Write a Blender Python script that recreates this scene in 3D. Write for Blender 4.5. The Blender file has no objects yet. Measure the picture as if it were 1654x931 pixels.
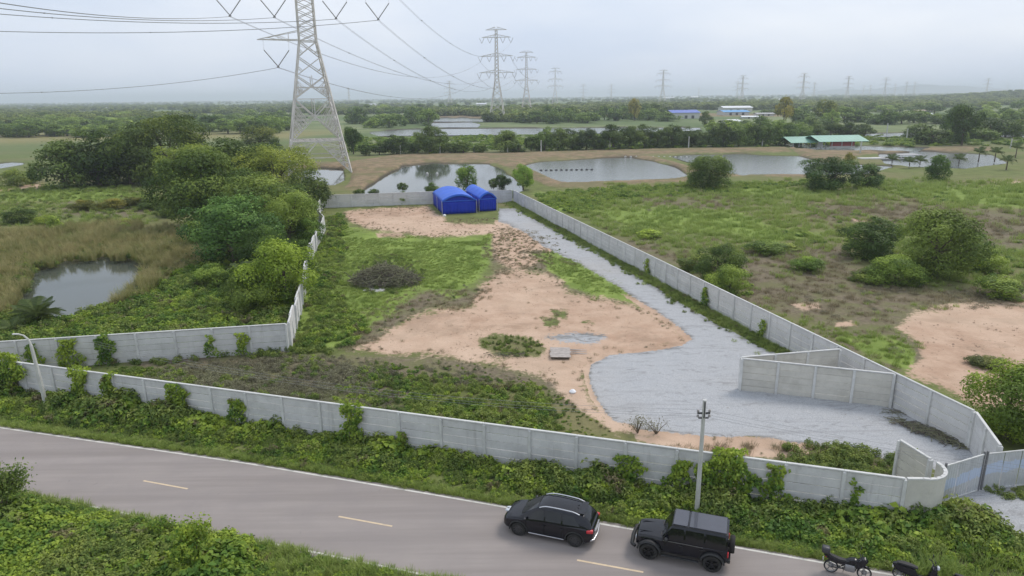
import bpy, bmesh, math, random
import numpy as np
from mathutils import Vector, Matrix, Euler

# ------------------------------------------------------------------ camera, world, sun, exposure
SC = bpy.context.scene
COL = SC.collection
CAM_H, FPX, PITCH, ROLL = 20.5, 1100.0, math.atan(309 / 1100), math.radians(-0.65)
cam_data = bpy.data.cameras.new('camera')
cam = bpy.data.objects.new('camera', cam_data)
COL.objects.link(cam)
cam_data.sensor_width = 36.0
cam_data.lens = FPX / 1654 * 36.0
cam_data.clip_start = 0.5
cam_data.clip_end = 60000
CAM_R = (Euler((math.pi / 2 - PITCH, 0, 0)).to_matrix() @ Matrix.Rotation(ROLL, 3, 'Z'))
cam.matrix_world = Matrix.Translation((0, 0, CAM_H)) @ CAM_R.to_4x4()
SC.camera = cam
MR = np.array(CAM_R)

SUN_EL, SUN_AZ = math.radians(52), math.radians(50)   # azimuth clockwise from +Y (north)
world = bpy.data.worlds.new('World')
SC.world = world
world.use_nodes = True
wn, wl = world.node_tree.nodes, world.node_tree.links
wn.clear()
w_out = wn.new('ShaderNodeOutputWorld')
w_bg = wn.new('ShaderNodeBackground')
w_bg.inputs['Strength'].default_value = 0.1
w_sky = wn.new('ShaderNodeTexSky')
w_sky.sky_type = 'NISHITA'
w_sky.sun_disc = False
w_sky.sun_elevation = SUN_EL
w_sky.sun_rotation = SUN_AZ
w_sky.dust_density = 3.0
w_co = wn.new('ShaderNodeTexCoord')
w_map = wn.new('ShaderNodeMapping')
w_map.inputs['Scale'].default_value = (1.6, 1.6, 5.0)
w_noise = wn.new('ShaderNodeTexNoise')
w_noise.inputs['Scale'].default_value = 1.3
w_noise.inputs['Detail'].default_value = 5
w_noise.inputs['Roughness'].default_value = 0.5
w_ramp = wn.new('ShaderNodeValToRGB')
w_ramp.color_ramp.elements[0].position = 0.36
w_ramp.color_ramp.elements[0].color = (0.565, 0.645, 0.785, 1)
w_ramp.color_ramp.elements[1].position = 0.66
w_ramp.color_ramp.elements[1].color = (0.76, 0.80, 0.87, 1)
w_gain = wn.new('ShaderNodeVectorMath')
w_gain.operation = 'SCALE'
w_gain.inputs['Scale'].default_value = 10.4
w_mix = wn.new('ShaderNodeMixRGB')
w_mix.inputs['Fac'].default_value = 0.88
wl.new(w_co.outputs['Generated'], w_map.inputs['Vector'])
wl.new(w_map.outputs['Vector'], w_noise.inputs['Vector'])
wl.new(w_noise.outputs['Fac'], w_ramp.inputs['Fac'])
wl.new(w_ramp.outputs['Color'], w_gain.inputs[0])
wl.new(w_sky.outputs['Color'], w_mix.inputs['Color1'])
wl.new(w_gain.outputs['Vector'], w_mix.inputs['Color2'])
wl.new(w_mix.outputs['Color'], w_bg.inputs['Color'])
wl.new(w_bg.outputs['Background'], w_out.inputs['Surface'])

sun_data = bpy.data.lights.new('sun', 'SUN')
sun_data.energy = 1.5
sun_data.angle = math.radians(22)
sun_data.color = (1.0, 0.92, 0.82)
sun = bpy.data.objects.new('sun', sun_data)
COL.objects.link(sun)
sdir = Vector((math.sin(SUN_AZ) * math.cos(SUN_EL), math.cos(SUN_AZ) * math.cos(SUN_EL), math.sin(SUN_EL)))
sun.rotation_euler = sdir.to_track_quat('Z', 'Y').to_euler()
sun.location = (0, 0, 60)

SC.view_settings.view_transform = 'Standard'
SC.view_settings.look = 'None'
SC.view_settings.exposure = 0.28
SC.view_settings.gamma = 1.0
SC.cycles.use_denoising = True
SC.cycles.max_bounces = 7
SC.cycles.diffuse_bounces = 3
SC.cycles.volume_bounces = 1
SC.cycles.transparent_max_bounces = 8

rnd = random.Random(7)
RNG = np.random.default_rng(11)

# ------------------------------------------------------------------ where a picture point lies on the ground
def G(px, py, z=0.0):
    d = MR @ np.array([(px - 827) / FPX, -(py - 465.5) / FPX, -1.0])
    t = (z - CAM_H) / d[2]
    return Vector((d[0] * t, d[1] * t, z))

def proj(X, Y, Z=0.0):
    X = np.asarray(X, float); Y = np.asarray(Y, float)
    d = np.stack([X, Y, np.zeros_like(X) + Z - CAM_H], -1) @ MR
    w = np.maximum(-d[..., 2], 1e-3)
    px = 827 + FPX * d[..., 0] / w
    py = 465.5 - FPX * d[..., 1] / w
    bad = d[..., 2] > -3.0
    return np.where(bad, 5000.0, px), np.where(bad, 5000.0, py)

def zdepth(p):
    d = np.array([p[0], p[1], p[2] - CAM_H]) @ MR
    return -d[2]

# ------------------------------------------------------------------ objects, parts, labels
def tag(o, label=None, cat=None, group=None, kind=None):
    if label: o['label'] = label
    if cat: o['category'] = cat
    if group: o['group'] = group
    if kind: o['kind'] = kind
    return o

def thing(name, loc, label, cat, group=None, rz=0.0):
    o = bpy.data.objects.new(name, None)
    o.empty_display_size = 0.3
    COL.objects.link(o)
    o.location = loc
    o.rotation_euler = (0, 0, rz)
    return tag(o, label, cat, group)

def link(name, me, mat=None, parent=None):
    if mat is not None and len(me.materials) == 0:
        me.materials.append(mat)
    o = bpy.data.objects.new(name, me)
    COL.objects.link(o)
    if parent is not None:
        o.parent = parent
    return o

def copy_tree(o, parent=None):
    c = o.copy()
    COL.objects.link(c)
    if parent is not None:
        c.parent = parent
    for ch in [x for x in KIDS.get(o.name, [])]:
        copy_tree(ch, c)
    return c
KIDS = {}

def snapshot(root):
    def rec(o):
        KIDS[o.name] = list(o.children)
        for c in o.children: rec(c)
    rec(root)

def smooth(o, ang=35):
    me = o.data
    me.polygons.foreach_set('use_smooth', [True] * len(me.polygons))
    me.set_sharp_from_angle(angle=math.radians(ang))
    return o

class MB:
    def __init__(s):
        s.v, s.f = [], []
    def add(s, vs, fs):
        n = len(s.v)
        s.v += [tuple(v) for v in vs]
        s.f += [tuple(i + n for i in f) for f in fs]
        return s
    def box(s, c, size, M=None, bev=0.0):
        cx, cy, cz = c; x, y, z = size[0] / 2, size[1] / 2, size[2] / 2
        if bev <= 0:
            vs = [Vector((cx + i * x, cy + j * y, cz + k * z)) for i in (-1, 1) for j in (-1, 1) for k in (-1, 1)]
            fs = [(0, 1, 3, 2), (4, 6, 7, 5), (0, 4, 5, 1), (2, 3, 7, 6), (0, 2, 6, 4), (1, 5, 7, 3)]
        else:
            bm = bmesh.new()
            bmesh.ops.create_cube(bm, size=1.0)
            for v in bm.verts: v.co = Vector((v.co.x * 2 * x, v.co.y * 2 * y, v.co.z * 2 * z))
            bmesh.ops.bevel(bm, geom=bm.edges[:], offset=bev, segments=2 if bev > 0.03 else 1, affect='EDGES', profile=0.5)
            vs = [v.co + Vector(c) for v in bm.verts]
            bm.verts.index_update()
            fs = [tuple(v.index for v in f.verts) for f in bm.faces]
            bm.free()
        if M is not None: vs = [M @ v for v in vs]
        return s.add(vs, fs)
    def bar(s, a, b, w, h=None):
        a, b = Vector(a), Vector(b)
        d = b - a; L = d.length
        if L < 1e-6: return s
        q = d.to_track_quat('X', 'Z').to_matrix().to_4x4()
        return s.box((L / 2, 0, 0), (L, w, h or w), Matrix.Translation(a) @ q)
    def tube(s, pts, r, n=6, cap=True):
        pts = [Vector(p) for p in pts]
        rs = r if isinstance(r, (list, tuple)) else [r] * len(pts)
        rings = []
        up = Vector((0, 0, 1))
        for i, p in enumerate(pts):
            t = (pts[min(i + 1, len(pts) - 1)] - pts[max(i - 1, 0)]).normalized()
            a = t.cross(up)
            if a.length < 0.05: a = t.cross(Vector((1, 0, 0)))
            a.normalize(); b = a.cross(t)
            rings.append([p + (a * math.cos(2 * math.pi * k / n) + b * math.sin(2 * math.pi * k / n)) * rs[i] for k in range(n)])
        vs = [v for rg in rings for v in rg]
        fs = []
        for i in range(len(pts) - 1):
            for k in range(n):
                a, b = i * n + k, i * n + (k + 1) % n
                fs.append((a, b, b + n, a + n))
        if cap:
            fs.append(tuple(reversed(range(n))))
            fs.append(tuple((len(pts) - 1) * n + k for k in range(n)))
        return s.add(vs, fs)
    def lathe(s, prof, n=24, axis='Z', M=None, closed=False):
        vs = []
        for r, h in prof:
            for k in range(n):
                a = 2 * math.pi * k / n
                v = Vector((r * math.cos(a), r * math.sin(a), h)) if axis == 'Z' else Vector((r * math.cos(a), h, r * math.sin(a)))
                vs.append(M @ v if M is not None else v)
        m = len(prof)
        fs = []
        for i in range(m if closed else m - 1):
            j = (i + 1) % m
            for k in range(n):
                f = (i * n + k, i * n + (k + 1) % n, j * n + (k + 1) % n, j * n + k)
                fs.append(f)
        return s.add(vs, fs)
    def mesh(s, name):
        me = bpy.data.meshes.new(name)
        me.from_pydata(s.v, [], s.f)
        bm = bmesh.new(); bm.from_mesh(me)
        bmesh.ops.recalc_face_normals(bm, faces=bm.faces[:])
        bm.to_mesh(me); bm.free()
        me.update()
        return me
    def build(s, name, mat, parent=None, sm=None):
        o = link(name, s.mesh(name), mat, parent)
        if sm: smooth(o, sm)
        return o

# ------------------------------------------------------------------ materials
def nd(nt, t, **kw):
    n = nt.nodes.new(t)
    for k, v in kw.items():
        setattr(n, k, v)
    return n

def new_mat(name):
    m = bpy.data.materials.new(name)
    m.use_nodes = True
    nt = m.node_tree
    return m, nt, nt.nodes['Principled BSDF']

def mixc(nt, fac, a, b, mode='MIX'):
    n = nd(nt, 'ShaderNodeMixRGB', blend_type=mode)
    for sock, v in ((n.inputs['Fac'], fac), (n.inputs['Color1'], a), (n.inputs['Color2'], b)):
        if isinstance(v, (int, float)): sock.default_value = v
        elif isinstance(v, tuple): sock.default_value = (v[0], v[1], v[2], 1)
        else: nt.links.new(v, sock)
    return n.outputs['Color']

def noise(nt, scale, detail=4, rough=0.55, coord=None, dist=0.0):
    n = nd(nt, 'ShaderNodeTexNoise')
    n.inputs['Scale'].default_value = scale
    n.inputs['Detail'].default_value = detail
    n.inputs['Roughness'].default_value = rough
    n.inputs['Distortion'].default_value = dist
    if coord is not None: nt.links.new(coord, n.inputs['Vector'])
    return n.outputs['Fac']

def mrange(nt, v, a, b, c=0.0, d=1.0, smoothstep=True):
    n = nd(nt, 'ShaderNodeMapRange')
    if smoothstep: n.interpolation_type = 'SMOOTHSTEP'
    n.inputs['From Min'].default_value = a; n.inputs['From Max'].default_value = b
    n.inputs['To Min'].default_value = c; n.inputs['To Max'].default_value = d
    nt.links.new(v, n.inputs['Value'])
    return n.outputs['Result']

def mth(nt, op, a, b=None):
    n = nd(nt, 'ShaderNodeMath', operation=op)
    for i, v in enumerate((a, b)):
        if v is None: continue
        if isinstance(v, (int, float)): n.inputs[i].default_value = v
        else: nt.links.new(v, n.inputs[i])
    return n.outputs[0]

def bump(nt, h, strength, dist, bsdf):
    b = nd(nt, 'ShaderNodeBump')
    b.inputs['Strength'].default_value = strength
    b.inputs['Distance'].default_value = dist
    nt.links.new(h, b.inputs['Height'])
    nt.links.new(b.outputs['Normal'], bsdf.inputs['Normal'])

def plain(name, col, rough=0.6, metal=0.0, var=0.12, scale=3.0, bmp=0.0, spec=0.5, objvar=0.0, dark=None, coat=0.0):
    m, nt, bs = new_mat(name)
    geo = nd(nt, 'ShaderNodeNewGeometry')
    n1 = noise(nt, scale, 5, 0.6, geo.outputs['Position'])
    n2 = noise(nt, scale * 9, 3, 0.6, geo.outputs['Position'])
    f = mrange(nt, mth(nt, 'ADD', mth(nt, 'MULTIPLY', n1, 0.7), mth(nt, 'MULTIPLY', n2, 0.3)), 0.3, 0.7)
    c = mixc(nt, f, tuple(x * (1 - var) for x in col), tuple(min(1, x * (1 + var)) for x in col))
    if dark is not None:
        n3 = noise(nt, scale * 0.6, 6, 0.65, geo.outputs['Position'])
        c = mixc(nt, mrange(nt, n3, 0.52, 0.72, 0, 0.75), c, dark)
    if objvar:
        oi = nd(nt, 'ShaderNodeObjectInfo')
        v = mrange(nt, oi.outputs['Random'], 0, 1, 1 - objvar, 1 + objvar, False)
        vm = nd(nt, 'ShaderNodeVectorMath', operation='SCALE')
        nt.links.new(c, vm.inputs[0]); nt.links.new(v, vm.inputs['Scale'])
        c = vm.outputs['Vector']
    nt.links.new(c, bs.inputs['Base Color'])
    bs.inputs['Roughness'].default_value = rough
    bs.inputs['Metallic'].default_value = metal
    bs.inputs['Specular IOR Level'].default_value = spec
    bs.inputs['Coat Weight'].default_value = coat
    if bmp: bump(nt, n2, bmp, 0.02, bs)
    return m

def leaf_mat(name, c1, c2, c3, objcol=False, patch=0.35, dead=None, dead_amt=0.0, pscale=0.25):
    """leaf colour runs c1..c2..c3 over the leaf's own tint, with slow patches of lighter and yellower growth"""
    m, nt, bs = new_mat(name)
    geo = nd(nt, 'ShaderNodeNewGeometry')
    at = nd(nt, 'ShaderNodeAttribute', attribute_name='tint')
    oi = nd(nt, 'ShaderNodeObjectInfo')
    n = noise(nt, pscale, 3, 0.6, geo.outputs['Position'])
    n1 = noise(nt, pscale * 5.0, 3, 0.6, geo.outputs['Position'])
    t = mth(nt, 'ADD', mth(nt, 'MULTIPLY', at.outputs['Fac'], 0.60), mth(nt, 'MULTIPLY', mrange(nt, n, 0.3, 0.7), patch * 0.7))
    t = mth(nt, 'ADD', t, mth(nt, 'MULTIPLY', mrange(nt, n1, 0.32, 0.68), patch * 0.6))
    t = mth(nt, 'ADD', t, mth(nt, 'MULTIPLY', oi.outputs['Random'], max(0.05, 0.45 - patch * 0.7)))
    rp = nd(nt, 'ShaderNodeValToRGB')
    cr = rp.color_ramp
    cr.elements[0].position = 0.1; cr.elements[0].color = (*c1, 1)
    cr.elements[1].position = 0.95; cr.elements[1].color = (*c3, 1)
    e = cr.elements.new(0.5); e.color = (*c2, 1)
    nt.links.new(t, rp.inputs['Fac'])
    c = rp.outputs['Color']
    if dead is not None:
        n2 = noise(nt, pscale * 2.3, 4, 0.6, geo.outputs['Position'])
        c = mixc(nt, mrange(nt, n2, 0.62 - dead_amt * 0.3, 0.70 - dead_amt * 0.3), c, dead)
    if objcol:
        c = mixc(nt, 1.0, c, oi.outputs['Color'], 'MULTIPLY')
    nt.links.new(c, bs.inputs['Base Color'])
    bs.inputs['Roughness'].default_value = 0.55
    bs.inputs['Specular IOR Level'].default_value = 0.25
    tr = nd(nt, 'ShaderNodeBsdfTranslucent')
    nt.links.new(c, tr.inputs['Color'])
    mx = nd(nt, 'ShaderNodeMixShader')
    mx.inputs['Fac'].default_value = 0.3
    nt.links.new(bs.outputs[0], mx.inputs[1]); nt.links.new(tr.outputs[0], mx.inputs[2])
    nt.links.new(mx.outputs[0], nt.nodes['Material Output'].inputs['Surface'])
    return m

M_CONC = plain('wall_concrete', (0.60, 0.595, 0.585), 0.85, var=0.10, scale=1.2, bmp=0.3, objvar=0.06, dark=(0.50, 0.495, 0.48))
_nt = M_CONC.node_tree; _bs = _nt.nodes['Principled BSDF']
_g = nd(_nt, 'ShaderNodeNewGeometry'); _mp = nd(_nt, 'ShaderNodeMapping'); _mp.inputs['Scale'].default_value = (2.2, 2.2, .22)
_nt.links.new(_g.outputs['Position'], _mp.inputs['Vector'])
_src = _bs.inputs['Base Color'].links[0].from_socket
_c = mixc(_nt, mrange(_nt, noise(_nt, 1.4, 5, .65, _mp.outputs[0]), .54, .76, 0, .55), _src, (0.36, 0.35, 0.33))
_c = mixc(_nt, mrange(_nt, noise(_nt, .25, 4, .6, _g.outputs['Position']), .45, .65, 0, .45), _c, (0.68, 0.665, 0.64))
_nt.links.new(_c, _bs.inputs['Base Color'])
M_POST = plain('post_concrete', (0.60, 0.60, 0.58), 0.85, var=0.12, scale=2, bmp=0.3, objvar=0.06)
M_POLE = plain('pole_concrete', (0.52, 0.52, 0.48), 0.8, var=0.1, scale=1.5)
M_CREAM = plain('cream_concrete', (0.58, 0.56, 0.50), 0.85, var=0.08, scale=1.5, bmp=0.3, objvar=0.05, dark=(0.48, 0.46, 0.40))
M_STEEL = plain('galvanised_steel', (0.66, 0.62, 0.57), 0.6, metal=0.0, var=0.15, scale=0.5)
M_WIRE = plain('conductor', (0.30, 0.30, 0.31), 0.6, var=0.05)
M_CERAM = plain('insulator', (0.30, 0.28, 0.27), 0.4)
M_BARK = plain('bark', (0.12, 0.095, 0.07), 0.9, var=0.25, scale=4, bmp=0.4)
M_DEADWOOD = plain('dead_wood', (0.13, 0.11, 0.085), 0.9, var=0.35, scale=2)
M_TWIG = plain('olive_twigs', (0.20, 0.20, 0.12), 0.9, var=0.3, scale=2)
M_GREYWOOD = plain('grey_wood', (0.40, 0.36, 0.33), 0.85, var=0.2, scale=3)

L_TREE = leaf_mat('tree_leaves', (0.026, 0.044, 0.014), (0.110, 0.165, 0.044), (0.390, 0.450, 0.120), True, patch=0.15)
L_VINE = leaf_mat('vine_leaves', (0.026, 0.070, 0.014), (0.108, 0.210, 0.032), (0.370, 0.470, 0.060), patch=0.5, pscale=0.30, dead=(0.22, 0.205, 0.085), dead_amt=0.02)
L_WEED = leaf_mat('weed_leaves', (0.045, 0.085, 0.022), (0.135, 0.205, 0.045), (0.310, 0.375, 0.085), patch=0.45, pscale=0.3, dead=(0.21, 0.185, 0.10), dead_amt=0.15)
L_DULL = leaf_mat('dull_weeds', (0.095, 0.092, 0.058), (0.215, 0.200, 0.130), (0.310, 0.315, 0.180), patch=0.4, pscale=0.3)
L_GRASS = leaf_mat('grass_blades', (0.160, 0.235, 0.050), (0.270, 0.365, 0.080), (0.380, 0.450, 0.130), patch=0.5, pscale=0.12)
L_REED = leaf_mat('reed_blades', (0.130, 0.165, 0.045), (0.260, 0.275, 0.090), (0.440, 0.380, 0.180), patch=0.5, pscale=0.10)
L_DRY = leaf_mat('dry_grass', (0.17, 0.145, 0.085), (0.27, 0.225, 0.140), (0.36, 0.31, 0.19), patch=0.4, pscale=0.3)
L_PALM = leaf_mat('palm_leaves', (0.045, 0.075, 0.022), (0.095, 0.140, 0.040), (0.160, 0.200, 0.070), patch=0.2)

# ------------------------------------------------------------------ fast leaf meshes
def mesh_np(name, V, quads, tint=None, mat=None):
    me = bpy.data.meshes.new(name)
    V = np.asarray(V, np.float32); q = np.asarray(quads, np.int32)
    k = q.shape[1]
    me.vertices.add(len(V)); me.vertices.foreach_set('co', V.ravel())
    me.loops.add(q.size); me.loops.foreach_set('vertex_index', q.ravel())
    me.polygons.add(len(q)); me.polygons.foreach_set('loop_start', np.arange(0, q.size, k, dtype=np.int32))
    if tint is not None:
        a = me.attributes.new('tint', 'FLOAT', 'POINT')
        a.data.foreach_set('value', np.asarray(tint, np.float32))
    me.update(calc_edges=True)
    if mat is not None: me.materials.append(mat)
    return me

def unit(v):
    return v / np.maximum(np.linalg.norm(v, axis=-1, keepdims=True), 1e-6)

def leaf_quads(P, N, size, asp, rng, droop=0.15):
    n = len(P)
    N = unit(N)
    t = unit(np.cross(N, rng.normal(size=(n, 3))))
    b = np.cross(N, t)
    s = (size * rng.uniform(0.6, 1.35, n))[:, None]
    p0 = P - t * s * 0.5
    p2 = P + t * s * 0.5
    p2[:, 2] -= (s * droop)[:, 0]
    p1 = P + b * s * asp * 0.5 + N * s * 0.12
    p3 = P - b * s * asp * 0.5 + N * s * 0.12
    V = np.stack([p0, p1, p2, p3], 1).reshape(-1, 3)
    Q = np.arange(4 * n).reshape(n, 4)
    return V, Q

def clump_mesh(name, mat, n, r, h, leaf, asp, seed, lumps=7, stalk=0.0):
    """a low mound of leaves, in lumps, lighter leaves on some sprays"""
    rng = np.random.default_rng(seed)
    a = rng.uniform(0, 2 * np.pi, lumps); d = r * 0.75 * np.sqrt(rng.uniform(0, 1, lumps))
    C = np.stack([d * np.cos(a), d * np.sin(a), h * rng.uniform(0.15, 0.7, lumps) * (1 - 0.5 * d / r)], 1)
    R = rng.uniform(0.28, 0.5, lumps) * r
    T = rng.uniform(0, 1, lumps)
    k = rng.integers(0, lumps, n)
    dirs = unit(rng.normal(size=(n, 3)) * [1, 1, 0.9] + [0, 0, 0.45])
    rad = R[k] * rng.uniform(0.6, 1.08, n)
    P = C[k] + dirs * rad[:, None] * [1, 1, h / r * 0.9 + 0.1]
    P[:, 2] = np.maximum(P[:, 2], 0.02 * h)
    N = dirs * 0.8 + rng.normal(size=(n, 3)) * 0.38 + [0, 0, 0.4]
    V, Q = leaf_quads(P, N, leaf, asp, rng)
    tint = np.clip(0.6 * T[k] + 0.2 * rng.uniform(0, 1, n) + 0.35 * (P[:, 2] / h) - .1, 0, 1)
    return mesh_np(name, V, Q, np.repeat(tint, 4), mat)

def tuft_mesh(name, mat, n, r, h, w, seed, lean=0.45, curve=0.35):
    rng = np.random.default_rng(seed)
    a = rng.uniform(0, 2 * np.pi, n); d = r * np.sqrt(rng.uniform(0, 1, n))
    B = np.stack([d * np.cos(a), d * np.sin(a), np.zeros(n)], 1)
    L = unit(np.stack([np.cos(a), np.sin(a), np.zeros(n)], 1) + rng.normal(size=(n, 3)) * [0.7, 0.7, 0])
    hh = h * rng.uniform(0.5, 1.1, n)
    S = np.stack([-L[:, 1], L[:, 0], np.zeros(n)], 1)
    ws = w * rng.uniform(0.7, 1.3, n)
    le = lean * rng.uniform(0.2, 1.2, n)
    mid = B + L * (hh * le * 0.35)[:, None] + np.stack([np.zeros(n), np.zeros(n), hh * 0.6], 1)
    tip = B + L * (hh * (le + curve * 0.5))[:, None] + np.stack([np.zeros(n), np.zeros(n), hh], 1)
    V = np.stack([B - S * ws[:, None] / 2, B + S * ws[:, None] / 2, mid + S * ws[:, None] * .45, tip + S * ws[:, None] * .1, tip - S * ws[:, None] * .1, mid - S * ws[:, None] * .45], 1).reshape(-1, 3)
    i = np.arange(n)[:, None] * 6
    Q = np.concatenate([i + [0, 1, 2, 5], i + [5, 2, 3, 4]], 0)
    tint = np.repeat(np.clip(rng.uniform(0, 1, n), 0, 1), 6)
    tint += np.tile([-0.15, -0.15, 0, 0.15, 0.15, 0], n)
    return mesh_np(name, V, Q, np.clip(tint, 0, 1), mat)

# ------------------------------------------------------------------ polygons drawn on the ground (authoring aid)
def sdist(px, py, poly):
    """signed distance in picture units to a ground outline, + inside"""
    P = np.asarray(poly, float)
    inside = np.zeros(px.shape, bool)
    d2 = np.full(px.shape, 1e12)
    n = len(P)
    for i in range(n):
        ax, ay = P[i]; bx, by = P[(i + 1) % n]
        ex, ey = bx - ax, by - ay
        t = np.clip(((px - ax) * ex + (py - ay) * ey) / max(ex * ex + ey * ey, 1e-9), 0, 1)
        d2 = np.minimum(d2, (px - ax - t * ex) ** 2 + (py - ay - t * ey) ** 2)
        c = ((ay > py) != (by > py))
        xi = ax + (py - ay) * ex / (ey if abs(ey) > 1e-9 else 1e-9)
        inside ^= (c & (px < xi))
    d = np.sqrt(d2)
    return np.where(inside, d, -d)

POND = {
    'near': [(20, 500), (34, 470), (52, 455), (60, 436), (88, 430), (100, 424), (150, 424), (165, 418), (215, 419), (238, 428), (226, 447), (205, 466), (186, 474), (160, 492), (132, 498), (112, 512), (60, 508)],
    'tower': [(478, 277), (520, 271), (553, 274), (556, 290), (540, 297), (480, 297)],
    'left': [(576, 322), (584, 308), (606, 294), (650, 268), (700, 264), (790, 265), (812, 275), (840, 296), (846, 306), (815, 314), (700, 322)],
    'middle': [(846, 268), (870, 261), (960, 256), (1020, 254), (1055, 260), (1096, 272), (1108, 282), (1085, 288), (1010, 291), (920, 294), (885, 286)],
    'right': [(1085, 252), (1110, 250), (1200, 249), (1290, 252), (1330, 262), (1440, 268), (1400, 279), (1200, 281), (1160, 275), (1125, 264)],
    'far right': [(1420, 248), (1500, 245), (1600, 250), (1625, 262), (1560, 270), (1470, 268), (1430, 262)],
    'grey': [(1270, 232), (1500, 238), (1480, 244), (1290, 240)],
    'strip': [(597, 213), (660, 209), (730, 208), (900, 207), (1000, 206), (1130, 206), (1132, 210), (1000, 214), (900, 216), (720, 218), (610, 219)],
    'narrow a': [(694, 192), (745, 191), (790, 193), (785, 196), (700, 196)],
    'narrow b': [(694, 199), (760, 198), (775, 201), (770, 205), (700, 205)],
    'right strip': [(1395, 216), (1480, 214), (1500, 218), (1400, 221)],
    'right strip b': [(1585, 212), (1654, 210), (1700, 213), (1654, 219), (1590, 219)],
    'pale left': [(-20, 266), (20, 262), (40, 262), (34, 265), (0, 270), (-20, 270)],
}
DIRT = [
    (6, [(556, 343), (600, 337), (690, 334), (712, 350), (730, 355), (780, 360), (830, 363), (850, 372), (800, 378), (760, 380), (700, 384), (650, 376), (590, 368), (562, 356)]),
    (5, [(608, 378), (650, 377), (655, 383), (612, 384)]),
    (9, [(795, 372), (840, 372), (870, 392), (885, 402), (840, 408), (880, 420), (850, 432), (830, 436), (800, 420), (795, 395)]),
    (15, [(775, 465), (800, 445), (835, 436), (885, 445), (905, 455), (915, 470), (960, 482), (1010, 490), (1050, 505), (1090, 530), (1118, 552), (1060, 568), (990, 575), (955, 585), (940, 610), (955, 650), (975, 672), (1030, 697), (1000, 700), (930, 660), (880, 610), (840, 598), (780, 588), (700, 574), (640, 574), (575, 566), (615, 545), (650, 520), (690, 505), (760, 495)]),
    (8, [(1025, 702), (1100, 705), (1180, 712), (1250, 714), (1310, 722), (1300, 738), (1200, 735), (1090, 724), (1030, 715)]),
    (14, [(1478, 505), (1560, 490), (1654, 490), (2100, 500), (2300, 640), (1700, 650), (1640, 665), (1590, 665), (1520, 625), (1465, 605), (1490, 580), (1480, 552), (1450, 530)]),
    (5, [(1275, 492), (1322, 490), (1325, 500), (1300, 503)]),
    (5, [(1350, 522), (1375, 520), (1385, 527), (1350, 528)]),
    (4, [(1375, 354), (1400, 354), (1400, 358), (1378, 358)]),
    (4, [(1600, 293), (1700, 293), (1700, 297), (1610, 297)]),
    (7, [(-60, 305), (70, 296), (68, 304), (0, 312), (-60, 315)]),
]
NODIRT = [
    (11, [(775, 548), (800, 541), (860, 545), (885, 560), (870, 578), (800, 575), (778, 562)]),
    (9, [(872, 515), (900, 512), (905, 530), (885, 535)]),
    (8, [(940, 520), (960, 525), (958, 536), (942, 533)]),
    (9, [(890, 500), (915, 503), (915, 515), (897, 512)]),
    (9, [(720, 358), (740, 352), (800, 352), (805, 358), (760, 362)]),
    (8, [(1565, 580), (1620, 578), (1625, 590), (1570, 592)]),
]
GRAVEL = [
    (7, [(806, 338), (835, 338), (850, 349), (885, 366), (905, 378), (960, 403), (1050, 460), (1140, 515), (1215, 555), (1260, 575), (1300, 590), (1440, 655), (1470, 672), (1513, 700), (1571, 729), (1640, 760), (1640, 790), (1570, 800), (1530, 800), (1521, 775), (1470, 722), (1450, 745), (1340, 724), (1250, 712), (1100, 703), (1030, 696), (985, 675), (960, 640), (950, 610), (955, 590), (985, 576), (1060, 568), (1100, 560), (1118, 550), (1095, 528), (1050, 498), (1010, 472), (940, 430), (880, 400), (840, 372), (805, 358)]),
    (8, [(1530, 790), (1600, 790), (1654, 800), (1800, 780), (1900, 900), (1760, 990), (1654, 900), (1600, 850), (1560, 820)]),
    (17, [(880, 545), (930, 538), (985, 545), (960, 555), (900, 552)]),
    (6, [(590, 462), (615, 460), (620, 470), (600, 474)]),
]
DRY = [
    (14, [(200, 590), (330, 560), (430, 575), (560, 575), (700, 575), (800, 590), (900, 612), (960, 665), (920, 660), (820, 620), (720, 610), (640, 650), (400, 610), (250, 605)]),
    (14, [(620, 480), (680, 470), (780, 470), (800, 440), (770, 400), (800, 370), (890, 375), (930, 425), (900, 445), (860, 440), (830, 440), (760, 495), (690, 500), (640, 530), (600, 560), (560, 570), (560, 530)]),
    (14, [(880, 405), (960, 440), (1040, 485), (1000, 492), (930, 475), (880, 445)]),
    (16, [(930, 375), (1050, 390), (1120, 420), (1230, 400), (1360, 395), (1400, 440), (1480, 470), (1800, 450), (1800, 500), (1480, 505), (1450, 530), (1350, 530), (1220, 500), (1180, 480), (1090, 430), (1000, 405)]),
    (10, [(1040, 320), (1200, 325), (1190, 345), (1050, 340)]),
    (12, [(1310, 330), (1470, 330), (1654, 345), (1900, 350), (1900, 410), (1600, 400), (1560, 360), (1400, 370), (1300, 350)]),
    (8, [(100, 322), (240, 330), (230, 352), (100, 348)]),
    (12, [(1350, 530), (1450, 535), (1500, 560), (1490, 590), (1430, 605), (1380, 575), (1300, 545), (1260, 520)]),
    (8, [(1100, 715), (1350, 725), (1440, 745), (1440, 765), (1200, 740)]),
]
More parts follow.
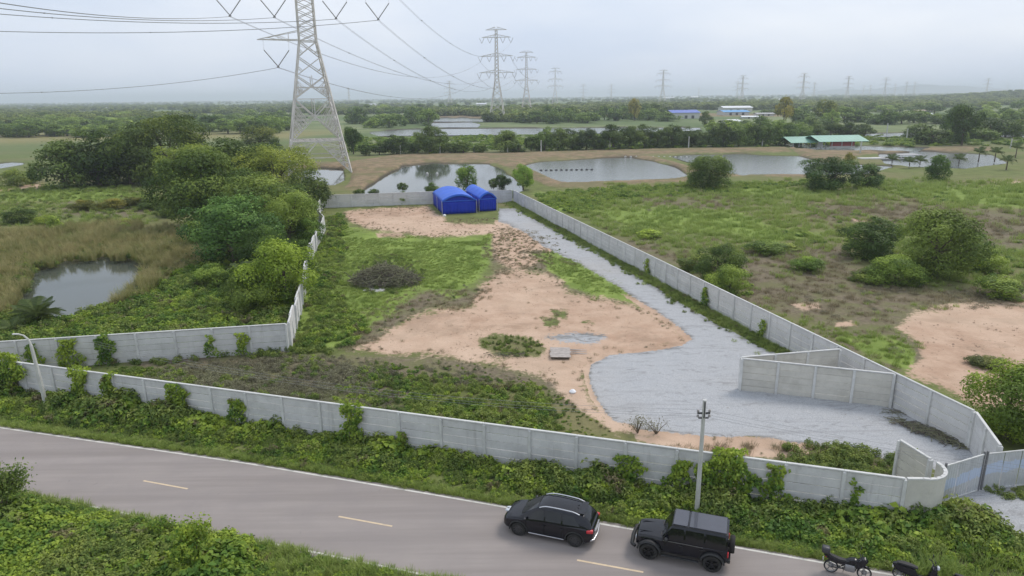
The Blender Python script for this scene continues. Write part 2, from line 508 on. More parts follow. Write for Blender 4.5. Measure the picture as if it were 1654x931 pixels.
LUSH = [
    (14, [(500, 385), (560, 365), (640, 384), (760, 382), (800, 372), (790, 430), (740, 480), (690, 470), (640, 500), (560, 560), (470, 565), (480, 500), (500, 430)]),
    (8, [(860, 410), (900, 405), (950, 430), (1010, 470), (1025, 490), (960, 480), (920, 465), (890, 440)]),
    (12, [(960, 340), (1080, 335), (1200, 345), (1240, 365), (1330, 380), (1240, 392), (1180, 378), (1060, 372), (1000, 360)]),
    (10, [(860, 312), (930, 315), (960, 340), (900, 345)]),
    (10, [(1350, 545), (1440, 545), (1480, 570), (1470, 600), (1400, 575)]),
    (10, [(0, 305), (160, 303), (230, 318), (150, 325), (0, 325)]),
    (10, [(1200, 300), (1350, 310), (1300, 318), (1180, 312)]),
    (12, [(1420, 310), (1654, 300), (1800, 310), (1800, 335), (1600, 335)]),
]
BANK = [
    (5, [(450, 262), (560, 262), (600, 256), (640, 250), (700, 248), (820, 247), (960, 243), (1100, 240), (1270, 238), (1280, 246), (1120, 248), (1040, 250), (1090, 262), (1135, 276), (1110, 280), (1075, 263), (1030, 256), (960, 255), (870, 259), (845, 266), (905, 294), (1000, 292), (1110, 287), (1120, 294), (1000, 299), (900, 305), (880, 300), (830, 275), (800, 264), (700, 263), (655, 268), (585, 308), (556, 305), (565, 295), (570, 275), (470, 272)]),
    (5, [(1270, 236), (1400, 242), (1560, 236), (1600, 240), (1560, 246), (1400, 250), (1340, 262), (1320, 262), (1290, 250)]),
    (5, [(1130, 276), (1200, 282), (1320, 282), (1300, 287), (1130, 284)]),
    (3, [(690, 186), (900, 180), (1000, 182), (1300, 185), (1300, 189), (900, 188), (780, 192), (690, 190)]),
    (4, [(1380, 240), (1600, 238), (1620, 245), (1400, 247)]),
]
REEDY = [
    (12, [(-80, 375), (150, 365), (310, 368), (330, 400), (280, 440), (210, 480), (130, 505), (-80, 530)]),
    (10, [(560, 212), (-50, 214), (-50, 235), (250, 225), (460, 225)]),
]

def mask(px, py, defs):
    m = np.zeros(px.shape)
    for soft, poly in defs:
        P = np.asarray(poly)
        lo, hi = P.min(0) - 3 * soft, P.max(0) + 3 * soft
        sel = (px > lo[0]) & (px < hi[0]) & (py > lo[1]) & (py < hi[1])
        if sel.any():
            sd = sdist(px[sel], py[sel], poly)
            m[sel] = np.maximum(m[sel], np.clip(0.5 + sd / (2 * soft), 0, 1))
    return m

# smooth value noise for numpy work
def vnoise(x, y, seed=0):
    r = np.random.default_rng(seed).uniform(-1, 1, (256, 256))
    xi = np.floor(x).astype(int); yi = np.floor(y).astype(int)
    fx = x - xi; fy = y - yi
    fx = fx * fx * (3 - 2 * fx); fy = fy * fy * (3 - 2 * fy)
    g = lambda a, b: r[a & 255, b & 255]
    return (g(xi, yi) * (1 - fx) + g(xi + 1, yi) * fx) * (1 - fy) + (g(xi, yi + 1) * (1 - fx) + g(xi + 1, yi + 1) * fx) * fy

# ------------------------------------------------------------------ ground: one sheet to the horizon
def build_ground():
    rows = [2.0, 6.0, 10.0, 14.0]
    for y in np.arange(1010, 166, -1.9):
        g = G(827, y)
        if g.y > 15: rows.append(g.y)
    while rows[-1] < 15000: rows.append(rows[-1] * 1.25)
    R = np.array(rows)
    A = np.concatenate([np.arange(-180, -44, 6.0), np.linspace(-42, 42, 640), np.arange(48, 180, 6.0)])
    A = np.radians(A)
    nr, na = len(R), len(A)
    RR, AA = np.meshgrid(R, A, indexing='ij')
    X = RR * np.sin(AA); Y = RR * np.cos(AA)
    px, py = proj(X, Y)
    Z = 0.05 * vnoise(X * 0.5, Y * 0.5, 1) + 0.03 * vnoise(X * 1.7, Y * 1.7, 2)
    at = {}
    at['dirt'] = mask(px, py, DIRT) * (1 - mask(px, py, NODIRT))
    at['gravel'] = mask(px, py, GRAVEL)
    at['dirt'] = np.clip(at['dirt'] + .5 * (at['gravel'] > .02) * (at['dirt'] > .03), 0, 1)
    at['dry'] = mask(px, py, DRY)
    at['lush'] = mask(px, py, LUSH)
    at['bank'] = mask(px, py, BANK)
    at['reedy'] = mask(px, py, REEDY)
    Z += 0.55 * np.clip(at['bank'] * 1.6 - 0.6, 0, 1) + 0.02
    pd = np.zeros(X.shape)
    for k, poly in POND.items():
        soft = 2.2 if k != 'near' else 7
        wob = soft * 0.7 * vnoise(X * 0.12, Y * 0.12, 5)
        P = np.asarray(poly); lo, hi = P.min(0) - 12, P.max(0) + 12
        sel = (px > lo[0]) & (px < hi[0]) & (py > lo[1]) & (py < hi[1])
        sd = sdist(px[sel], py[sel], poly) + wob[sel]
        pd[sel] = np.maximum(pd[sel], np.clip(0.5 + sd / (2 * soft), 0, 1))
    Z = Z * (1 - pd) - 1.1 * pd
    # gravel spread a little proud of the soil, with small windrows at its edges
    gm = at['gravel']
    Z += 0.06 * np.clip(gm * 2 - 0.6, 0, 1) + 0.10 * np.clip(1 - np.abs(gm - 0.55) * 5, 0, 1) * (0.5 + 0.5 * vnoise(X * 1.2, Y * 1.2, 9))
    # keep the road bed flat
    dl = (Y - (28.0 - 0.3065 * X)) * 0.956
    flat = np.clip((5.2 - np.abs(dl)) / 1.0, 0, 1)
    Z = Z * (1 - flat)
    V = np.concatenate([[[0, 0, 0]], np.stack([X, Y, Z], -1).reshape(-1, 3)])
    i, j = np.meshgrid(np.arange(nr - 1), np.arange(na), indexing='ij')
    j2 = (j + 1) % na
    Q = np.stack([1 + i * na + j, 1 + i * na + j2, 1 + (i + 1) * na + j2, 1 + (i + 1) * na + j], -1).reshape(-1, 4)[:, ::-1]
    me = bpy.data.meshes.new('ground')
    tri = np.stack([np.zeros(na, int), 1 + np.arange(na), 1 + (np.arange(na) + 1) % na], -1)[:, ::-1]
    nq, ntr = len(Q), len(tri)
    me.vertices.add(len(V)); me.vertices.foreach_set('co', V.astype(np.float32).ravel())
    me.loops.add(nq * 4 + ntr * 3)
    me.loops.foreach_set('vertex_index', np.concatenate([Q.ravel(), tri.ravel()]).astype(np.int32))
    me.polygons.add(nq + ntr)
    me.polygons.foreach_set('loop_start', np.concatenate([np.arange(nq) * 4, nq * 4 + np.arange(ntr) * 3]).astype(np.int32))
    for k, a in at.items():
        t = me.attributes.new(k, 'FLOAT', 'POINT')
        t.data.foreach_set('value', np.concatenate([[0], a.ravel()]).astype(np.float32))
    t = me.attributes.new('wet', 'FLOAT', 'POINT')
    t.data.foreach_set('value', np.concatenate([[0], pd.ravel()]).astype(np.float32))
    me.update(calc_edges=True)
    me.polygons.foreach_set('use_smooth', [True] * len(me.polygons))
    m, nt, bs = new_mat('ground')
    geo = nd(nt, 'ShaderNodeNewGeometry')
    pos = geo.outputs['Position']
    nb = noise(nt, 0.035, 5, 0.6, pos)
    nm = noise(nt, 0.35, 5, 0.62, pos)
    nf = noise(nt, 2.6, 5, 0.65, pos)
    nff = noise(nt, 14.0, 3, 0.6, pos)
    grass = mixc(nt, mrange(nt, nm, 0.35, 0.65), (0.125, 0.150, 0.048), (0.180, 0.210, 0.068))
    grass = mixc(nt, mrange(nt, nb, 0.42, 0.66), grass, (0.205, 0.185, 0.090))
    grass = mixc(nt, mrange(nt, nf, 0.45, 0.75, 0, 0.6), grass, (0.095, 0.105, 0.045))
    # far plain: broad fields
    nfar = noise(nt, 0.006, 4, 0.5, pos, 0.6)
    farc = mixc(nt, mrange(nt, nfar, 0.45, 0.58), (0.125, 0.175, 0.070), (0.215, 0.245, 0.120))
    fm = nd(nt, 'ShaderNodeMapping'); fm.inputs['Scale'].default_value = (.25, 1, 1); nt.links.new(pos, fm.inputs['Vector'])
    farc = mixc(nt, mrange(nt, noise(nt, 0.10, 6, 0.7, fm.outputs[0]), 0.42, 0.62, 0, 0.75), farc, (0.110, 0.150, 0.062))
    sep = nd(nt, 'ShaderNodeSeparateXYZ'); nt.links.new(pos, sep.inputs[0])
    col = mixc(nt, mrange(nt, sep.outputs['Y'], 170, 420), grass, farc)
    def layer(col, name, c, amp=0.7, w=0.10, fine=0.35):
        a = nd(nt, 'ShaderNodeAttribute', attribute_name=name)
        n = mth(nt, 'ADD', mth(nt, 'MULTIPLY', mth(nt, 'SUBTRACT', nm, 0.5), amp), mth(nt, 'MULTIPLY', mth(nt, 'SUBTRACT', nf, 0.5), fine))
        gate = mrange(nt, a.outputs['Fac'], 0.0, 0.15)
        f = mrange(nt, mth(nt, 'ADD', a.outputs['Fac'], mth(nt, 'MULTIPLY', n, gate)), 0.5 - w, 0.5 + w)
        return mixc(nt, f, col, c), f
    reed, _ = layer(col, 'reedy', mixc(nt, nm, (0.20, 0.20, 0.08), (0.28, 0.24, 0.12)), w=0.3)
    dryc = mixc(nt, mrange(nt, nf, 0.35, 0.7), (0.150, 0.122, 0.085), (0.230, 0.195, 0.130))
    dryc = mixc(nt, mrange(nt, nm, 0.42, 0.62, 0, 0.75), dryc, (0.160, 0.165, 0.070))
    col, _ = layer(reed, 'dry', dryc, amp=1.3, w=0.22, fine=0.6)
    lushc = mixc(nt, mrange(nt, nm, 0.35, 0.65), (0.160, 0.225, 0.048), (0.240, 0.315, 0.075))
    lushc = mixc(nt, mrange(nt, nf, 0.5, 0.75, 0, 0.5), lushc, (0.12, 0.155, 0.045))
    col, _ = layer(col, 'lush', lushc, amp=1.0, w=0.2)
    bankc = mixc(nt, mrange(nt, nm, 0.35, 0.65), (0.20, 0.145, 0.095), (0.33, 0.235, 0.155))
    bankc = mixc(nt, mrange(nt, nf, 0.46, 0.62, 0, 0.75), bankc, (0.16, 0.165, 0.07))
    bankc = mixc(nt, mrange(nt, noise(nt, 0.12, 4, 0.6, pos), 0.48, 0.60, 0, 0.7), bankc, (0.165, 0.160, 0.075))
    col, _ = layer(col, 'bank', bankc, amp=0.6, w=0.15)
    dirtc = mixc(nt, mrange(nt, nm, 0.30, 0.70), (0.42, 0.280, 0.195), (0.55, 0.395, 0.290))
    dirtc = mixc(nt, mrange(nt, nf, 0.55, 0.78, 0, 0.55), dirtc, (0.34, 0.235, 0.165))
    dirtc = mixc(nt, mrange(nt, noise(nt, 0.16, 6, 0.7, pos, 0.8), 0.50, 0.64, 0, 0.6), dirtc, (0.33, 0.235, 0.165))
    dirtc = mixc(nt, mrange(nt, noise(nt, 0.9, 6, 0.7, pos, 1.5), 0.60, 0.68, 0, 0.5), dirtc, (0.24, 0.19, 0.13))
    dirtc = mixc(nt, mrange(nt, nff, 0.6, 0.8, 0, 0.2), dirtc, (0.62, 0.47, 0.37))
    dirtc = mixc(nt, mrange(nt, nb, 0.40, 0.62, 0, 0.6), dirtc, (0.62, 0.47, 0.35))
    col, fd = layer(col, 'dirt', dirtc, amp=1.1, w=0.16, fine=1.1)
    # gravel: blue grey chippings, pushed about by wheels
    strm = nd(nt, 'ShaderNodeMapping'); strm.inputs['Scale'].default_value = (0.35, 1.1, 1)
    strm.inputs['Rotation'].default_value = (0, 0, math.radians(12)); nt.links.new(pos, strm.inputs['Vector'])
    st = noise(nt, 1.4, 6, 0.72, strm.outputs[0], 1.2)
    gc = mixc(nt, mrange(nt, nff, 0.3, 0.7), (0.325, 0.335, 0.35), (0.47, 0.48, 0.49))
    gc = mixc(nt, mrange(nt, st, 0.53, 0.64, 0, 0.62), gc, (0.245, 0.245, 0.245))
    rt = nd(nt, 'ShaderNodeMapping'); rt.inputs['Scale'].default_value = (0.10, 1.6, 1); rt.inputs['Rotation'].default_value = (0, 0, math.radians(14)); nt.links.new(pos, rt.inputs['Vector'])
    gc = mixc(nt, mrange(nt, noise(nt, 0.8, 4, 0.6, rt.outputs[0], 0.4), 0.56, 0.66, 0, 0.4), gc, (0.27, 0.27, 0.275))
    gc = mixc(nt, mrange(nt, noise(nt, 60, 2, 0.5, pos), 0.5, 0.8, 0, 0.35), gc, (0.55, 0.56, 0.57))
    gc = mixc(nt, mrange(nt, nb, 0.45, 0.7, 0, 0.35), gc, (0.42, 0.38, 0.33))
    ga = nd(nt, 'ShaderNodeAttribute', attribute_name='gravel')
    edge = mth(nt, 'MULTIPLY', mrange(nt, ga.outputs['Fac'], 1.0, 0.55), mrange(nt, st, 0.44, 0.56))
    gc = mixc(nt, mth(nt, 'MULTIPLY', edge, 0.75), gc, (0.17, 0.165, 0.15))
    col, fg = layer(col, 'gravel', gc, amp=0.55, w=0.07, fine=0.7)
    wet = nd(nt, 'ShaderNodeAttribute', attribute_name='wet')
    col = mixc(nt, mrange(nt, wet.outputs['Fac'], 0.05, 0.45), col, (0.075, 0.065, 0.048))
    nt.links.new(col, bs.inputs['Base Color'])
    bs.inputs['Roughness'].default_value = 0.95
    bs.inputs['Specular IOR Level'].default_value = 0.15
    hgt = mth(nt, 'ADD', mth(nt, 'MULTIPLY', nf, 1.0), mth(nt, 'ADD', mth(nt, 'MULTIPLY', nff, 0.25), mth(nt, 'MULTIPLY', st, 0.5)))
    bump(nt, hgt, 0.55, 0.12, bs)
    o = link('ground', me, m)
    tag(o, 'flat marshy ground of grass, bare earth and grey gravel', 'ground', kind='structure')

build_ground()

# water
mw, nt, bs = new_mat('pond_water')
geo = nd(nt, 'ShaderNodeNewGeometry')
wc = mixc(nt, noise(nt, 0.03, 3, 0.5, geo.outputs['Position']), (0.060, 0.072, 0.058), (0.100, 0.110, 0.090))
nt.links.new(wc, bs.inputs['Base Color'])
bs.inputs['Roughness'].default_value = 0.06
bs.inputs['IOR'].default_value = 1.33
bump(nt, noise(nt, 1.5, 3, 0.5, geo.outputs['Position']), 0.05, 0.05, bs)
mw2, nt, bs = new_mat('ruffled_pond_water')
geo = nd(nt, 'ShaderNodeNewGeometry')
nt.links.new(mixc(nt, noise(nt, 0.02, 3, 0.5, geo.outputs['Position']), (0.15, 0.165, 0.15), (0.21, 0.225, 0.21)), bs.inputs['Base Color'])
bs.inputs['Roughness'].default_value = 0.17
bs.inputs['IOR'].default_value = 1.33
bump(nt, noise(nt, 2.5, 3, 0.6, geo.outputs['Position']), 0.35, 0.10, bs)
WL = {'near': 'small pond ringed by tall reeds at the left', 'tower': 'small pond at the foot of the big pylon',
      'left': 'fish pond behind the blue tents', 'middle': 'wide fish pond in the middle with pale banks',
      'right': 'long fish pond right of the round bush', 'far right': 'pond beside the palms at the far right',
      'grey': 'grey pond below the green roofed shed', 'strip': 'long thin strip of water behind the tree row',
      'narrow a': 'upper of two thin pools beside the second pylon', 'narrow b': 'lower of two thin pools beside the second pylon',
      'right strip': 'thin pool behind the green roofed shed', 'right strip b': 'thin pool at the right edge', 'pale left': 'pale pool at the left edge'}
for k, poly in POND.items():
    c = np.mean(np.asarray(poly, float), 0)
    pts = []
    for p in poly:
        v = np.asarray(p, float) - c
        L = np.linalg.norm(v)
        q = c + v * (1 + (9 if k == 'near' else 3) / L)
        pts.append(G(q[0], q[1], 0))
    mb = MB()
    mb.add([(p.x, p.y, -0.32) for p in pts], [tuple(range(len(pts)))])
    o = mb.build('pond_water', mw if k in ('near', 'tower', 'left') else mw2)
    if o.data.polygons[0].normal.z < 0: o.data.flip_normals()
    tag(o, WL[k], 'pond', kind='structure')

# ------------------------------------------------------------------ road
def lerp_line(pts, x):
    for a, b in zip(pts, pts[1:]):
        if x <= b[0]: break
    t = (x - a[0]) / (b[0] - a[0])
    return a[1] + (b[1] - a[1]) * t
UP = [(-90, 57.7)] + [tuple(G(*p)[:2]) for p in ((0, 692), (400, 750), (700, 800.5))] + [(6.6, 28.62), (16.0, 25.6), (70, 9.0)]
LO_ = lambda x: 24.5 - 0.309 * x
mroad, nt, bs = new_mat('asphalt')
geo = nd(nt, 'ShaderNodeNewGeometry'); pos = geo.outputs['Position']
rm = nd(nt, 'ShaderNodeMapping'); rm.inputs['Rotation'].default_value = (0, 0, math.radians(17)); rm.inputs['Scale'].default_value = (0.05, 0.9, 1)
nt.links.new(pos, rm.inputs['Vector'])
c = mixc(nt, mrange(nt, noise(nt, 1.0, 5, 0.6, rm.outputs[0]), 0.3, 0.7), (0.225, 0.196, 0.180), (0.312, 0.275, 0.254))
c = mixc(nt, mrange(nt, noise(nt, 0.4, 5, 0.6, pos), 0.35, 0.75, 0, 0.5), c, (0.225, 0.200, 0.193))
c = mixc(nt, mrange(nt, noise(nt, 45, 2, 0.5, pos), 0.35, 0.75, 0, 0.4), c, (0.33, 0.30, 0.285))
c = mixc(nt, mrange(nt, noise(nt, 0.8, 6, 0.75, pos, 2.0), 0.655, 0.67, 0, 0.3), c, (0.15, 0.135, 0.13))
nt.links.new(c, bs.inputs['Base Color'])
bs.inputs['Roughness'].default_value = 0.8
bump(nt, noise(nt, 60, 2, 0.5, pos), 0.25, 0.01, bs)
xs = np.concatenate([np.linspace(-90, -35, 10), np.linspace(-33, 20, 40), np.linspace(24, 70, 8)])
mb = MB(); vs = []
for x in xs:
    yu, yl = lerp_line(UP, x) + 0.22, LO_(x) - 0.22
    wob = 0.05 * math.sin(x * 1.7) + 0.04 * math.sin(x * 4.1)
    vs += [(x, yu + wob + 0.06, 0.0), (x, yu + wob, 0.045), (x, yl - wob, 0.045), (x, yl - wob - 0.06, 0.0)]
mb.add(vs, [(4 * i + k, 4 * i + 4 + k, 4 * i + 5 + k, 4 * i + 1 + k) for i in range(len(xs) - 1) for k in range(3)])
o = mb.build('road', mroad); tag(o, 'grey brown asphalt road crossing the foreground', 'road', kind='structure')
M_PAINT = plain('worn_white_paint', (0.62, 0.60, 0.55), 0.8, var=0.12, scale=2, dark=(0.36, 0.33, 0.31))
M_PAINT2 = plain('worn_yellow_paint', (0.62, 0.49, 0.33), 0.8, var=0.12, scale=2, dark=(0.42, 0.35, 0.29))
for f, off, lab in ((lambda x: lerp_line(UP, x), 0, 'white edge line on the far side of the road'), (LO_, 0, 'white edge line on the near side of the road, half overgrown')):
    mb = MB(); vs = []
    for x in xs:
        y = f(x); vs += [(x, y + 0.065, 0.049), (x, y - 0.065, 0.049)]
    mb.add(vs, [(2 * i, 2 * i + 2, 2 * i + 3, 2 * i + 1) for i in range(len(xs) - 1)])
    tag(mb.build('edge_line', M_PAINT), lab, 'road marking', kind='structure')
d = Vector((math.cos(math.radians(-16.95)), math.sin(math.radians(-16.95)), 0)); nrm = Vector((-d.y, d.x, 0))
p0 = G(232, 778)
for k in range(0, 3):
    a = p0 + d * (12.32 * k); b = a + d * 3.0
    mb = MB(); mb.add([(*(q + nrm * s * 0.055)[:2], 0.0492) for q, s in ((a, 1), (a, -1), (b, -1), (b, 1))], [(0, 1, 2, 3)])
    w = ['left of the lamp post', 'nearest the left edge', 'between the left hedge and the black cars', 'just in front of the boxy black car']
    tag(mb.build('lane_dash', M_PAINT2), 'pale lane dash ' + {0: 'above the leafy bank at the left', 1: 'left of the black crossover', 2: 'in front of the boxy off-roader'}.get(k, 'outside the frame'), 'road marking', 'centre line dashes', kind='structure')

# ------------------------------------------------------------------ precast concrete walls
WALL_H = 2.45
_pm = MB().box((0.5, 0, 0.5), (1, 0.05, 1), bev=0.012).mesh('plank')
_pm.materials.append(M_CONC)
_pmc = _pm.copy(); _pmc.materials.clear(); _pmc.materials.append(M_CREAM)
_post = MB().box((0, 0, 0.5), (0.17, 0.25, 1.0), bev=0.015).mesh('post'); _post.materials.append(M_POST)
_cop = MB().box((0.5, 0, 0), (1, 0.15, 0.08), bev=0.012).mesh('coping'); _cop.materials.append(M_POST)

def wall(label, path, n_bays, planks=5, cream=False, jit=0.0, name='concrete_wall', h=WALL_H):
    """posts, stacked planks and copings along a path of (x, y); n_bays per segment"""
    t = thing(name, (path[0][0], path[0][1], 0), label, 'wall', 'precast concrete walls')
    r = random.Random(len(label))
    org = Vector((path[0][0], path[0][1], 0))
    for si, ((a, b), nb) in enumerate(zip(zip(path, path[1:]), n_bays)):
        a, b = Vector((*a, 0)), Vector((*b, 0))
        d = (b - a); L = d.length / nb; d.normalize()
        ang = math.atan2(d.y, d.x)
        for i in range(nb):
            p = a + d * L * i - org
            tilt = r.uniform(-jit, jit)
            ph = h / planks
            for k in range(planks):
                o = link('plank', _pmc if cream else _pm, None, t)
                o.location = p + d * 0.06 + Vector((0, 0, k * ph)) + Vector((-d.y, d.x, 0)) * r.uniform(-0.012, 0.012)
                o.rotation_euler = (tilt, r.uniform(-0.0015, 0.0015), ang + r.uniform(-0.002, 0.002))
                o.scale = (L - 0.12, 1, ph - 0.026)
            o = link('coping', _cop, None, t)
            o.location = p + Vector((0, 0, h + 0.042)) + d * 0.004 - Vector((-d.y, d.x, 0)) * tilt * h
            o.rotation_euler = (0, 0, ang); o.scale = (L - 0.008, 1, 1)
            if not (si > 0 and i == 0) or True:
                o = link('post', _post, None, t)
                o.location = p; o.rotation_euler = (tilt, 0, ang); o.scale = (1, 1, h + 0.001)
        if si == len(n_bays) - 1:
            o = link('post', _post, None, t)
            o.location = b - org; o.rotation_euler = (0, 0, ang); o.scale = (1, 1, h + 0.001)
    return t

FW0, FW1 = (-45.5, 48.85), (18.95, 29.2)
wall('long grey precast wall beside the road, half buried in green weeds', [FW0, FW1], [25])
wall('grey precast wall with creepers running from the left edge to the leaning pale wall', [(-44.8, 49.45), (-18.9, 53.9)], [9])
wall('uneven pale wall climbing away beside the dark trees at the left of the lot', [(-18.8, 54.3), (-21.9, 68.9), (-25.7, 84.3), (-29.8, 107.6), (-33.8, 117.4), (-36.5, 131.6)], [6, 6, 9, 4, 5], jit=0.05, planks=4)
wall('far pale wall behind the tents at the edge of the fish pond', [(-36.5, 132.2), (-15.4, 135.8), (0.2, 136.6)], [8, 6], planks=4)
wall('straight grey wall running down the right side of the gravel drive', [(0.6, 136.3), (25.5, 42.1), (27.0, 36.4)], [36, 2], planks=5)
wall('short grey wall between the drive wall and the metal gate', [(27.0, 36.2), (25.7, 32.3)], [2])
wall('cream panelled wall standing on the gravel, front side of the narrow pen', [(16.25, 45.0), (25.35, 41.95)], [4], cream=True)
wall('cream panelled wall at the back of the narrow pen on the gravel', [(16.3, 45.25), (23.9, 46.6)], [3], cream=True)
# rounded corner at the gateway and its return
t = thing('curved_corner_wall', (19.05, 29.15, 0), 'smooth pale wall that curves round the gateway corner', 'wall', 'precast concrete walls')
arc = []
for k in range(9):
    a = math.radians(-107 + 15 * k)
    arc.append(Vector((20.15 + 1.25 * math.cos(a) - 19.05, 30.35 + 1.25 * math.sin(a) - 29.15, 0)))
arc = [Vector((0.0, 0.03, 0))] + arc
mb = MB(); cp = MB()
for a, b in zip(arc, arc[1:]):
    mid = (a + b) / 2; ang = math.atan2((b - a).y, (b - a).x)
    Mx = Matrix.Translation(mid) @ Matrix.Rotation(ang, 4, 'Z')
    mb.box((0, 0, WALL_H / 2), ((b - a).length + 0.015, 0.12, WALL_H), Mx)
    cp.box((0, 0, WALL_H + 0.045), ((b - a).length + 0.02, 0.17, 0.08), Mx)
mb.build('curved_panel', M_CREAM, t); cp.build('coping', M_POST, t)
wall('short return wall running back from the curved gateway corner', [(21.25, 31.0), (20.8, 33.0)], [1], cream=True)

# corrugated gate
M_SHEET = plain('corrugated_sheet', (0.52, 0.53, 0.54), 0.5, metal=0.1, var=0.1, scale=1.5, objvar=0.04)
nt = M_SHEET.node_tree; bs = nt.nodes['Principled BSDF']
tc = nd(nt, 'ShaderNodeNewGeometry')
sp = nd(nt, 'ShaderNodeSeparateXYZ'); nt.links.new(tc.outputs['Position'], sp.inputs[0])
w1 = noise(nt, 1.0, 4, 0.7, tc.outputs['Position'])
hz = mth(nt, 'ADD', sp.outputs['Z'], mth(nt, 'MULTIPLY', mth(nt, 'SUBTRACT', w1, 0.5), 0.9))
hz = mth(nt, 'ADD', hz, mth(nt, 'MULTIPLY', mth(nt, 'SUBTRACT', sp.outputs['X'], 24), -0.08))
band = mth(nt, 'MULTIPLY', mrange(nt, hz, 0.80, 0.88), mrange(nt, hz, 1.45, 1.52, 1, 0))
src = bs.inputs['Base Color'].links[0].from_socket
nt.links.new(mixc(nt, band, src, (0.50, 0.57, 0.70)), bs.inputs['Base Color'])
def sheet_gate(a, b, label, h=2.2):
    a, b = Vector((*a, 0)), Vector((*b, 0)); L = (b - a).length
    t = thing('sheet_gate', a, label, 'gate', 'corrugated gates', math.atan2((b - a).y, (b - a).x))
    npan = max(1, round(L / 1.1)); pw = L / npan
    for i in range(npan):
        mb = MB(); n = 10; vs = []
        for k in range(n + 1):
            x = i * pw + 0.02 + (pw - 0.04) * k / n
            y = 0.018 if k % 2 else -0.018
            vs += [(x, y - .002, 0.12), (x, y - .002, h - 0.05), (x, y + .002, h - 0.05), (x, y + .002, 0.12)]
        fs = [(4 * k + q, 4 * k + (q + 1) % 4, 4 * k + 4 + (q + 1) % 4, 4 * k + 4 + q) for k in range(n) for q in range(4)]
        mb.add(vs, fs); mb.build('sheet', M_SHEET, t)
    for z in (0.10, h):
        MB().box((L / 2, 0.0, z), (L, 0.07, 0.07), bev=0.008).build('rail', M_POST, t)
    for x in (0, L):
        MB().box((x, 0.0, h / 2 + 0.08), (0.09, 0.09, h + 0.16), bev=0.008).build('post', plain('gate_post', (0.16, 0.16, 0.17), 0.6), t)
sheet_gate((21.95, 30.8), (24.65, 31.9), 'grey corrugated gate leaf joined to the curved corner wall')
sheet_gate((24.85, 31.95), (31.0, 32.9), 'long corrugated gate leaf with a pale blue streak at the right edge')

# ------------------------------------------------------------------ poles by the road
def utility_pole():
    g = G(1125, 832)
    t = thing('electric_pole', g, 'white concrete electric pole behind the boxy black car, small insulators on top', 'electric pole')
    mb = MB(); mb.tube([(0, 0, 0), (0, 0, 6.3)], [0.13, 0.085], 8); mb.build('pole', M_POLE, t, 40)
    MB().box((0, 0, 5.65), (0.62, 0.07, 0.09), bev=0.008).build('cross_arm', M_DARK, t)
    MB().box((0, 0, 5.4), (0.5, 0.07, 0.07), bev=0.008).build('cross_arm', M_DARK, t)
    MB().box((0, -0.10, 5.85), (0.06, 0.05, 0.85), bev=0.008).build('bracket', M_DARK, t)
    for x in (-0.28, 0.28):
        for z in (5.45, 5.72):
            MB().lathe([(0.0, 0), (0.055, 0.0), (0.075, 0.04), (0.045, 0.07), (0.06, 0.10), (0.0, 0.13)], 10, M=Matrix.Translation((x, 0, z))).build('insulator', M_CERAM, t, 50)
    MB().lathe([(0, 0), (0.1, 0), (0.1, 0.05), (0, 0.09)], 10, M=Matrix.Translation((0, 0, 6.3))).build('cap', M_POST, t, 50)
    for k, z in enumerate((5.50, 5.78)):
        for s in (-1, 1):
            pass
    for k, (dy, z) in enumerate(((-0.06, 5.86), (0.06, 5.58), (0.0, 5.47))):
        w = MB()
        for s in (-1, 1):
            e = g + d * (s * 38) + Vector((0, dy, 0))
            pts = []
            for i in range(17):
                f = i / 16
                pts.append(g.lerp(e, f) + Vector((0, dy, z - 1.0 * 4 * f * (1 - f))))
            w.tube(pts, 0.006, 4)
        lab = ('top', 'middle', 'lowest')[k]
        tag(w.build('overhead_wire', M_WIRE), lab + ' of the thin wires strung from the white electric pole', 'wire', 'wires along the road')
M_DARK = plain('dark_metal', (0.07, 0.07, 0.075), 0.55)
utility_pole()
g = G(75, 658)
t = thing('street_lamp', g, 'leaning cream concrete lamp post with a short curved arm at the left', 'street lamp')
def lamp_pt(x, y, z):   # keep the lean in the plane facing the road
    return Vector((x, y, z))
mb = MB(); mb.tube([(0, 0, 0), (-0.05, 0, 2.2), (-0.16, 0.02, 4.6)], [0.15, 0.13, 0.10], 8); mb.build('pole', M_POLE, t, 40)
mb = MB(); mb.tube([(-0.16, 0.02, 4.55), (-0.26, 0.02, 5.0), (-0.5, 0, 5.3), (-0.85, -0.02, 5.42)], [0.075, 0.07, 0.055, 0.05], 6); mb.build('arm', M_POLE, t, 40)
MB().box((-1.02, -0.02, 5.42), (0.42, 0.14, 0.08), bev=0.02).build('lamp_head', M_POST, t)

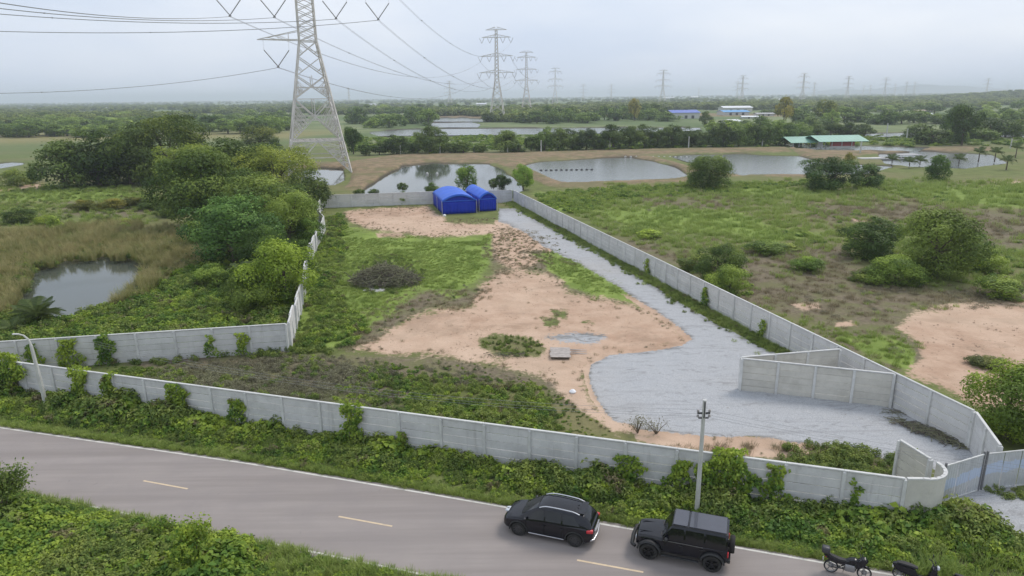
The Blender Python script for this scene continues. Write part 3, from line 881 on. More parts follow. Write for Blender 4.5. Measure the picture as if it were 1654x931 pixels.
# white posts along the pond banks
_bp = MB().tube([(0, 0, 0), (0, 0, 1)], [0.20, 0.15], 6).mesh('bank_post'); _bp.materials.append(M_POLE)
BP = [(634, 248, 9, 'leftmost'), (647, 250, 15, 'second from the left'), (711, 248, 14, 'third from the left'), (766, 247, 11, 'fourth from the left'), (820, 247, 12, 'fifth from the left'),
      (874, 246, 19, 'above the left end of the wide pond'), (985, 242, 19, 'above the middle of the wide pond'), (1112, 239, 18, 'above the two ponds'), (1231, 236, 14, 'left of the green shed'),
      (1300, 222, 12, 'behind the left green roof'), (1382, 219, 12, 'behind the right green roof'), (1432, 218, 18, 'right of the green shed'), (1464, 226, 18, 'between the shed and the tall pale post'), (1535, 217, 22, 'left of the thicket at the right'), (1389, 249, 20, 'in front of the green shed'), (1632, 240, 16, 'near the right edge')]
for px, py, hp, lab in BP:
    p = G(px, py); s = zdepth(p) / FPX
    o = link('bank_post', _bp); o.location = p; hh = hp * s
    o.scale = (max(0.7, 1.5 * s / 0.2 * 0.7), max(0.7, 1.5 * s / 0.2 * 0.7), hh)
    tag(o, 'white concrete post ' + (lab if lab.split()[0] in ('above', 'left', 'behind', 'right', 'between', 'in', 'near') else lab + ' of those behind the fish ponds'), 'post', 'white posts along the pond banks')

# ------------------------------------------------------------------ lattice towers
_unitbar = MB().box((0.5, 0, 0), (1, 1, 1)).mesh('steel_bar'); _unitbar.materials.append(M_STEEL)

def bar_obj(name, a, b, w, parent):
    a, b = Vector(a), Vector(b); dd = b - a
    o = link(name, _unitbar, None, parent)
    o.location = a; o.rotation_mode = 'QUATERNION'
    o.rotation_quaternion = dd.to_track_quat('X', 'Z'); o.scale = (dd.length, w, w)
    return o

def corner(w, k, z):
    sx, sy = ((-1, -1), (1, -1), (1, 1), (-1, 1))[k % 4]
    return Vector((sx * w / 2, sy * w / 2, z))

def tower_near():
    t = thing('transmission_tower', (-56.3, 202, 0), 'large pale steel lattice pylon standing left of the fish ponds', 'pylon', 'lattice pylons', math.radians(19))
    def W(z):
        if z < 36: return 17.2 + (4.6 - 17.2) * z / 36
        return 4.6 - 0.02 * (z - 36)
    lv = [0, 9.0, 20.5, 26.8, 31.8, 36.0, 38.0, 40.0, 42.0, 44.0, 46.0, 48.0, 50.0, 53, 56, 60]
    for k in range(4):
        bar_obj('leg', corner(W(0), k, -0.3), corner(W(36), k, 36), 0.38, t)
        bar_obj('leg', corner(W(36), k, 36), corner(W(60), k, 60), 0.32, t)
    for i, (a, b) in enumerate(zip(lv, lv[1:])):
        wd = 0.24 if i < 5 else 0.17
        for k in range(4):
            A0, B0, A1, B1 = corner(W(a), k, a), corner(W(a), k + 1, a), corner(W(b), k, b), corner(W(b), k + 1, b)
            if i == 0:   # K bracing with sub members between feet and first girt
                m = (A1 + B1) / 2
                bar_obj('brace', A0, m, wd, t); bar_obj('brace', B0, m, wd, t)
                for P0, P1 in ((A0, A1), (B0, B1)):
                    for f in (0.33, 0.66):
                        u = P0.lerp(P1, f); v = P0.lerp(m, f)
                        bar_obj('brace', u, v, 0.20, t)
                        bar_obj('brace', P0.lerp(P1, f), P0.lerp(m, f - 0.25), 0.18, t)
            else:
                bar_obj('brace', A0, B1, wd, t); bar_obj('brace', B0, A1, wd, t)
                if i == 1:
                    for f in (.2, .4, .6, .8):
                        bar_obj('brace', A0.lerp(A1, f), A0.lerp(B1, f) if f < .5 else B0.lerp(A1, f), .17, t)
                        bar_obj('brace', B0.lerp(B1, f), B0.lerp(A1, f) if f < .5 else A0.lerp(B1, f), .17, t)
                if i < 5:
                    bar_obj('brace', A0.lerp(B1, 0.25), A0.lerp(A1, 0.5), 0.19, t)
                    bar_obj('brace', B0.lerp(A1, 0.25), B0.lerp(B1, 0.5), 0.19, t)
            if i == 0:
                for f in (0.3, 0.55, 0.8):
                    bar_obj('brace', A0.lerp(A1, f), A0.lerp(m, f + .12 if f < .8 else 1), .19, t); bar_obj('brace', B0.lerp(B1, f), B0.lerp(m, f + .12 if f < .8 else 1), .19, t)
                bar_obj('girt', A0.lerp(m, .5), B0.lerp(m, .5), .22, t)
            elif i < 3:
                c_ = (A0 + B1 + B0 + A1) / 4
                bar_obj('brace', c_, (A1 + B1) / 2, .19, t); bar_obj('brace', A0.lerp(A1, .5), B0.lerp(B1, .5), .20, t)
            if i < 3:
                nz_ = (7, 9, 5)[i]
                for P0, P1, Q0, Q1 in ((A0, A1, A0, m if i == 0 else B1), (B0, B1, B0, m if i == 0 else A1)):
                    for q in range(1, nz_):      # redundant lattice between the leg and the main diagonal
                        f, f2 = q / nz_, (q + 1) / nz_
                        lim = .98 if i == 0 else .5
                        bar_obj('brace', P0.lerp(P1, f), Q0.lerp(Q1, f * lim), .13, t)
                        if q < nz_ - 1: bar_obj('brace', P0.lerp(P1, f2), Q0.lerp(Q1, f * lim), .13, t)
            if i in (0, 1, 4, 10, 13):
                bar_obj('girt', A1, B1, wd, t)
        if i == 0:
            for k in range(2):
                bar_obj('brace', corner(W(b), k, b), corner(W(b), k + 2, b), .24, t)
            for k in range(4):   # plan bracing, seen from above
                bar_obj('brace', corner(W(b), k, b).lerp(corner(W(b), k + 1, b), .25), corner(W(b), k + 2, b).lerp(corner(W(b), k + 1, b), .25), .18, t)
                bar_obj('brace', (corner(W(b), k, b) + corner(W(b), k + 1, b)) / 2, (corner(W(b), k + 1, b) + corner(W(b), k + 2, b)) / 2, 0.20, t)
    def arm(side, z, length, rise, wz):
        w = W(z) / 2
        mb = MB(); tip = Vector((side * length, 0, z))
        for sy in (-1, 1):
            mb.bar((side * w, sy * w, z), tip, 0.22)
            mb.bar((side * w, sy * w, z + rise), tip, 0.16)
            n = max(3, int(length / 3))
            for q in range(1, n):
                f, f2 = q / n, (q + 0.5) / n
                lo = Vector((side * w, sy * w, z)).lerp(tip, f); hi = Vector((side * w, sy * w, z + rise)).lerp(tip, f)
                hi2 = Vector((side * w, sy * w, z + rise)).lerp(tip, min(1, f + 1 / n))
                mb.bar(lo, hi, 0.09); mb.bar(lo, hi2, 0.09)
        for q in range(1, 5):
            f = q / 5
            mb.bar(Vector((side * w, -w, z)).lerp(tip, f), Vector((side * w, w, z)).lerp(tip, f), 0.10)
        mb.build('cross_arm', M_STEEL, t)
    arm(-1, 36.3, 13.3, 2.4, 0)
    for s in (-1, 1):
        arm(s, 48.3, 24.5, 3.2, 0)
    def vstring(x, ztop, drop=4.3, half=3.3):
        v = MB()
        for s in (-1, 1):
            a, b = Vector((x + s * half, 0, ztop)), Vector((x, 0, ztop - drop))
            pts = []; rs = []
            n = 26
            for q in range(n + 1):
                pts.append(a.lerp(b, q / n)); rs.append(0.19 if q % 2 else 0.10)
            v.tube(pts, rs, 6)
        v.box((x, 0, ztop - drop - 0.15), (0.7, 0.25, 0.3))
        v.build('insulator_string', M_CERAM, t)
        v2 = MB()
        return Vector((x, 0, ztop - drop - 0.3))
    out = {}
    for n_, x in (('a', -19.5), ('b', -8.2), ('c', 8.2), ('d', 20.0)):
        out[n_] = vstring(x, 46.6)
    out['e'] = vstring(-8.5, 33.6)
    for x, z in ((-19.5, 46.6), (-8.2, 46.6), (8.2, 46.6), (20.0, 46.6), (-8.5, 33.6)):   # hanger plates up to the arm
        for s in (-1, 1):
            bar_obj('hanger', (x + s * 3.3, 0, z), (x + s * 3.3, 0, z + 1.9 if z > 40 else z + 2.7), 0.06, t)
    Mx = Matrix.Translation((-56.3, 202, 0)) @ Matrix.Rotation(math.radians(19), 4, 'Z')
    return {k: Mx @ v for k, v in out.items()}
ATT = tower_near()

def tower_far_mesh():
    def W(z):
        return 13.5 + (3.4 - 13.5) * z / 34 if z < 34 else 3.4 - 1.8 * (z - 34) / 42
    mast = MB()
    lv = [0, 8, 15, 21, 26, 30.5, 34, 37, 40, 43, 46, 49, 52, 55, 58, 61, 64, 67, 70, 73, 76]
    for k in range(4):
        mast.bar(corner(W(0), k, 0), corner(W(34), k, 34), 0.42); mast.bar(corner(W(34), k, 34), corner(W(76), k, 76), 0.34)
    for a, b in zip(lv, lv[1:]):
        for k in range(4):
            A0, B0, A1, B1 = corner(W(a), k, a), corner(W(a), k + 1, a), corner(W(b), k, b), corner(W(b), k + 1, b)
            mast.bar(A0, B1, 0.26); mast.bar(B0, A1, 0.26)
    m1 = mast.mesh('lattice_mast'); m1.materials.append(M_STEEL)
    arms = []
    for z, L in ((40.5, 15.2), (54, 14.0), (69, 12.4), (75, 9.0)):
        for s in (-1, 1):
            mb = MB(); tip = Vector((s * L, 0, z))
            for sy in (-1, 1):
                w = W(z) / 2
                mb.bar((s * w, sy * w, z), tip, 0.4); mb.bar((s * w, sy * w, z + 2.2), tip, 0.3)
                for q in (1, 2, 3, 4):
                    f = q / 5
                    mb.bar(Vector((s * w, sy * w, z)).lerp(tip, f), Vector((s * w, sy * w, z + 2.2)).lerp(tip, f - 0.15), 0.16)
            m = mb.mesh('cross_arm'); m.materials.append(M_STEEL); arms.append(m)
            if z < 72:
                for xx in (s * L, s * L * 0.45):
                    v = MB(); v.tube([(xx - 2, 0, z - 0.4), (xx, 0, z - 4.6)], 0.16, 4); v.tube([(xx + 2, 0, z - 0.4), (xx, 0, z - 4.6)], 0.16, 4)
                    mi = v.mesh('insulator_string'); mi.materials.append(M_CERAM); arms.append(mi)
    return m1, arms
m1, arms = tower_far_mesh()
FT = [(808, 57, 1, 'second pylon from the left, standing behind the fish ponds'), (852, 90, 1, 'third pylon in the line running to the horizon'), (895, 114, 1, 'fourth pylon in the line running to the horizon'),
      (1056, 117, 1, 'grey pylon on the horizon above the wide pond'), (1175, 125, 1, 'grey pylon on the horizon above the blue roofed sheds'), (1266, 122, 1, 'first tall pylon on the horizon right of the blue sheds'),
      (1333, 126, 1, 'tall pylon on the horizon above the green roofed shed'), (737, 133, 1, 'faint pylon on the horizon left of the second pylon'), (1168, 133, 1, 'small faint pylon close beside the one above the blue sheds'), (1283, 135, 1, 'short pylon on the horizon just right of a taller one'),
      (1357, 139, 1, 'first of the small pylons bunched above the green shed'), (1367, 139, 1, 'second of the small pylons bunched above the green shed'), (1389, 128, 1, 'tallest of the pylons bunched above the right green roof'),
      (1404, 137, 1, 'pylon left of the dark pair above the right green roof'), (1421, 134, 1, 'left pylon of the dark pair on the right horizon'), (1433, 134, 1, 'right pylon of the dark pair on the right horizon'),
      (1452, 143, 1, 'tiny pylon right of the dark pair'), (1542, 129, 1, 'faint pylon above the wooded rise at the right'), (1572, 137, 1, 'second faint pylon above the wooded rise'), (1606, 133, 1, 'third faint pylon above the wooded rise'), (1627, 132, 1, 'faint pylon nearest the right edge'),
      (937, 138, 1, 'small faint pylon right of the fourth in the line'), (979, 138, 1, 'small faint pylon halfway to the pylon above the wide pond'), (1110, 143, 1, 'tiny pylon left of the blue roofed sheds'), (586, 143, 1, 'tiny pylon right of the big pylon')]
FARP = []
for i, (px, py, s, lab) in enumerate(FT):
    hor = 166.0 - (px) * 0.0116
    up = hor - py
    hh = 76 if up > 30 else 62
    D = (hh - CAM_H) * FPX / up
    X = (px - 827) / FPX * D * 1.037
    D2 = D
    t = thing('transmission_tower', (X, D2, 0), lab, 'pylon', 'lattice pylons', math.radians(-6 if i < 3 else rnd.uniform(-60, 40)))
    t.scale = (hh / 76,) * 3 if i < 3 else (1.2 * hh / 76, 1.2 * hh / 76, hh / 76)
    link('lattice_mast', m1, None, t)
    for a in arms: link(a.name.split('.')[0], a, None, t)
    FARP.append(Vector((X, D2, 0)))

# conductors: pairs hung in a sag curve
def conductor(label, A, B, sag, r=0.045, gap=0.45, spacers=True, name='power_line'):
    A, B = Vector(A), Vector(B)
    t = thing(name, A, label, 'power line', 'power lines of the big pylon')
    side = (B - A).cross(Vector((0, 0, 1))).normalized() * gap / 2
    def P(f): return (B - A) * f - Vector((0, 0, 4 * sag * f * (1 - f)))
    n = 40
    for s in (-1, 1):
        mb = MB(); mb.tube([P(i / n) + side * s for i in range(n + 1)], r, 4); mb.build('wire', M_WIRE, t)
    if spacers:
        L = (B - A).length; k = max(2, int(L / 55))
        for q in range(1, k):
            p = P(q / k)
            mb = MB(); mb.bar(p - side * 1.4, p + side * 1.4, 0.22); mb.build('spacer', M_WIRE, t)
def toward(px, py, Y):
    """the point at ground distance Y behind a picture position, for wires leaving the frame"""
    dd = MR @ np.array([(px - 827) / FPX, -(py - 465.5) / FPX, -1.0])
    t_ = Y / dd[1]
    return Vector((dd[0] * t_, Y, CAM_H + dd[2] * t_))
def left_line(label, A, px, py, Y, sag_at=0.3, lift=0.0):
    """curve through the string A and a point over the left edge, going on to the next tower"""
    Pm = toward(px, py, Y)
    f = 0.38
    B = A + (Pm - A) / f
    sag = 10.0
    # choose B's height so that the curve passes Pm
    B.z = A.z + (Pm.z - A.z + 4 * sag * f * (1 - f)) / f
    conductor(label, A, B, sag, r=0.055)
left_line('twin wires from the outer left insulators running off the upper left', ATT['a'], 0, 5, 140)
left_line('twin wires from the inner left insulators running off the upper left', ATT['b'], 0, 14, 148)
left_line('twin wires from the inner right insulators passing behind the pylon to the left', ATT['c'], 0, 23, 158)
left_line('twin wires from the outer right insulators, lower pair at the left edge', ATT['d'], 0, 51, 165)
left_line('twin wires from the single lower arm, lowest at the left edge', ATT['e'], 0, 151, 160)
T2 = FARP[0]
def t2(x, z): return T2 + Vector((x, 0, z - 4.8))
conductor('wires from the outer right insulators to the second pylon', ATT['d'], t2(15, 40.5), 13)
conductor('wires from the inner right insulators to the second pylon', ATT['c'], t2(7, 40.5), 15)
conductor('wires from the inner left insulators to the second pylon', ATT['b'], t2(-7, 40.5), 10)
conductor('wires from the outer left insulators to the second pylon', ATT['a'], t2(-14, 54), 14)
conductor('wires from the single lower arm to the second pylon', ATT['e'], t2(-15, 40.5), 12)
conductor('highest wires coming from above the frame to the second pylon', ATT['d'] + Vector((0, 0, 12)), t2(12, 69), 16)
T3 = FARP[1]
for x, z, l in ((-15, 40.5, 'lower left'), (15, 40.5, 'lower right'), (-14, 54, 'middle left'), (14, 54, 'middle right')):
    conductor(l + ' wires strung between the second and third pylons', t2(x, z), T3 + Vector((x, 0, z - 4.8)), 9, r=0.07, spacers=False)

# ------------------------------------------------------------------ blue tarpaulin tents
M_TARP = plain('blue_tarpaulin', (0.008, 0.035, 0.42), 0.55, var=0.10, scale=0.9, bmp=0.15, spec=0.2)
M_TARP2 = plain('lit_blue_tarpaulin', (0.030, 0.13, 0.62), 0.5, var=0.14, scale=0.7, bmp=0.2, spec=0.3)  # same tarpaulin made lighter, putting light from above into the roof colour
M_TENTPOLE = plain('tent_pole', (0.5, 0.52, 0.56), 0.5, metal=0.3)
def tent(p, q, length, wall_h, rise, label):
    p, q = Vector((p[0], p[1], 0)), Vector((q[0], q[1], 0))
    w = (q - p).length; ang = math.atan2((q - p).y, (q - p).x)
    t = thing('tarpaulin_tent', p, label, 'tent', 'blue tents at the end of the drive', ang)
    def arch(f):  # f 0..1 across
        return (w * f, wall_h + rise * math.sin(math.pi * f) ** 0.8)
    n, m = 18, 16
    over = 0.25
    mb = MB(); vs = []
    for j in range(m + 1):
        y = -over + (length + 2 * over) * j / m
        rib = 0.05 * math.cos(j * math.pi / 2) if j % 4 else 0.06
        for i in range(n + 1):
            x, z = arch(i / n)
            x = (x - w / 2) * 1.03 + w / 2
            vs.append((x, y, z + 0.03 + rib * math.sin(math.pi * i / n)))
        
    mb.add(vs, [(j * (n + 1) + i, j * (n + 1) + i + 1, (j + 1) * (n + 1) + i + 1, (j + 1) * (n + 1) + i) for j in range(m) for i in range(n)])
    # valance along the two front and back arches and the eaves
    for (j, yy) in ((0, -over), (m, length + over)):
        vs = []
        for i in range(n + 1):
            x, z = arch(i / n); x = (x - w / 2) * 1.03 + w / 2
            vs += [(x, yy, z + 0.03), (x, yy, z - 0.27)]
        mb.add(vs, [(2 * i, 2 * i + 2, 2 * i + 3, 2 * i + 1) for i in range(n)])
    o = mb.build('roof_cover', M_TARP2, t, 50)
    sol = o.modifiers.new('thickness', 'SOLIDIFY'); sol.thickness = 0.03
    def curtain(name, a, b, zt, top=None, folds=9):
        mb = MB(); vs = []; n = 40
        a, b = Vector(a), Vector(b)
        nn = (b - a).cross(Vector((0, 0, 1))).normalized()
        for i in range(n + 1):
            f = i / n; c = a.lerp(b, f)
            zz = zt if top is None else top(f)
            for k in range(5):
                g_ = k / 4
                off = nn * (0.045 * math.sin(f * folds * 6.283) + 0.03 * math.sin(f * 23 + k)) * (1 - 0.8 * g_)
                vs.append(c + off + Vector((0, 0, 0.06 + (zz - 0.06) * g_)))
        mb.add(vs, [(5 * i + k, 5 * (i + 1) + k, 5 * (i + 1) + k + 1, 5 * i + k + 1) for i in range(n) for k in range(4)])
        o = mb.build(name, M_TARP, t, 60)
        s = o.modifiers.new('thickness', 'SOLIDIFY'); s.thickness = 0.02
        return o
    curtain('front_curtain', (0.06, 0.02, 0), (w - 0.06, 0.02, 0), 0, lambda f: wall_h - 0.02)
    curtain('gable_panel', (0.06, 0.10, 0), (w - 0.06, 0.10, 0), 0, lambda f: arch(f)[1] - 0.03, 4)
    curtain('back_curtain', (w - 0.06, length - 0.02, 0), (0.06, length - 0.02, 0), 0, lambda f: arch(f)[1] - 0.03)
    curtain('side_curtain', (0, length, 0), (0, 0.05, 0), wall_h + 0.02)
    curtain('side_curtain', (w, 0.05, 0), (w, length, 0), wall_h + 0.02)
    mb = MB(); mb.box((w / 2, -0.10, wall_h - 0.03), (w, 0.05, 0.14)); mb.build('front_hem', M_TARP2, t)
    for x in (-0.12, w + 0.12):
        for y in (-0.18, length / 2, length + 0.18):
            MB().tube([(x, y, 0), (x, y, wall_h + 0.05)], 0.045, 6).build('frame_pole', M_TENTPOLE, t)
    return t
tent((-12.4, 122.6), (-6.45, 124.1), 12.0, 2.45, 1.1, 'larger blue tarpaulin tent with an arched roof on the red earth')
tent((-5.85, 125.6), (-2.75, 126.5), 12.0, 2.35, 1.15, 'smaller blue arched tent tucked beside the larger one')
# small white bag by the tent corner
mb = MB(); mb.lathe([(0, 0), (0.28, 0.02), (0.33, 0.18), (0.24, 0.36), (0.08, 0.42), (0, 0.44)], 10)
o = mb.build('white_sack', plain('white_plastic', (0.75, 0.76, 0.78), 0.5), None, 60); gg = G(718, 350); o.location = gg
tag(o, 'small white sack lying at the front left corner of the larger tent', 'sack')

# ------------------------------------------------------------------ vehicles
M_BLACK = plain('black_paint', (0.004, 0.0045, 0.009), 0.14, var=0.05, spec=0.55)
M_GLASS = plain('dark_glass', (0.008, 0.009, 0.011), 0.08, var=0.02, spec=0.6)
M_TRIM = plain('black_trim', (0.020, 0.020, 0.021), 0.6, var=0.1)
M_TYRE = plain('tyre_rubber', (0.022, 0.021, 0.020), 0.85, var=0.2, scale=6)
M_RIM = plain('dark_rim', (0.10, 0.10, 0.105), 0.35, metal=0.7)
M_RIMB = plain('black_rim', (0.03, 0.03, 0.032), 0.3, metal=0.6)
M_CHROME = plain('satin_chrome', (0.62, 0.62, 0.64), 0.28, metal=0.9)
M_LAMP = plain('clear_lens', (0.55, 0.58, 0.62), 0.12, spec=0.8)
M_RED = plain('red_lens', (0.50, 0.02, 0.03), 0.15, spec=0.7)
M_PLATE = plain('plate', (0.62, 0.62, 0.60), 0.5)
M_SEAM = plain('panel_seam', (0.003, 0.003, 0.003), 0.9)

def loft(sections):
    """closed skin through mirrored half sections [(x, [(y, z), ...])]"""
    mb = MB(); vs = []
    m = len(sections[0][1])
    for x, hp in sections:
        ring = [(x, y, z) for y, z in hp] + [(x, -y, z) for y, z in reversed(hp[1:-1])]
        vs += ring
    R = 2 * m - 2
    fs = [(i * R + k, i * R + (k + 1) % R, (i + 1) * R + (k + 1) % R, (i + 1) * R + k) for i in range(len(sections) - 1) for k in range(R)]
    fs.append(tuple(reversed(range(R)))); fs.append(tuple((len(sections) - 1) * R + k for k in range(R)))
    mb.add(vs, fs)
    return mb

def resample(keys, n):
    """keys: rows of (x, a, b, ...) to n smooth rows (Catmull-Rom)"""
    K = np.array(keys, float)
    out = []
    m = len(K)
    for i in range(n):
        u = i / (n - 1) * (m - 1); k = min(int(u), m - 2); f = u - k
        p0, p1, p2, p3 = K[max(k - 1, 0)], K[k], K[k + 1], K[min(k + 2, m - 1)]
        c = 0.5 * ((2 * p1) + (-p0 + p2) * f + (2 * p0 - 5 * p1 + 4 * p2 - p3) * f ** 2 + (-p0 + 3 * p1 - 3 * p2 + p3) * f ** 3)
        out.append(0.6 * c + 0.4 * (p1 * (1 - f) + p2 * f))
    return [tuple(r) for r in out]

def cut_wells(o, xs, r, hw, zc):
    """wheel wells: real openings cut out of the body"""
    for x in xs:
        for s in (-1, 1):
            c = MB(); c.tube([(x, s * (hw - 0.32), zc), (x, s * (hw + 0.3), zc)], r, 28)
            co = c.build('cutter', None)
            md = o.modifiers.new('well', 'BOOLEAN'); md.operation = 'DIFFERENCE'; md.object = co; md.solver = 'EXACT'
            bpy.context.view_layer.update()
            dg = bpy.context.evaluated_depsgraph_get()
            me = bpy.data.meshes.new_from_object(o.evaluated_get(dg))
            o.modifiers.clear(); o.data = me
            bpy.data.objects.remove(co)

def car_wheel(t, x, y, r, w, rimmat, spokes=5):
    s = 1 if y > 0 else -1
    mb = MB()
    mb.lathe([(r * 0.66, -w / 2), (r * 0.93, -w / 2), (r * 0.99, -w * 0.36), (r, -w * 0.2), (r, w * 0.2), (r * 0.99, w * 0.36), (r * 0.93, w / 2), (r * 0.66, w / 2)], 32, 'Y', closed=True)
    for k in range(36):
        a = k * math.pi / 18
        mb.box((0, 0, 0), (0.02, w * 0.6, 0.03), Matrix.Rotation(a, 4, 'Y') @ Matrix.Translation((0, 0, r)))
    wo = mb.build('wheel', M_TYRE, t, 40); wo.location = (x, y, r)
    rm = MB()
    rm.lathe([(r * 0.66, s * w * 0.46), (r * 0.60, s * w * 0.46), (r * 0.58, s * w * 0.2), (0.0, s * w * 0.12)], 28, 'Y')
    rm.lathe([(r * 0.67, -w * 0.45), (r * 0.67, w * 0.45)], 28, 'Y')
    for k in range(spokes):
        Mx = Matrix.Rotation(2 * math.pi * k / spokes, 4, 'Y')
        rm.box((0, s * w * 0.36, r * 0.33), (r * 0.17, 0.03, r * 0.62), Mx)
        rm.box((r * .1, s * w * 0.34, r * 0.38), (r * 0.06, 0.03, r * 0.5), Mx)
    rm.lathe([(0, s * w * 0.48), (r * 0.14, s * w * 0.47), (r * 0.16, s * w * 0.3)], 16, 'Y')
    rm.build('rim', rimmat, wo, 40)

def arch_trim(t, x, hw, r, zc, s, mat, wid=0.07, a0=-12, a1=192, out=0.03):
    mb = MB(); vs = []; n = 20
    for i in range(n + 1):
        a = math.radians(a0 + (a1 - a0) * i / n)
        c, sn = math.cos(a), math.sin(a)
        for rr, yy in ((r, hw - 0.03), (r, hw + out), (r + wid, hw + out * 0.7), (r + wid, hw - 0.03)):
            vs.append((x + rr * c, s * yy, zc + rr * sn))
    mb.add(vs, [(4 * i + k, 4 * i + (k + 1) % 4, 4 * i + 4 + (k + 1) % 4, 4 * i + 4 + k) for i in range(n) for k in range(4)] + [(0, 1, 2, 3), tuple(4 * n + k for k in (3, 2, 1, 0))])
    mb.build('wheel_arch', mat, t, 40)

def place(t, near_front, near_rear, track):
    """stand a car so that its near wheels touch the two ground points; front at +x of its own"""
    f, r = Vector((*near_front[:2], 0)), Vector((*near_rear[:2], 0))
    dx = (f - r).normalized(); left = Vector((-dx.y, dx.x, 0))
    c = (f + r) / 2 - left * track
    t.location = (c.x, c.y, 0.045); t.rotation_euler = (0, 0, math.atan2(dx.y, dx.x))

class Green:
    """greenhouse: rows (x, half width bottom, half width top, roof z, base z)"""
    def __init__(s, keys, crown=0.05): s.k = keys; s.c = crown
    def at(s, x):
        K = s.k
        for a, b in zip(K, K[1:]):
            if x <= b[0]: break
        f = (x - a[0]) / (b[0] - a[0])
        return [a[i] + (b[i] - a[i]) * f for i in range(5)]
    def side(s, x, t, sg, off=0.010):
        _, hb, ht, zr, zb = s.at(x)
        y = hb + (ht - hb) * t + off; z = zb + (zr - zb) * t
        return (x, sg * y, z + off * 0.3)
    def body(s):
        rows = []
        for x, hb, ht, zr, zb in s.k:
            rows.append((x, [(0, zb - 0.12), (hb, zb - 0.12), (hb, zb), (hb + (ht - hb) * 0.9, zb + (zr - zb) * 0.9), (ht * 0.93, zr + s.c * 0.3), (ht * 0.6, zr + s.c * 0.8), (0, zr + s.c)]))
        return loft(rows)

def side_window(gh, x0, x1, t0, t1, sg, slant0=0.0, slant1=0.0, n=8, off=0.012):
    mb = MB(); vs = []
    for i in range(n + 1):
        f = i / n
        xa = x0 + (x1 - x0) * f
        xt = (x0 + slant0) + ((x1 + slant1) - (x0 + slant0)) * f
        vs += [gh.side(xa, t0, sg, off), gh.side(xt, t1, sg, off)]
    mb.add(vs, [(2 * i, 2 * i + 2, 2 * i + 3, 2 * i + 1) for i in range(n)])
    return mb

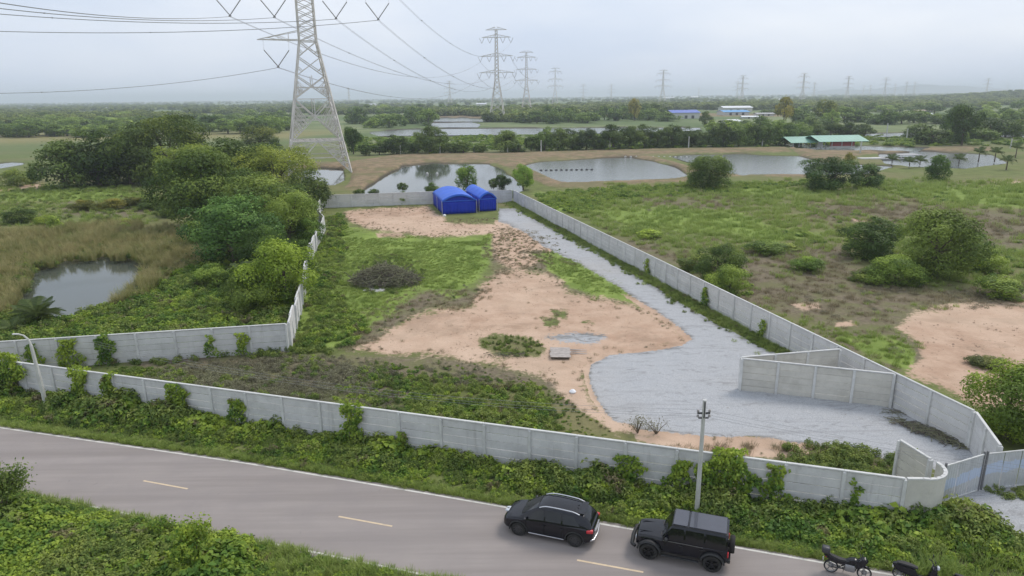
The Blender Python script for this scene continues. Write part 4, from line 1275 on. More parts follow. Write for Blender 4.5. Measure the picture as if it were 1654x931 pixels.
def crossover():
    t = thing('crossover_car', (0, 0, 0), 'black compact crossover with silver roof rails and red tail lamp, parked on the road', 'car', 'black cars parked at the road edge')
    K = [(-2.26, .56, .52, .78, .86), (-2.21, .74, .42, .86, .98), (-2.08, .85, .30, .93, 1.05), (-1.75, .90, .25, .98, 1.07), (-1.39, .915, .23, .99, 1.06), (-.7, .905, .22, .96, 1.02),
         (0, .90, .22, .94, 1.0), (.7, .90, .22, .93, .99), (1.1, .905, .23, .91, .99), (1.39, .91, .24, .88, .97), (1.75, .89, .26, .83, .91), (2.03, .82, .28, .76, .83), (2.19, .68, .32, .66, .72), (2.25, .52, .42, .56, .60)]
    rows = resample(K, 40)
    secs = [(x, [(0, zb), (hw * .86, zb), (hw * .985, zb + .10), (hw, zb + (zs - zb) * .45), (hw * .985, zb + (zs - zb) * .72), (hw * .955, zs), (hw * .84, zt), (hw * .45, zt + .022), (0, zt + .03)]) for x, hw, zb, zs, zt in rows]
    o = loft(secs).build('body', M_BLACK, t); cut_wells(o, (-1.39, 1.39), .42, .9, .36); smooth(o, 32)
    GK = resample([(-2.13, .74, .66, 1.08, .98), (-1.98, .79, .62, 1.28, 1.0), (-1.72, .82, .61, 1.47, 1.0), (-1.35, .84, .62, 1.555, 1.0), (-.8, .855, .635, 1.60, .98), (-.2, .86, .64, 1.615, .97), (.25, .86, .635, 1.58, .96), (.55, .86, .64, 1.48, .96), (.95, .855, .68, 1.25, .95), (1.35, .82, .74, 1.0, .94)], 28)
    gh = Green(GK)
    smooth(gh.body().build('cabin', M_BLACK, t), 40)
    for sg in (-1, 1):
        for x0, x1, s0, s1 in ((.12, .98, .02, -.40), (-.72, .06, .02, .02), (-1.62, -.80, .30, .02)):
            smooth(side_window(gh, x0, x1, .14, .86, sg, s0, s1).build('side_window', M_GLASS, t), 60)
        mb = MB(); vs = []
        for i in range(13):     # roof rail
            x = -1.55 + 1.95 * i / 12
            _, hb, ht, zr, zb = gh.at(x)
            e = min(i, 12 - i); vs.append((x, sg * (ht * .93), zr + .035 + .055 * min(1, e / 2)))
        mb.tube(vs, .026, 6); mb.build('roof_rail', M_CHROME, t, 50)
        MB().box((1.02, sg * .99, 1.06), (.13, .20, .14), bev=.04).build('mirror', M_BLACK, t, 50)
        MB().box((0.0, sg * .905, .30), (1.75, .035, .05), bev=.01).build('side_step', M_CHROME, t)
        for x in (.18, -.72):
            MB().box((x - .08, sg * .915, .84), (.17, .025, .03), bev=.008).build('door_handle', M_BLACK, t)
        mb = MB()
        for x in (1.02, .10, -.80):
            mb.box((x, sg * .908, .62), (.012, .01, .52))
        mb.build('door_seam', M_SEAM, t)
        for x in (-1.39, 1.39): arch_trim(t, x, .885, .42, .36, sg, M_TRIM, .05, -8, 188, .045)
        mb = MB(); mb.box((2.03, sg * .66, .76), (.26, .26, .12), Matrix.Rotation(sg * -.28, 4, 'Z') @ Matrix.Translation((0.02, 0, 0)), bev=.04); mb.build('headlight', M_LAMP, t, 50)
        mb = MB(); mb.box((-2.07, sg * .69, .90), (.32, .33, .15), Matrix.Translation((-2.07, sg * .69, .9)) @ Matrix.Rotation(sg * .25, 4, 'Z') @ Matrix.Translation((2.07, -sg * .69, -.9)), bev=.045); mb.build('tail_light', M_RED, t, 50)
        for x in (-1.39, 1.39): car_wheel(t, x, sg * .80, .36, .23, M_RIM, 10)
        MB().box((-2.235, sg * .60, .40), (.07, .12, .06), bev=.02).build('exhaust', M_CHROME, t, 50)
    def screen(name, x0, x1, t_, inset):
        mb = MB(); vs = []; n = 6
        for i in range(n + 1):
            x = x0 + (x1 - x0) * i / n
            _, hb, ht, zr, zb = gh.at(x)
            for k in range(7):
                f = -1 + 2 * k / 6
                z = zr + .05 * (1 - abs(f) ** 2.2 * .75) + .012
                vs.append((x + (.012 if x1 > 0 else -.012), f * (ht * inset), z))
        mb.add(vs, [(7 * i + k, 7 * (i + 1) + k, 7 * (i + 1) + k + 1, 7 * i + k + 1) for i in range(n) for k in range(6)])
        smooth(mb.build(name, M_GLASS, t), 60)
    screen('windscreen', .50, 1.28, 0, .88)
    screen('rear_window', -2.05, -1.62, 0, .84)
    MB().box((-1.62, 0, 1.60), (.30, 1.05, .035), bev=.012).build('spoiler', M_BLACK, t)
    mb = MB(); mb.tube([(-2.12, -.80, .44), (-2.26, -.62, .41), (-2.31, 0, .40), (-2.26, .62, .41), (-2.12, .80, .44)], [.03, .05, .06, .05, .03], 8); mb.build('chrome_bumper', M_CHROME, t, 50)
    MB().box((-2.275, 0, .80), (.05, .95, .05), bev=.012).build('tailgate_strip', M_CHROME, t)
    MB().box((-2.285, 0, .68), (.03, .42, .13), bev=.006).build('number_plate', M_PLATE, t)
    MB().box((2.235, 0, .56), (.06, .85, .16), bev=.03).build('grille', M_TRIM, t, 50)
    MB().box((2.265, 0, .57), (.02, .70, .025)).build('grille_bar', M_CHROME, t)
    MB().box((2.27, 0, .42), (.03, .42, .12), bev=.006).build('number_plate', M_PLATE, t)
    MB().box((1.33, 0, .985), (.05, .9, .03)).build('wiper', M_TRIM, t)
    mb = MB(); mb.add([(-1.30, 0, 1.65), (-1.42, .012, 1.66), (-1.42, -.012, 1.66), (-1.42, 0, 1.73)], [(0, 1, 3), (0, 3, 2), (1, 2, 3), (0, 2, 1)]); mb.build('antenna', M_TRIM, t)
    place(t, G(838, 865), G(928, 883.5), 0.80)
    return t

def off_roader():
    t = thing('off_road_car', (0, 0, 0), 'black boxy off-roader with a spare wheel on its tail, parked by the pole', 'car', 'black cars parked at the road edge')
    bz = .52
    def sec(x, hw, zb, zs, zt, ti=.92):
        return (x, [(0, zb), (hw * .9, zb), (hw, zb + .08), (hw, (zb + zs) / 2), (hw * .995, zs - .05), (hw * ti, zt - .015), (hw * ti * .5, zt + .012), (0, zt + .018)])
    o = loft([sec(-2.02, .76, .55, 1.12, 1.16), sec(-1.98, .80, .48, 1.14, 1.18), sec(-1.2, .81, .46, 1.14, 1.18), sec(0, .81, .44, 1.12, 1.16), sec(.78, .81, .46, 1.12, 1.17)]).build('body', M_BLACK, t)
    cut_wells(o, (-1.40,), .50, .78, .42); smooth(o, 30)
    o = loft([sec(.77, .79, .5, 1.09, 1.17, .9), sec(1.2, .76, .5, 1.07, 1.16, .9), sec(1.7, .70, .5, 1.04, 1.12, .9), sec(1.93, .67, .52, 1.0, 1.07, .88), sec(1.99, .63, .55, .95, 1.0, .86)]).build('bonnet', M_BLACK, t)
    cut_wells(o, (1.38,), .48, .78, .42); smooth(o, 30)
    GK = [(-2.01, .785, .69, 1.80, 1.14), (-1.9, .79, .70, 1.84, 1.14), (-1.0, .79, .70, 1.86, 1.14), (.1, .79, .70, 1.86, 1.13), (.42, .79, .69, 1.83, 1.13), (.60, .79, .72, 1.55, 1.13), (.80, .79, .77, 1.20, 1.13)]
    gh = Green(GK, .045)
    smooth(gh.body().build('cabin', M_BLACK, t), 30)
    M_ROOF = plain('roof_paint_sky_sheen', (0.040, 0.043, 0.060), 0.25, coat=0.8, var=0.05)  # body black lightened and blued, sky reflection painted into the roof colour
    for x0, x1 in ((-.02, .42), ):
        pass
    for x0, x1 in ((-.25, .38), (-1.92, -.33)):
        mb = MB(); mb.box(((x0 + x1) / 2, 0, 1.90), (x1 - x0, 1.24, .035), bev=.012); mb.build('roof_panel', M_ROOF, t, 40)
    for sg in (-1, 1):
        MB().tube([(.40, sg * .66, 1.87), (-1.95, sg * .66, 1.885)], .022, 5).build('roof_gutter', M_TRIM, t)
        for x0, x1, s0, s1 in ((-.12, .62, .0, -.14), (-.98, -.20, .0, .0), (-1.93, -1.06, .03, .0)):
            side_window(gh, x0, x1, .12, .86, sg, s0, s1).build('side_window', M_GLASS, t)
        MB().box((.62, sg * .93, 1.22), (.14, .22, .18), bev=.03).build('mirror', M_TRIM, t, 50)
        # flat topped flared arches standing out from the body
        for x, r in ((-1.40, .50), (1.38, .50)):
            arch_trim(t, x, .80, r - .02, .42, sg, M_TRIM, .07, 8, 172, .155)
        MB().box((0, sg * .90, .40), (1.65, .14, .05), bev=.015).build('side_step', M_TRIM, t)
        MB().box((-.1, sg * .815, 1.10), (1.75, .02, .035), bev=.006).build('waist_strip', M_CHROME2, t)
        mb = MB()
        for x in (.72, -.16, -1.02): mb.box((x, sg * .812, .80), (.012, .01, .55))
        mb.build('door_seam', M_SEAM, t)
        for x in (.0, -.88): MB().box((x - .03, sg * .83, .98), (.16, .03, .035), bev=.008).build('door_handle', M_TRIM, t)
        for x in (-1.40, 1.38): car_wheel(t, x, sg * .79, .42, .27, M_RIMB, 5)
        mb = MB(); mb.lathe([(0, .03), (.08, .025), (.10, 0), (.10, -.05)], 16, 'Y', Matrix.Translation((2.0, sg * .50, .84)) @ Matrix.Rotation(-math.pi / 2, 4, 'Z')); mb.build('headlight', M_LAMP, t, 40)
        MB().box((-2.04, sg * .72, .92), (.07, .12, .26), bev=.02).build('tail_light', M_RED, t, 40)
        MB().tube([(.77, sg * .62, 1.185), (.86, sg * .2, 1.20)], .012, 4).build('wiper', M_TRIM, t)
        MB().box((1.35, sg * .38, 1.155), (1.05, .05, .03), bev=.01).build('bonnet_ridge', M_BLACK, t, 40)
    MB().box((.86, 0, 1.165), (.12, 1.1, .03), bev=.01).build('cowl_vent', M_TRIM, t)
    mb = MB(); mb.add([(.825, -.70, 1.22), (.825, .70, 1.22), (.455, .63, 1.80), (.455, -.63, 1.80)], [(0, 1, 2, 3)]); mb.build('windscreen', M_GLASS, t)
    mb = MB(); mb.add([(-2.022, -.62, 1.25), (-2.022, .62, 1.25), (-2.012, .58, 1.74), (-2.012, -.58, 1.74)], [(0, 1, 2, 3)]); mb.build('rear_window', M_GLASS, t)
    mb = MB(); mb.tube([(2.0, -.84, .56), (2.16, -.70, .56), (2.20, 0, .56), (2.16, .70, .56), (2.0, .84, .56)], [.07, .09, .10, .09, .07], 8); mb.build('front_bumper', M_TRIM, t, 50)
    MB().box((-2.08, 0, .58), (.16, 1.5, .18), bev=.04).build('rear_bumper', M_TRIM, t, 50)
    for k in range(7): MB().box((1.995, -.24 + .08 * k, .84), (.03, .035, .24), bev=.008).build('grille_slot', M_SEAM, t)
    sp = MB(); sp.lathe([(.0, -.05), (.24, -.05), (.25, -.11), (.37, -.11), (.40, -.05), (.40, .06), (.37, .11), (.25, .11)], 30, 'Y', Matrix.Translation((-2.20, .05, 1.05)) @ Matrix.Rotation(math.pi / 2, 4, 'Z'))
    sp.build('spare_wheel', M_TYRE, t, 40)
    MB().box((-2.06, .05, 1.05), (.08, .22, .22)).build('spare_carrier', M_TRIM, t)
    MB().box((-2.03, -.55, .72), (.03, .36, .14), bev=.006).build('number_plate', M_PLATE, t)
    MB().box((2.27 - .06, 0, .56), (.02, .38, .12), bev=.006).build('number_plate', M_PLATE, t)
    t.scale = (1.0, 1.0, 1.0)
    place(t, G(1046, 903), G(1149, 924), 0.80)
    return t
M_CHROME2 = plain('dull_strip', (0.16, 0.16, 0.15), 0.4, metal=0.6)
crossover()
off_roader()

# motorcycles
M_SEAT = plain('seat_vinyl', (0.022, 0.022, 0.024), 0.7)
M_SILVER = plain('engine_alloy', (0.30, 0.30, 0.31), 0.4, metal=0.7)
M_HELM = plain('dark_box', (0.05, 0.05, 0.055), 0.4)
def bike_wheel(t, x, r, w):
    mb = MB(); mb.lathe([(r * .82, -w / 2), (r * .95, -w / 2), (r, 0), (r * .95, w / 2), (r * .82, w / 2)], 28, 'Y', closed=True)
    wo = mb.build('wheel', M_TYRE, t, 50); wo.location = (x, 0, r)
    rm = MB(); rm.lathe([(r * .83, -w * .35), (r * .76, -w * .3), (r * .76, w * .3), (r * .83, w * .35)], 28, 'Y', closed=True)
    for k in range(5):
        rm.box((0, 0, r * .42), (.03, .03, r * .72), Matrix.Rotation(2 * math.pi * k / 5, 4, 'Y'))
    rm.lathe([(0, -.05), (.045, -.05), (.045, .05), (0, .05)], 12, 'Y')
    rm.lathe([(.05, w * .5), (.12, w * .5), (.12, w * .56), (.05, w * .56)], 18, 'Y', closed=True)
    rm.build('rim', M_SILVER, wo, 40)
def motorcycle(px0, px1, label, kind):
    f, r_ = G(*px1), G(*px0)
    t = thing('motorcycle' if kind != 'scooter' else 'motor_scooter', (0, 0, 0), label, 'motorcycle', 'motorcycles parked at the road edge')
    dx = (f - r_).normalized(); c = (f + r_) / 2
    t.location = (c.x, c.y, 0.045); t.rotation_euler = (math.radians(-7), 0, math.atan2(dx.y, dx.x))
    if kind == 'scooter':
        R_, wb = .27, .66
        for x in (-wb, wb): bike_wheel(t, x, R_, .12)
        secs = [(-.95, .06, .62, .72), (-.80, .14, .45, .78), (-.5, .17, .36, .76), (-.15, .16, .30, .70), (.08, .13, .26, .40), (.35, .12, .26, .40), (.48, .16, .34, .80), (.60, .14, .42, .98), (.72, .07, .55, .90)]
        rows = resample(secs, 26)
        smooth(loft([(x, [(0, a), (h * .7, a), (h, a + (b - a) * .4), (h * .85, a + (b - a) * .85), (0, b)]) for x, h, a, b in rows]).build('body', M_BLACK, t), 50)
        smooth(loft([(x, [(0, a), (h, a), (h, b - .02), (h * .6, b), (0, b + .01)]) for x, h, a, b in resample([(-.80, .09, .74, .80), (-.6, .14, .74, .83), (-.25, .14, .70, .80), (0, .10, .66, .74)], 12)]).build('seat', M_SEAT, t), 50)
        z = 1.02; hx = .52
        MB().box((-.93, 0, .55), (.04, .16, .12), bev=.01).build('number_plate', M_PLATE, t)
    else:
        R_, wb = .30, .66
        for x in (-wb, wb): bike_wheel(t, x, R_, .11)
        smooth(loft([(x, [(0, a), (h, a + .02), (h, b - .05), (h * .5, b), (0, b + .01)]) for x, h, a, b in resample([(-.12, .10, .62, .76), (.05, .15, .62, .86), (.25, .17, .64, .90), (.42, .12, .68, .84)], 14)]).build('fuel_tank', M_BLACK, t), 50)
        smooth(loft([(x, [(0, a), (h, a), (h, b - .02), (h * .6, b), (0, b + .01)]) for x, h, a, b in resample([(-.92, .05, .84, .88), (-.7, .10, .74, .86), (-.35, .13, .66, .77), (-.08, .10, .66, .76)], 12)]).build('seat', M_SEAT, t), 50)
        smooth(loft([(x, [(0, a), (h, a + .02), (h, b - .02), (0, b)]) for x, h, a, b in resample([(-.98, .03, .74, .82), (-.7, .09, .56, .76), (-.3, .10, .50, .68), (-.05, .10, .50, .66)], 12)]).build('tail_panel', M_BLACK, t), 40)
        MB().box((.08, 0, .42), (.42, .26, .34), bev=.05).build('engine', M_SILVER, t, 40)
        mb = MB(); mb.tube([(.25, .12, .40), (.18, .15, .22), (-.2, .16, .22), (-.75, .18, .38)], [.025, .03, .04, .055], 8); mb.build('exhaust', M_SILVER, t, 50)
        mb = MB(); mb.tube([(.45, .05, .85), (.1, .08, .62), (-.25, .09, .34), (-.66, .08, .30)], .03, 6); mb.tube([(.45, -.05, .85), (.1, -.08, .62), (-.25, -.09, .34), (-.66, -.08, .30)], .03, 6); mb.tube([(.45, 0, .8), (.3, 0, .3), (-.2, 0, .28)], .03, 6); mb.build('frame', M_TRIM, t)
        smooth(loft([(x, [(0, a), (h, a + .03), (h * .9, b - .06), (0, b)]) for x, h, a, b in resample([(.30, .17, .45, .80), (.48, .19, .52, .98), (.64, .15, .70, 1.04), (.76, .05, .80, .92)], 12)]).build('fairing', M_BLACK, t), 40)
        MB().box((-.90, 0, .70), (.05, .14, .06), bev=.02).build('tail_light', M_RED, t)
        MB().box((-1.0, 0, .58), (.03, .14, .12), Matrix.Identity(4), bev=.006).build('number_plate', M_PLATE, t)
        z = 1.0; hx = .44
    for s in (-1, 1):
        MB().tube([(hx + .02, s * .10, z - .08), (wb, s * .085, R_)], .024, 6).build('fork', M_SILVER, t)
        MB().tube([(hx - .04, s * .22, z + .02), (hx + .04, s * .30, z + .20)], .008, 4).build('mirror_stem', M_TRIM, t)
        MB().box((hx + .04, s * .31, z + .24), (.03, .14, .09), bev=.012).build('mirror', M_TRIM, t, 50)
    MB().tube([(hx - .10, -.36, z + .02), (hx, -.2, z + .03), (hx + .03, 0, z), (hx, .2, z + .03), (hx - .10, .36, z + .02)], .018, 6).build('handlebar', M_TRIM, t)
    mb = MB(); mb.box((hx + .22, 0, z - .12), (.10, .22, .15), bev=.04); mb.build('headlight', M_LAMP, t, 50)
    mb = MB(); n = 8; vs = []
    for i in range(n + 1):
        a = math.radians(60 + 90 * i / n); vs += [(wb + (R_ + .04) * math.cos(a), -.075, R_ + (R_ + .04) * math.sin(a)), (wb + (R_ + .04) * math.cos(a), .075, R_ + (R_ + .04) * math.sin(a))]
    mb.add(vs, [(2 * i, 2 * i + 2, 2 * i + 3, 2 * i + 1) for i in range(n)]); o = mb.build('mudguard', M_BLACK, t, 50); o.modifiers.new('thickness', 'SOLIDIFY').thickness = .012
    MB().tube([(-.1, .08, .28), (-.14, .28, 0.0)], .012, 5).build('side_stand', M_TRIM, t)
    if kind == 'box':
        MB().box((-.93, 0, 1.03), (.34, .36, .28), bev=.07).build('top_box', M_HELM, t, 50)
        MB().box((-.88, 0, .88), (.3, .2, .03)).build('luggage_rack', M_TRIM, t)
    if kind == 'scooter':
        mb = MB(); mb.add([(.66, -.17, 1.0), (.66, .17, 1.0), (.54, .14, 1.26), (.54, -.14, 1.26)], [(0, 1, 2, 3)]); o = mb.build('windshield', M_HELM, t); o.modifiers.new('thickness', 'SOLIDIFY').thickness = .008
    return t
motorcycle((1339, 925), (1396, 938), 'black sport motorcycle with a dark top box, behind the boxy off-roader', 'box')
motorcycle((1450, 936), (1508, 950), 'black scooter with a small windshield, cut by the bottom edge of the picture', 'scooter')
motorcycle((1552, 962), (1606, 975), 'motorcycle at the bottom right of which only the handlebar mirrors show', 'plain')

# ------------------------------------------------------------------ farm sheds, factories and far houses
def roof_mat(name, col):
    return plain(name, col, 0.5, var=0.12, scale=0.3)
def shed(px, py, wpx, hpx, depth, roofc, wallc, label, name='farm_shed', cat='shed', open_=False, yaw=0.0, overhang=0.8, doors=2, pitch=0.28):
    g = G(px, py); s = zdepth(g) / FPX
    w, h = wpx * s, hpx * s
    t = thing(name, g, label, cat, None, yaw)
    wall_h = h * (1 - pitch)
    if open_:
        for x in np.linspace(-w / 2 + .5, w / 2 - .5, 5):
            for y in (0.3, depth - 0.3):
                MB().box((x, y, wall_h / 2), (.22, .22, wall_h)).build('column', M_POST, t)
    else:
        mb = MB()
        mb.add([(-w / 2, 0, -.2), (w / 2, 0, -.2), (w / 2, 0, wall_h), (-w / 2, 0, wall_h), (-w / 2, depth, -.2), (w / 2, depth, -.2), (w / 2, depth, wall_h), (-w / 2, depth, wall_h), (-w / 2, depth / 2, h - .1), (w / 2, depth / 2, h - .1)],
               [(0, 1, 2, 3), (5, 4, 7, 6), (4, 0, 3, 8, 7), (1, 5, 6, 9, 2)])
        mb.build('wall', wallc, t)
        for k in range(doors):
            x = -w / 2 + w * (k + 1) / (doors + 1)
            MB().box((x, -.03, min(1.4, wall_h * .45)), (w * .10, .06, min(2.6, wall_h * .8))).build('door', M_DARK, t)
    o = overhang
    for sy, y0, y1 in ((0, -o, depth / 2), (1, depth + o, depth / 2)):
        mb = MB(); n = 12
        for k in range(n):
            x0 = -w / 2 - o + (w + 2 * o) * k / n; x1 = -w / 2 - o + (w + 2 * o) * (k + 1) / n - .05
            z0 = wall_h - .12
            mb.add([(x0, y0, z0), (x1, y0, z0), (x1, y1, h), (x0, y1, h), (x0, y0, z0 + .12), (x1, y0, z0 + .12), (x1, y1, h + .12), (x0, y1, h + .12)],
                   [(3, 2, 1, 0), (4, 5, 6, 7), (0, 1, 5, 4), (1, 2, 6, 5), (3, 0, 4, 7), (2, 3, 7, 6)])
        mb.build('roof', roofc, t)
    return t, w, h, wall_h
R_GREEN = roof_mat('green_roof', (0.22, 0.42, 0.33)); R_BLUE = roof_mat('blue_roof', (0.10, 0.16, 0.50)); R_SKY = roof_mat('bright_blue_roof', (0.08, 0.32, 0.62)); R_WHITE = roof_mat('white_roof', (0.70, 0.72, 0.74)); R_GREY = roof_mat('grey_roof', (0.34, 0.34, 0.34)); R_RUST = roof_mat('rust_roof', (0.33, 0.22, 0.16))
W_WHITE = plain('white_wall', (0.58, 0.57, 0.54), 0.8); W_RED = plain('red_wall', (0.33, 0.07, 0.06), 0.7); W_GREY = plain('grey_wall', (0.30, 0.30, 0.29), 0.8)
shed(1300, 238, 42, 15, 12, R_GREEN, W_WHITE, 'open pavilion with a pale green roof, the left of two beside the ponds', open_=True, yaw=.08, pitch=.5, overhang=1.2)
t, w, h, wh = shed(1360, 239, 70, 18, 13, R_GREEN, W_RED, 'long open shed with pale green roof and red front beside the ponds', open_=True, yaw=.06, pitch=.42, overhang=1.5)
MB().box((w * .02, .6, 1.6), (w * .58, .12, 2.0)).build('red_screen', W_RED, t)
MB().box((w * .02, .5, .35), (w * .60, .25, .5)).build('plinth', W_WHITE, t)
MB().box((-w * .43, 3, 1.4), (w * .12, .2, 2.6)).build('partition', W_WHITE, t)
shed(1108, 192, 44, 13, 30, R_BLUE, W_WHITE, 'factory shed with a wide violet blue roof in the middle distance', 'factory_shed', 'factory', doors=3)
shed(1190, 187, 40, 8, 26, R_SKY, W_WHITE, 'factory shed with a bright blue roof', 'factory_shed', 'factory', doors=3)
shed(1192, 181, 46, 9, 24, R_WHITE, W_WHITE, 'factory shed with a white roof just behind the bright blue one', 'factory_shed', 'factory', doors=3)
HS = [(1190, 202, 16, 8, R_WHITE, 'small white house with dark openings below the bright blue factory'), (1237, 188, 26, 5, R_GREY, 'low grey roofed house right of the bright blue factory'), (1215, 192, 30, 4, R_WHITE, 'low white shed below the bright blue factory'),
      (1158, 177, 14, 6, R_SKY, 'small blue roofed house between the two factories'), (1080, 161, 18, 4, R_WHITE, 'tiny pale house near the horizon above the violet roof'), (1122, 160, 12, 4, R_WHITE, 'tiny pale house near the horizon right of the violet roof'),
      (777, 172, 16, 5, R_WHITE, 'small pale roofed house left of the second pylon'), (1430, 180, 18, 4, R_RUST, 'rust roofed house behind the right trees'), (1503, 190, 16, 6, R_WHITE, 'small white house among the right trees'),
      (1375, 169, 16, 4, R_WHITE, 'small pale house above the green shed'), (1405, 162, 14, 4, R_WHITE, 'tiny pale house above and right of the green shed'), (1260, 164, 14, 4, R_WHITE, 'tiny pale house above the left green roof'),
      (175, 177, 16, 3, R_WHITE, 'tiny pale house in the left distance'), (40, 178, 14, 3, R_WHITE, 'tiny pale house far at the left edge'), (333, 200, 12, 5, R_WHITE, 'small white hut among the trees left of the big pylon'),
      (312, 210, 9, 6, R_RUST, 'small hut with a rusty roof left of the big pylon'), (15, 212, 30, 4, R_WHITE, 'low white shed at the left edge by the pale field'), (1495, 182, 24, 4, R_RUST, 'long rust roofed shed right of the green one'), (1340, 183, 26, 4, R_GREY, 'long grey shed in the middle distance right of the factories'), (600, 172, 12, 4, R_WHITE, 'tiny pale hut right of the big pylon')]
for px, py, w_, h_, rf, lab in HS:
    shed(px, py, w_, h_, 8 + w_ * .4, rf, W_WHITE if rf is not R_RUST else W_GREY, lab, 'house', 'house', yaw=rnd.uniform(-.3, .3), doors=2)
# floating shelter on the grey pond
g = G(1443, 256); t = thing('pond_shelter', (g.x, g.y, -.3), 'low white and grey floating platform on the far right pond', 'platform')
MB().box((0, 0, .3), (11, 6, .4), bev=.05).build('deck', W_GREY, t); MB().box((5, 1, 1.4), (7, 5, .16), bev=.04).build('roof', R_GREY, t)
for x in (2, 8):
    for y in (-1, 3): MB().box((x, y, .8), (.15, .15, 1.2)).build('column', M_POST, t)
MB().box((-8, -1, .4), (7, 3, .5), bev=.1).build('pale_float', W_WHITE, t)
# row of white floats on the ponds
_fl = MB().lathe([(0, -.25), (.35, -.2), (.42, 0), (.3, .25), (0, .3)], 8).mesh('float'); _fl.materials.append(W_WHITE)
t = thing('float_line', G(1058, 253.5), 'row of white floats along the far bank between the two right ponds', 'float line')
for i in range(12):
    g = G(1010 + i * 9, 253.2 + .05 * i); o = link('float', _fl, None, t); o.location = g - t.location + Vector((0, 0, -.15)); o.scale = (.9, .9, 1.3)
_fd = MB().lathe([(0, -.2), (.3, -.18), (.34, .1), (.2, .3), (0, .32)], 8).mesh('aerator_float'); _fd.materials.append(M_DARK)
t = thing('aerator_line', G(915, 273), 'dark row of paddle aerator floats on the wide pond', 'aerator')
for i in range(11):
    g = G(874 + i * 8.2, 274.2 - .12 * i); o = link('aerator_float', _fd, None, t); o.location = g - t.location + Vector((0, 0, -.3)); o.scale = (1.3, 1.0, 1.1)
for i, (px, py) in enumerate(((690, 280), (706, 280))):
    o = link('pond_float', _fl); o.location = G(px, py) + Vector((0, 0, -.2)); o.scale = (.9, .9, 1.6)  # white floats on the water, same mesh as the float line
    tag(o, ('left' if i == 0 else 'right') + ' of the two white floats on the pond behind the tents', 'float')

# ------------------------------------------------------------------ trees
def tree_meshes(seed, n_leaves, leaf, kind, bark_detail=True, mat=None):
    rng = np.random.default_rng(seed)
    prm = {'round': (.47, .50, 46, .150), 'tall': (.56, .44, 32, .15), 'flat': (.60, .38, 36, .14), 'bush': (.42, .50, 36, .17), 'wide': (.46, .50, 60, .125), 'spiky': (.50, .48, 56, .115)}[kind]
    cz, rz, nc, cr = prm
    d = unit(rng.normal(size=(nc, 3)))
    rr = rng.uniform(.30, 1.0, nc) ** .6
    bulge = np.where(d[:, 2] < 0, 1.0, 1.0 - .12 * d[:, 2])
    C = d * rr[:, None] * np.stack([(.54 - cr * .45) * bulge, (.54 - cr * .45) * bulge, np.full(nc, rz - cr * .35)], 1) + [0, 0, cz]
    if kind in ('flat', 'wide'):   # a broken, many topped canopy
        C[:, 2] += .10 * np.sin(C[:, 0] * 9 + seed) * np.cos(C[:, 1] * 8)
    C[:, 2] = np.maximum(C[:, 2], cr * .55 if kind in ('bush', 'round', 'wide', 'spiky') else .14)
    CR = cr * rng.uniform(.65, 1.45, nc)
    T = rng.uniform(0, 1, nc)
    wt = CR ** 2; k = rng.choice(nc, n_leaves, p=wt / wt.sum())
    dirs = unit(rng.normal(size=(n_leaves, 3)) + [0, 0, .45] + (C[k] - [0, 0, cz]) * 1.3)
    P = C[k] + dirs * (CR[k] * rng.uniform(.62, 1.08, n_leaves))[:, None] * [1.1, 1.1, .85]
    # sprays reaching out past the outline
    sp = rng.uniform(0, 1, n_leaves) < .08
    P[sp] += dirs[sp] * rng.uniform(.02, .09, (sp.sum(), 1))
    P[:, 2] = np.maximum(P[:, 2], .01)
    q_ = np.percentile(np.abs(P[:, :2]), 98.5); sc_ = .5 / q_
    zt = np.percentile(P[:, 2], 99.5)
    P = P * [sc_, sc_, 1 / zt]; C = C * [sc_, sc_, 1 / zt]
    N = dirs * 1.0 + rng.normal(size=(n_leaves, 3)) * .32 + [0, 0, .2]
    V, Q = leaf_quads(P, N, leaf, .55, rng)
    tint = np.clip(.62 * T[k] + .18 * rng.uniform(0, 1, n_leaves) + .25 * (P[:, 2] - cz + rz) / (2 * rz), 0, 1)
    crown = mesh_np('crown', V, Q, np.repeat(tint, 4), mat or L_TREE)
    tb = MB()
    r0 = .028 if kind not in ('bush',) else .018
    lean = rng.uniform(-.04, .04, 2)
    top = Vector((lean[0], lean[1], cz))
    tb.tube([(0, 0, -.02), (lean[0] * .3, lean[1] * .3, cz * .35), (lean[0], lean[1], cz)], [r0 * 1.3, r0, r0 * .5], 7)
    for c in C[rng.choice(nc, min(nc, 12), False)]:
        a = Vector((0, 0, 0)).lerp(top, rng.uniform(.35, .95)); c = Vector(c)
        m = a.lerp(c, .5) + Vector((0, 0, .03))
        tb.tube([a, m, c], [r0 * .5, r0 * .32, r0 * .12], 5, cap=False)
    tr = tb.mesh('trunk'); tr.materials.append(M_BARK)
    return tr, crown
PROTO = {}
def proto(detail, kind, v):
    key = (detail, kind, v)
    if key not in PROTO:
        n, lf = {'near': (14000, .034), 'mid': (5500, .052), 'far': (1700, .090), 'xfar': (520, .16)}[detail]
        if kind == 'spiky': lf *= .8
        PROTO[key] = tree_meshes(hash(kind) % 97 if False else (len(kind) * 13 + v * 7 + n % 11), n, lf, kind)
    return PROTO[key]
_ORD = 'first second third fourth fifth sixth seventh eighth ninth tenth eleventh twelfth thirteenth fourteenth fifteenth sixteenth seventeenth eighteenth nineteenth twentieth'.split()
def ordinal(i):
    if i < 20: return _ORD[i]
    tens = ['twenty', 'thirty', 'forty', 'fifty'][(i + 1) // 10 - 2]
    u = (i + 1) % 10
    return tens + ' ' + _ORD[u - 1] if u else {30: 'thirtieth', 40: 'fortieth', 50: 'fiftieth'}.get(i + 1, tens)
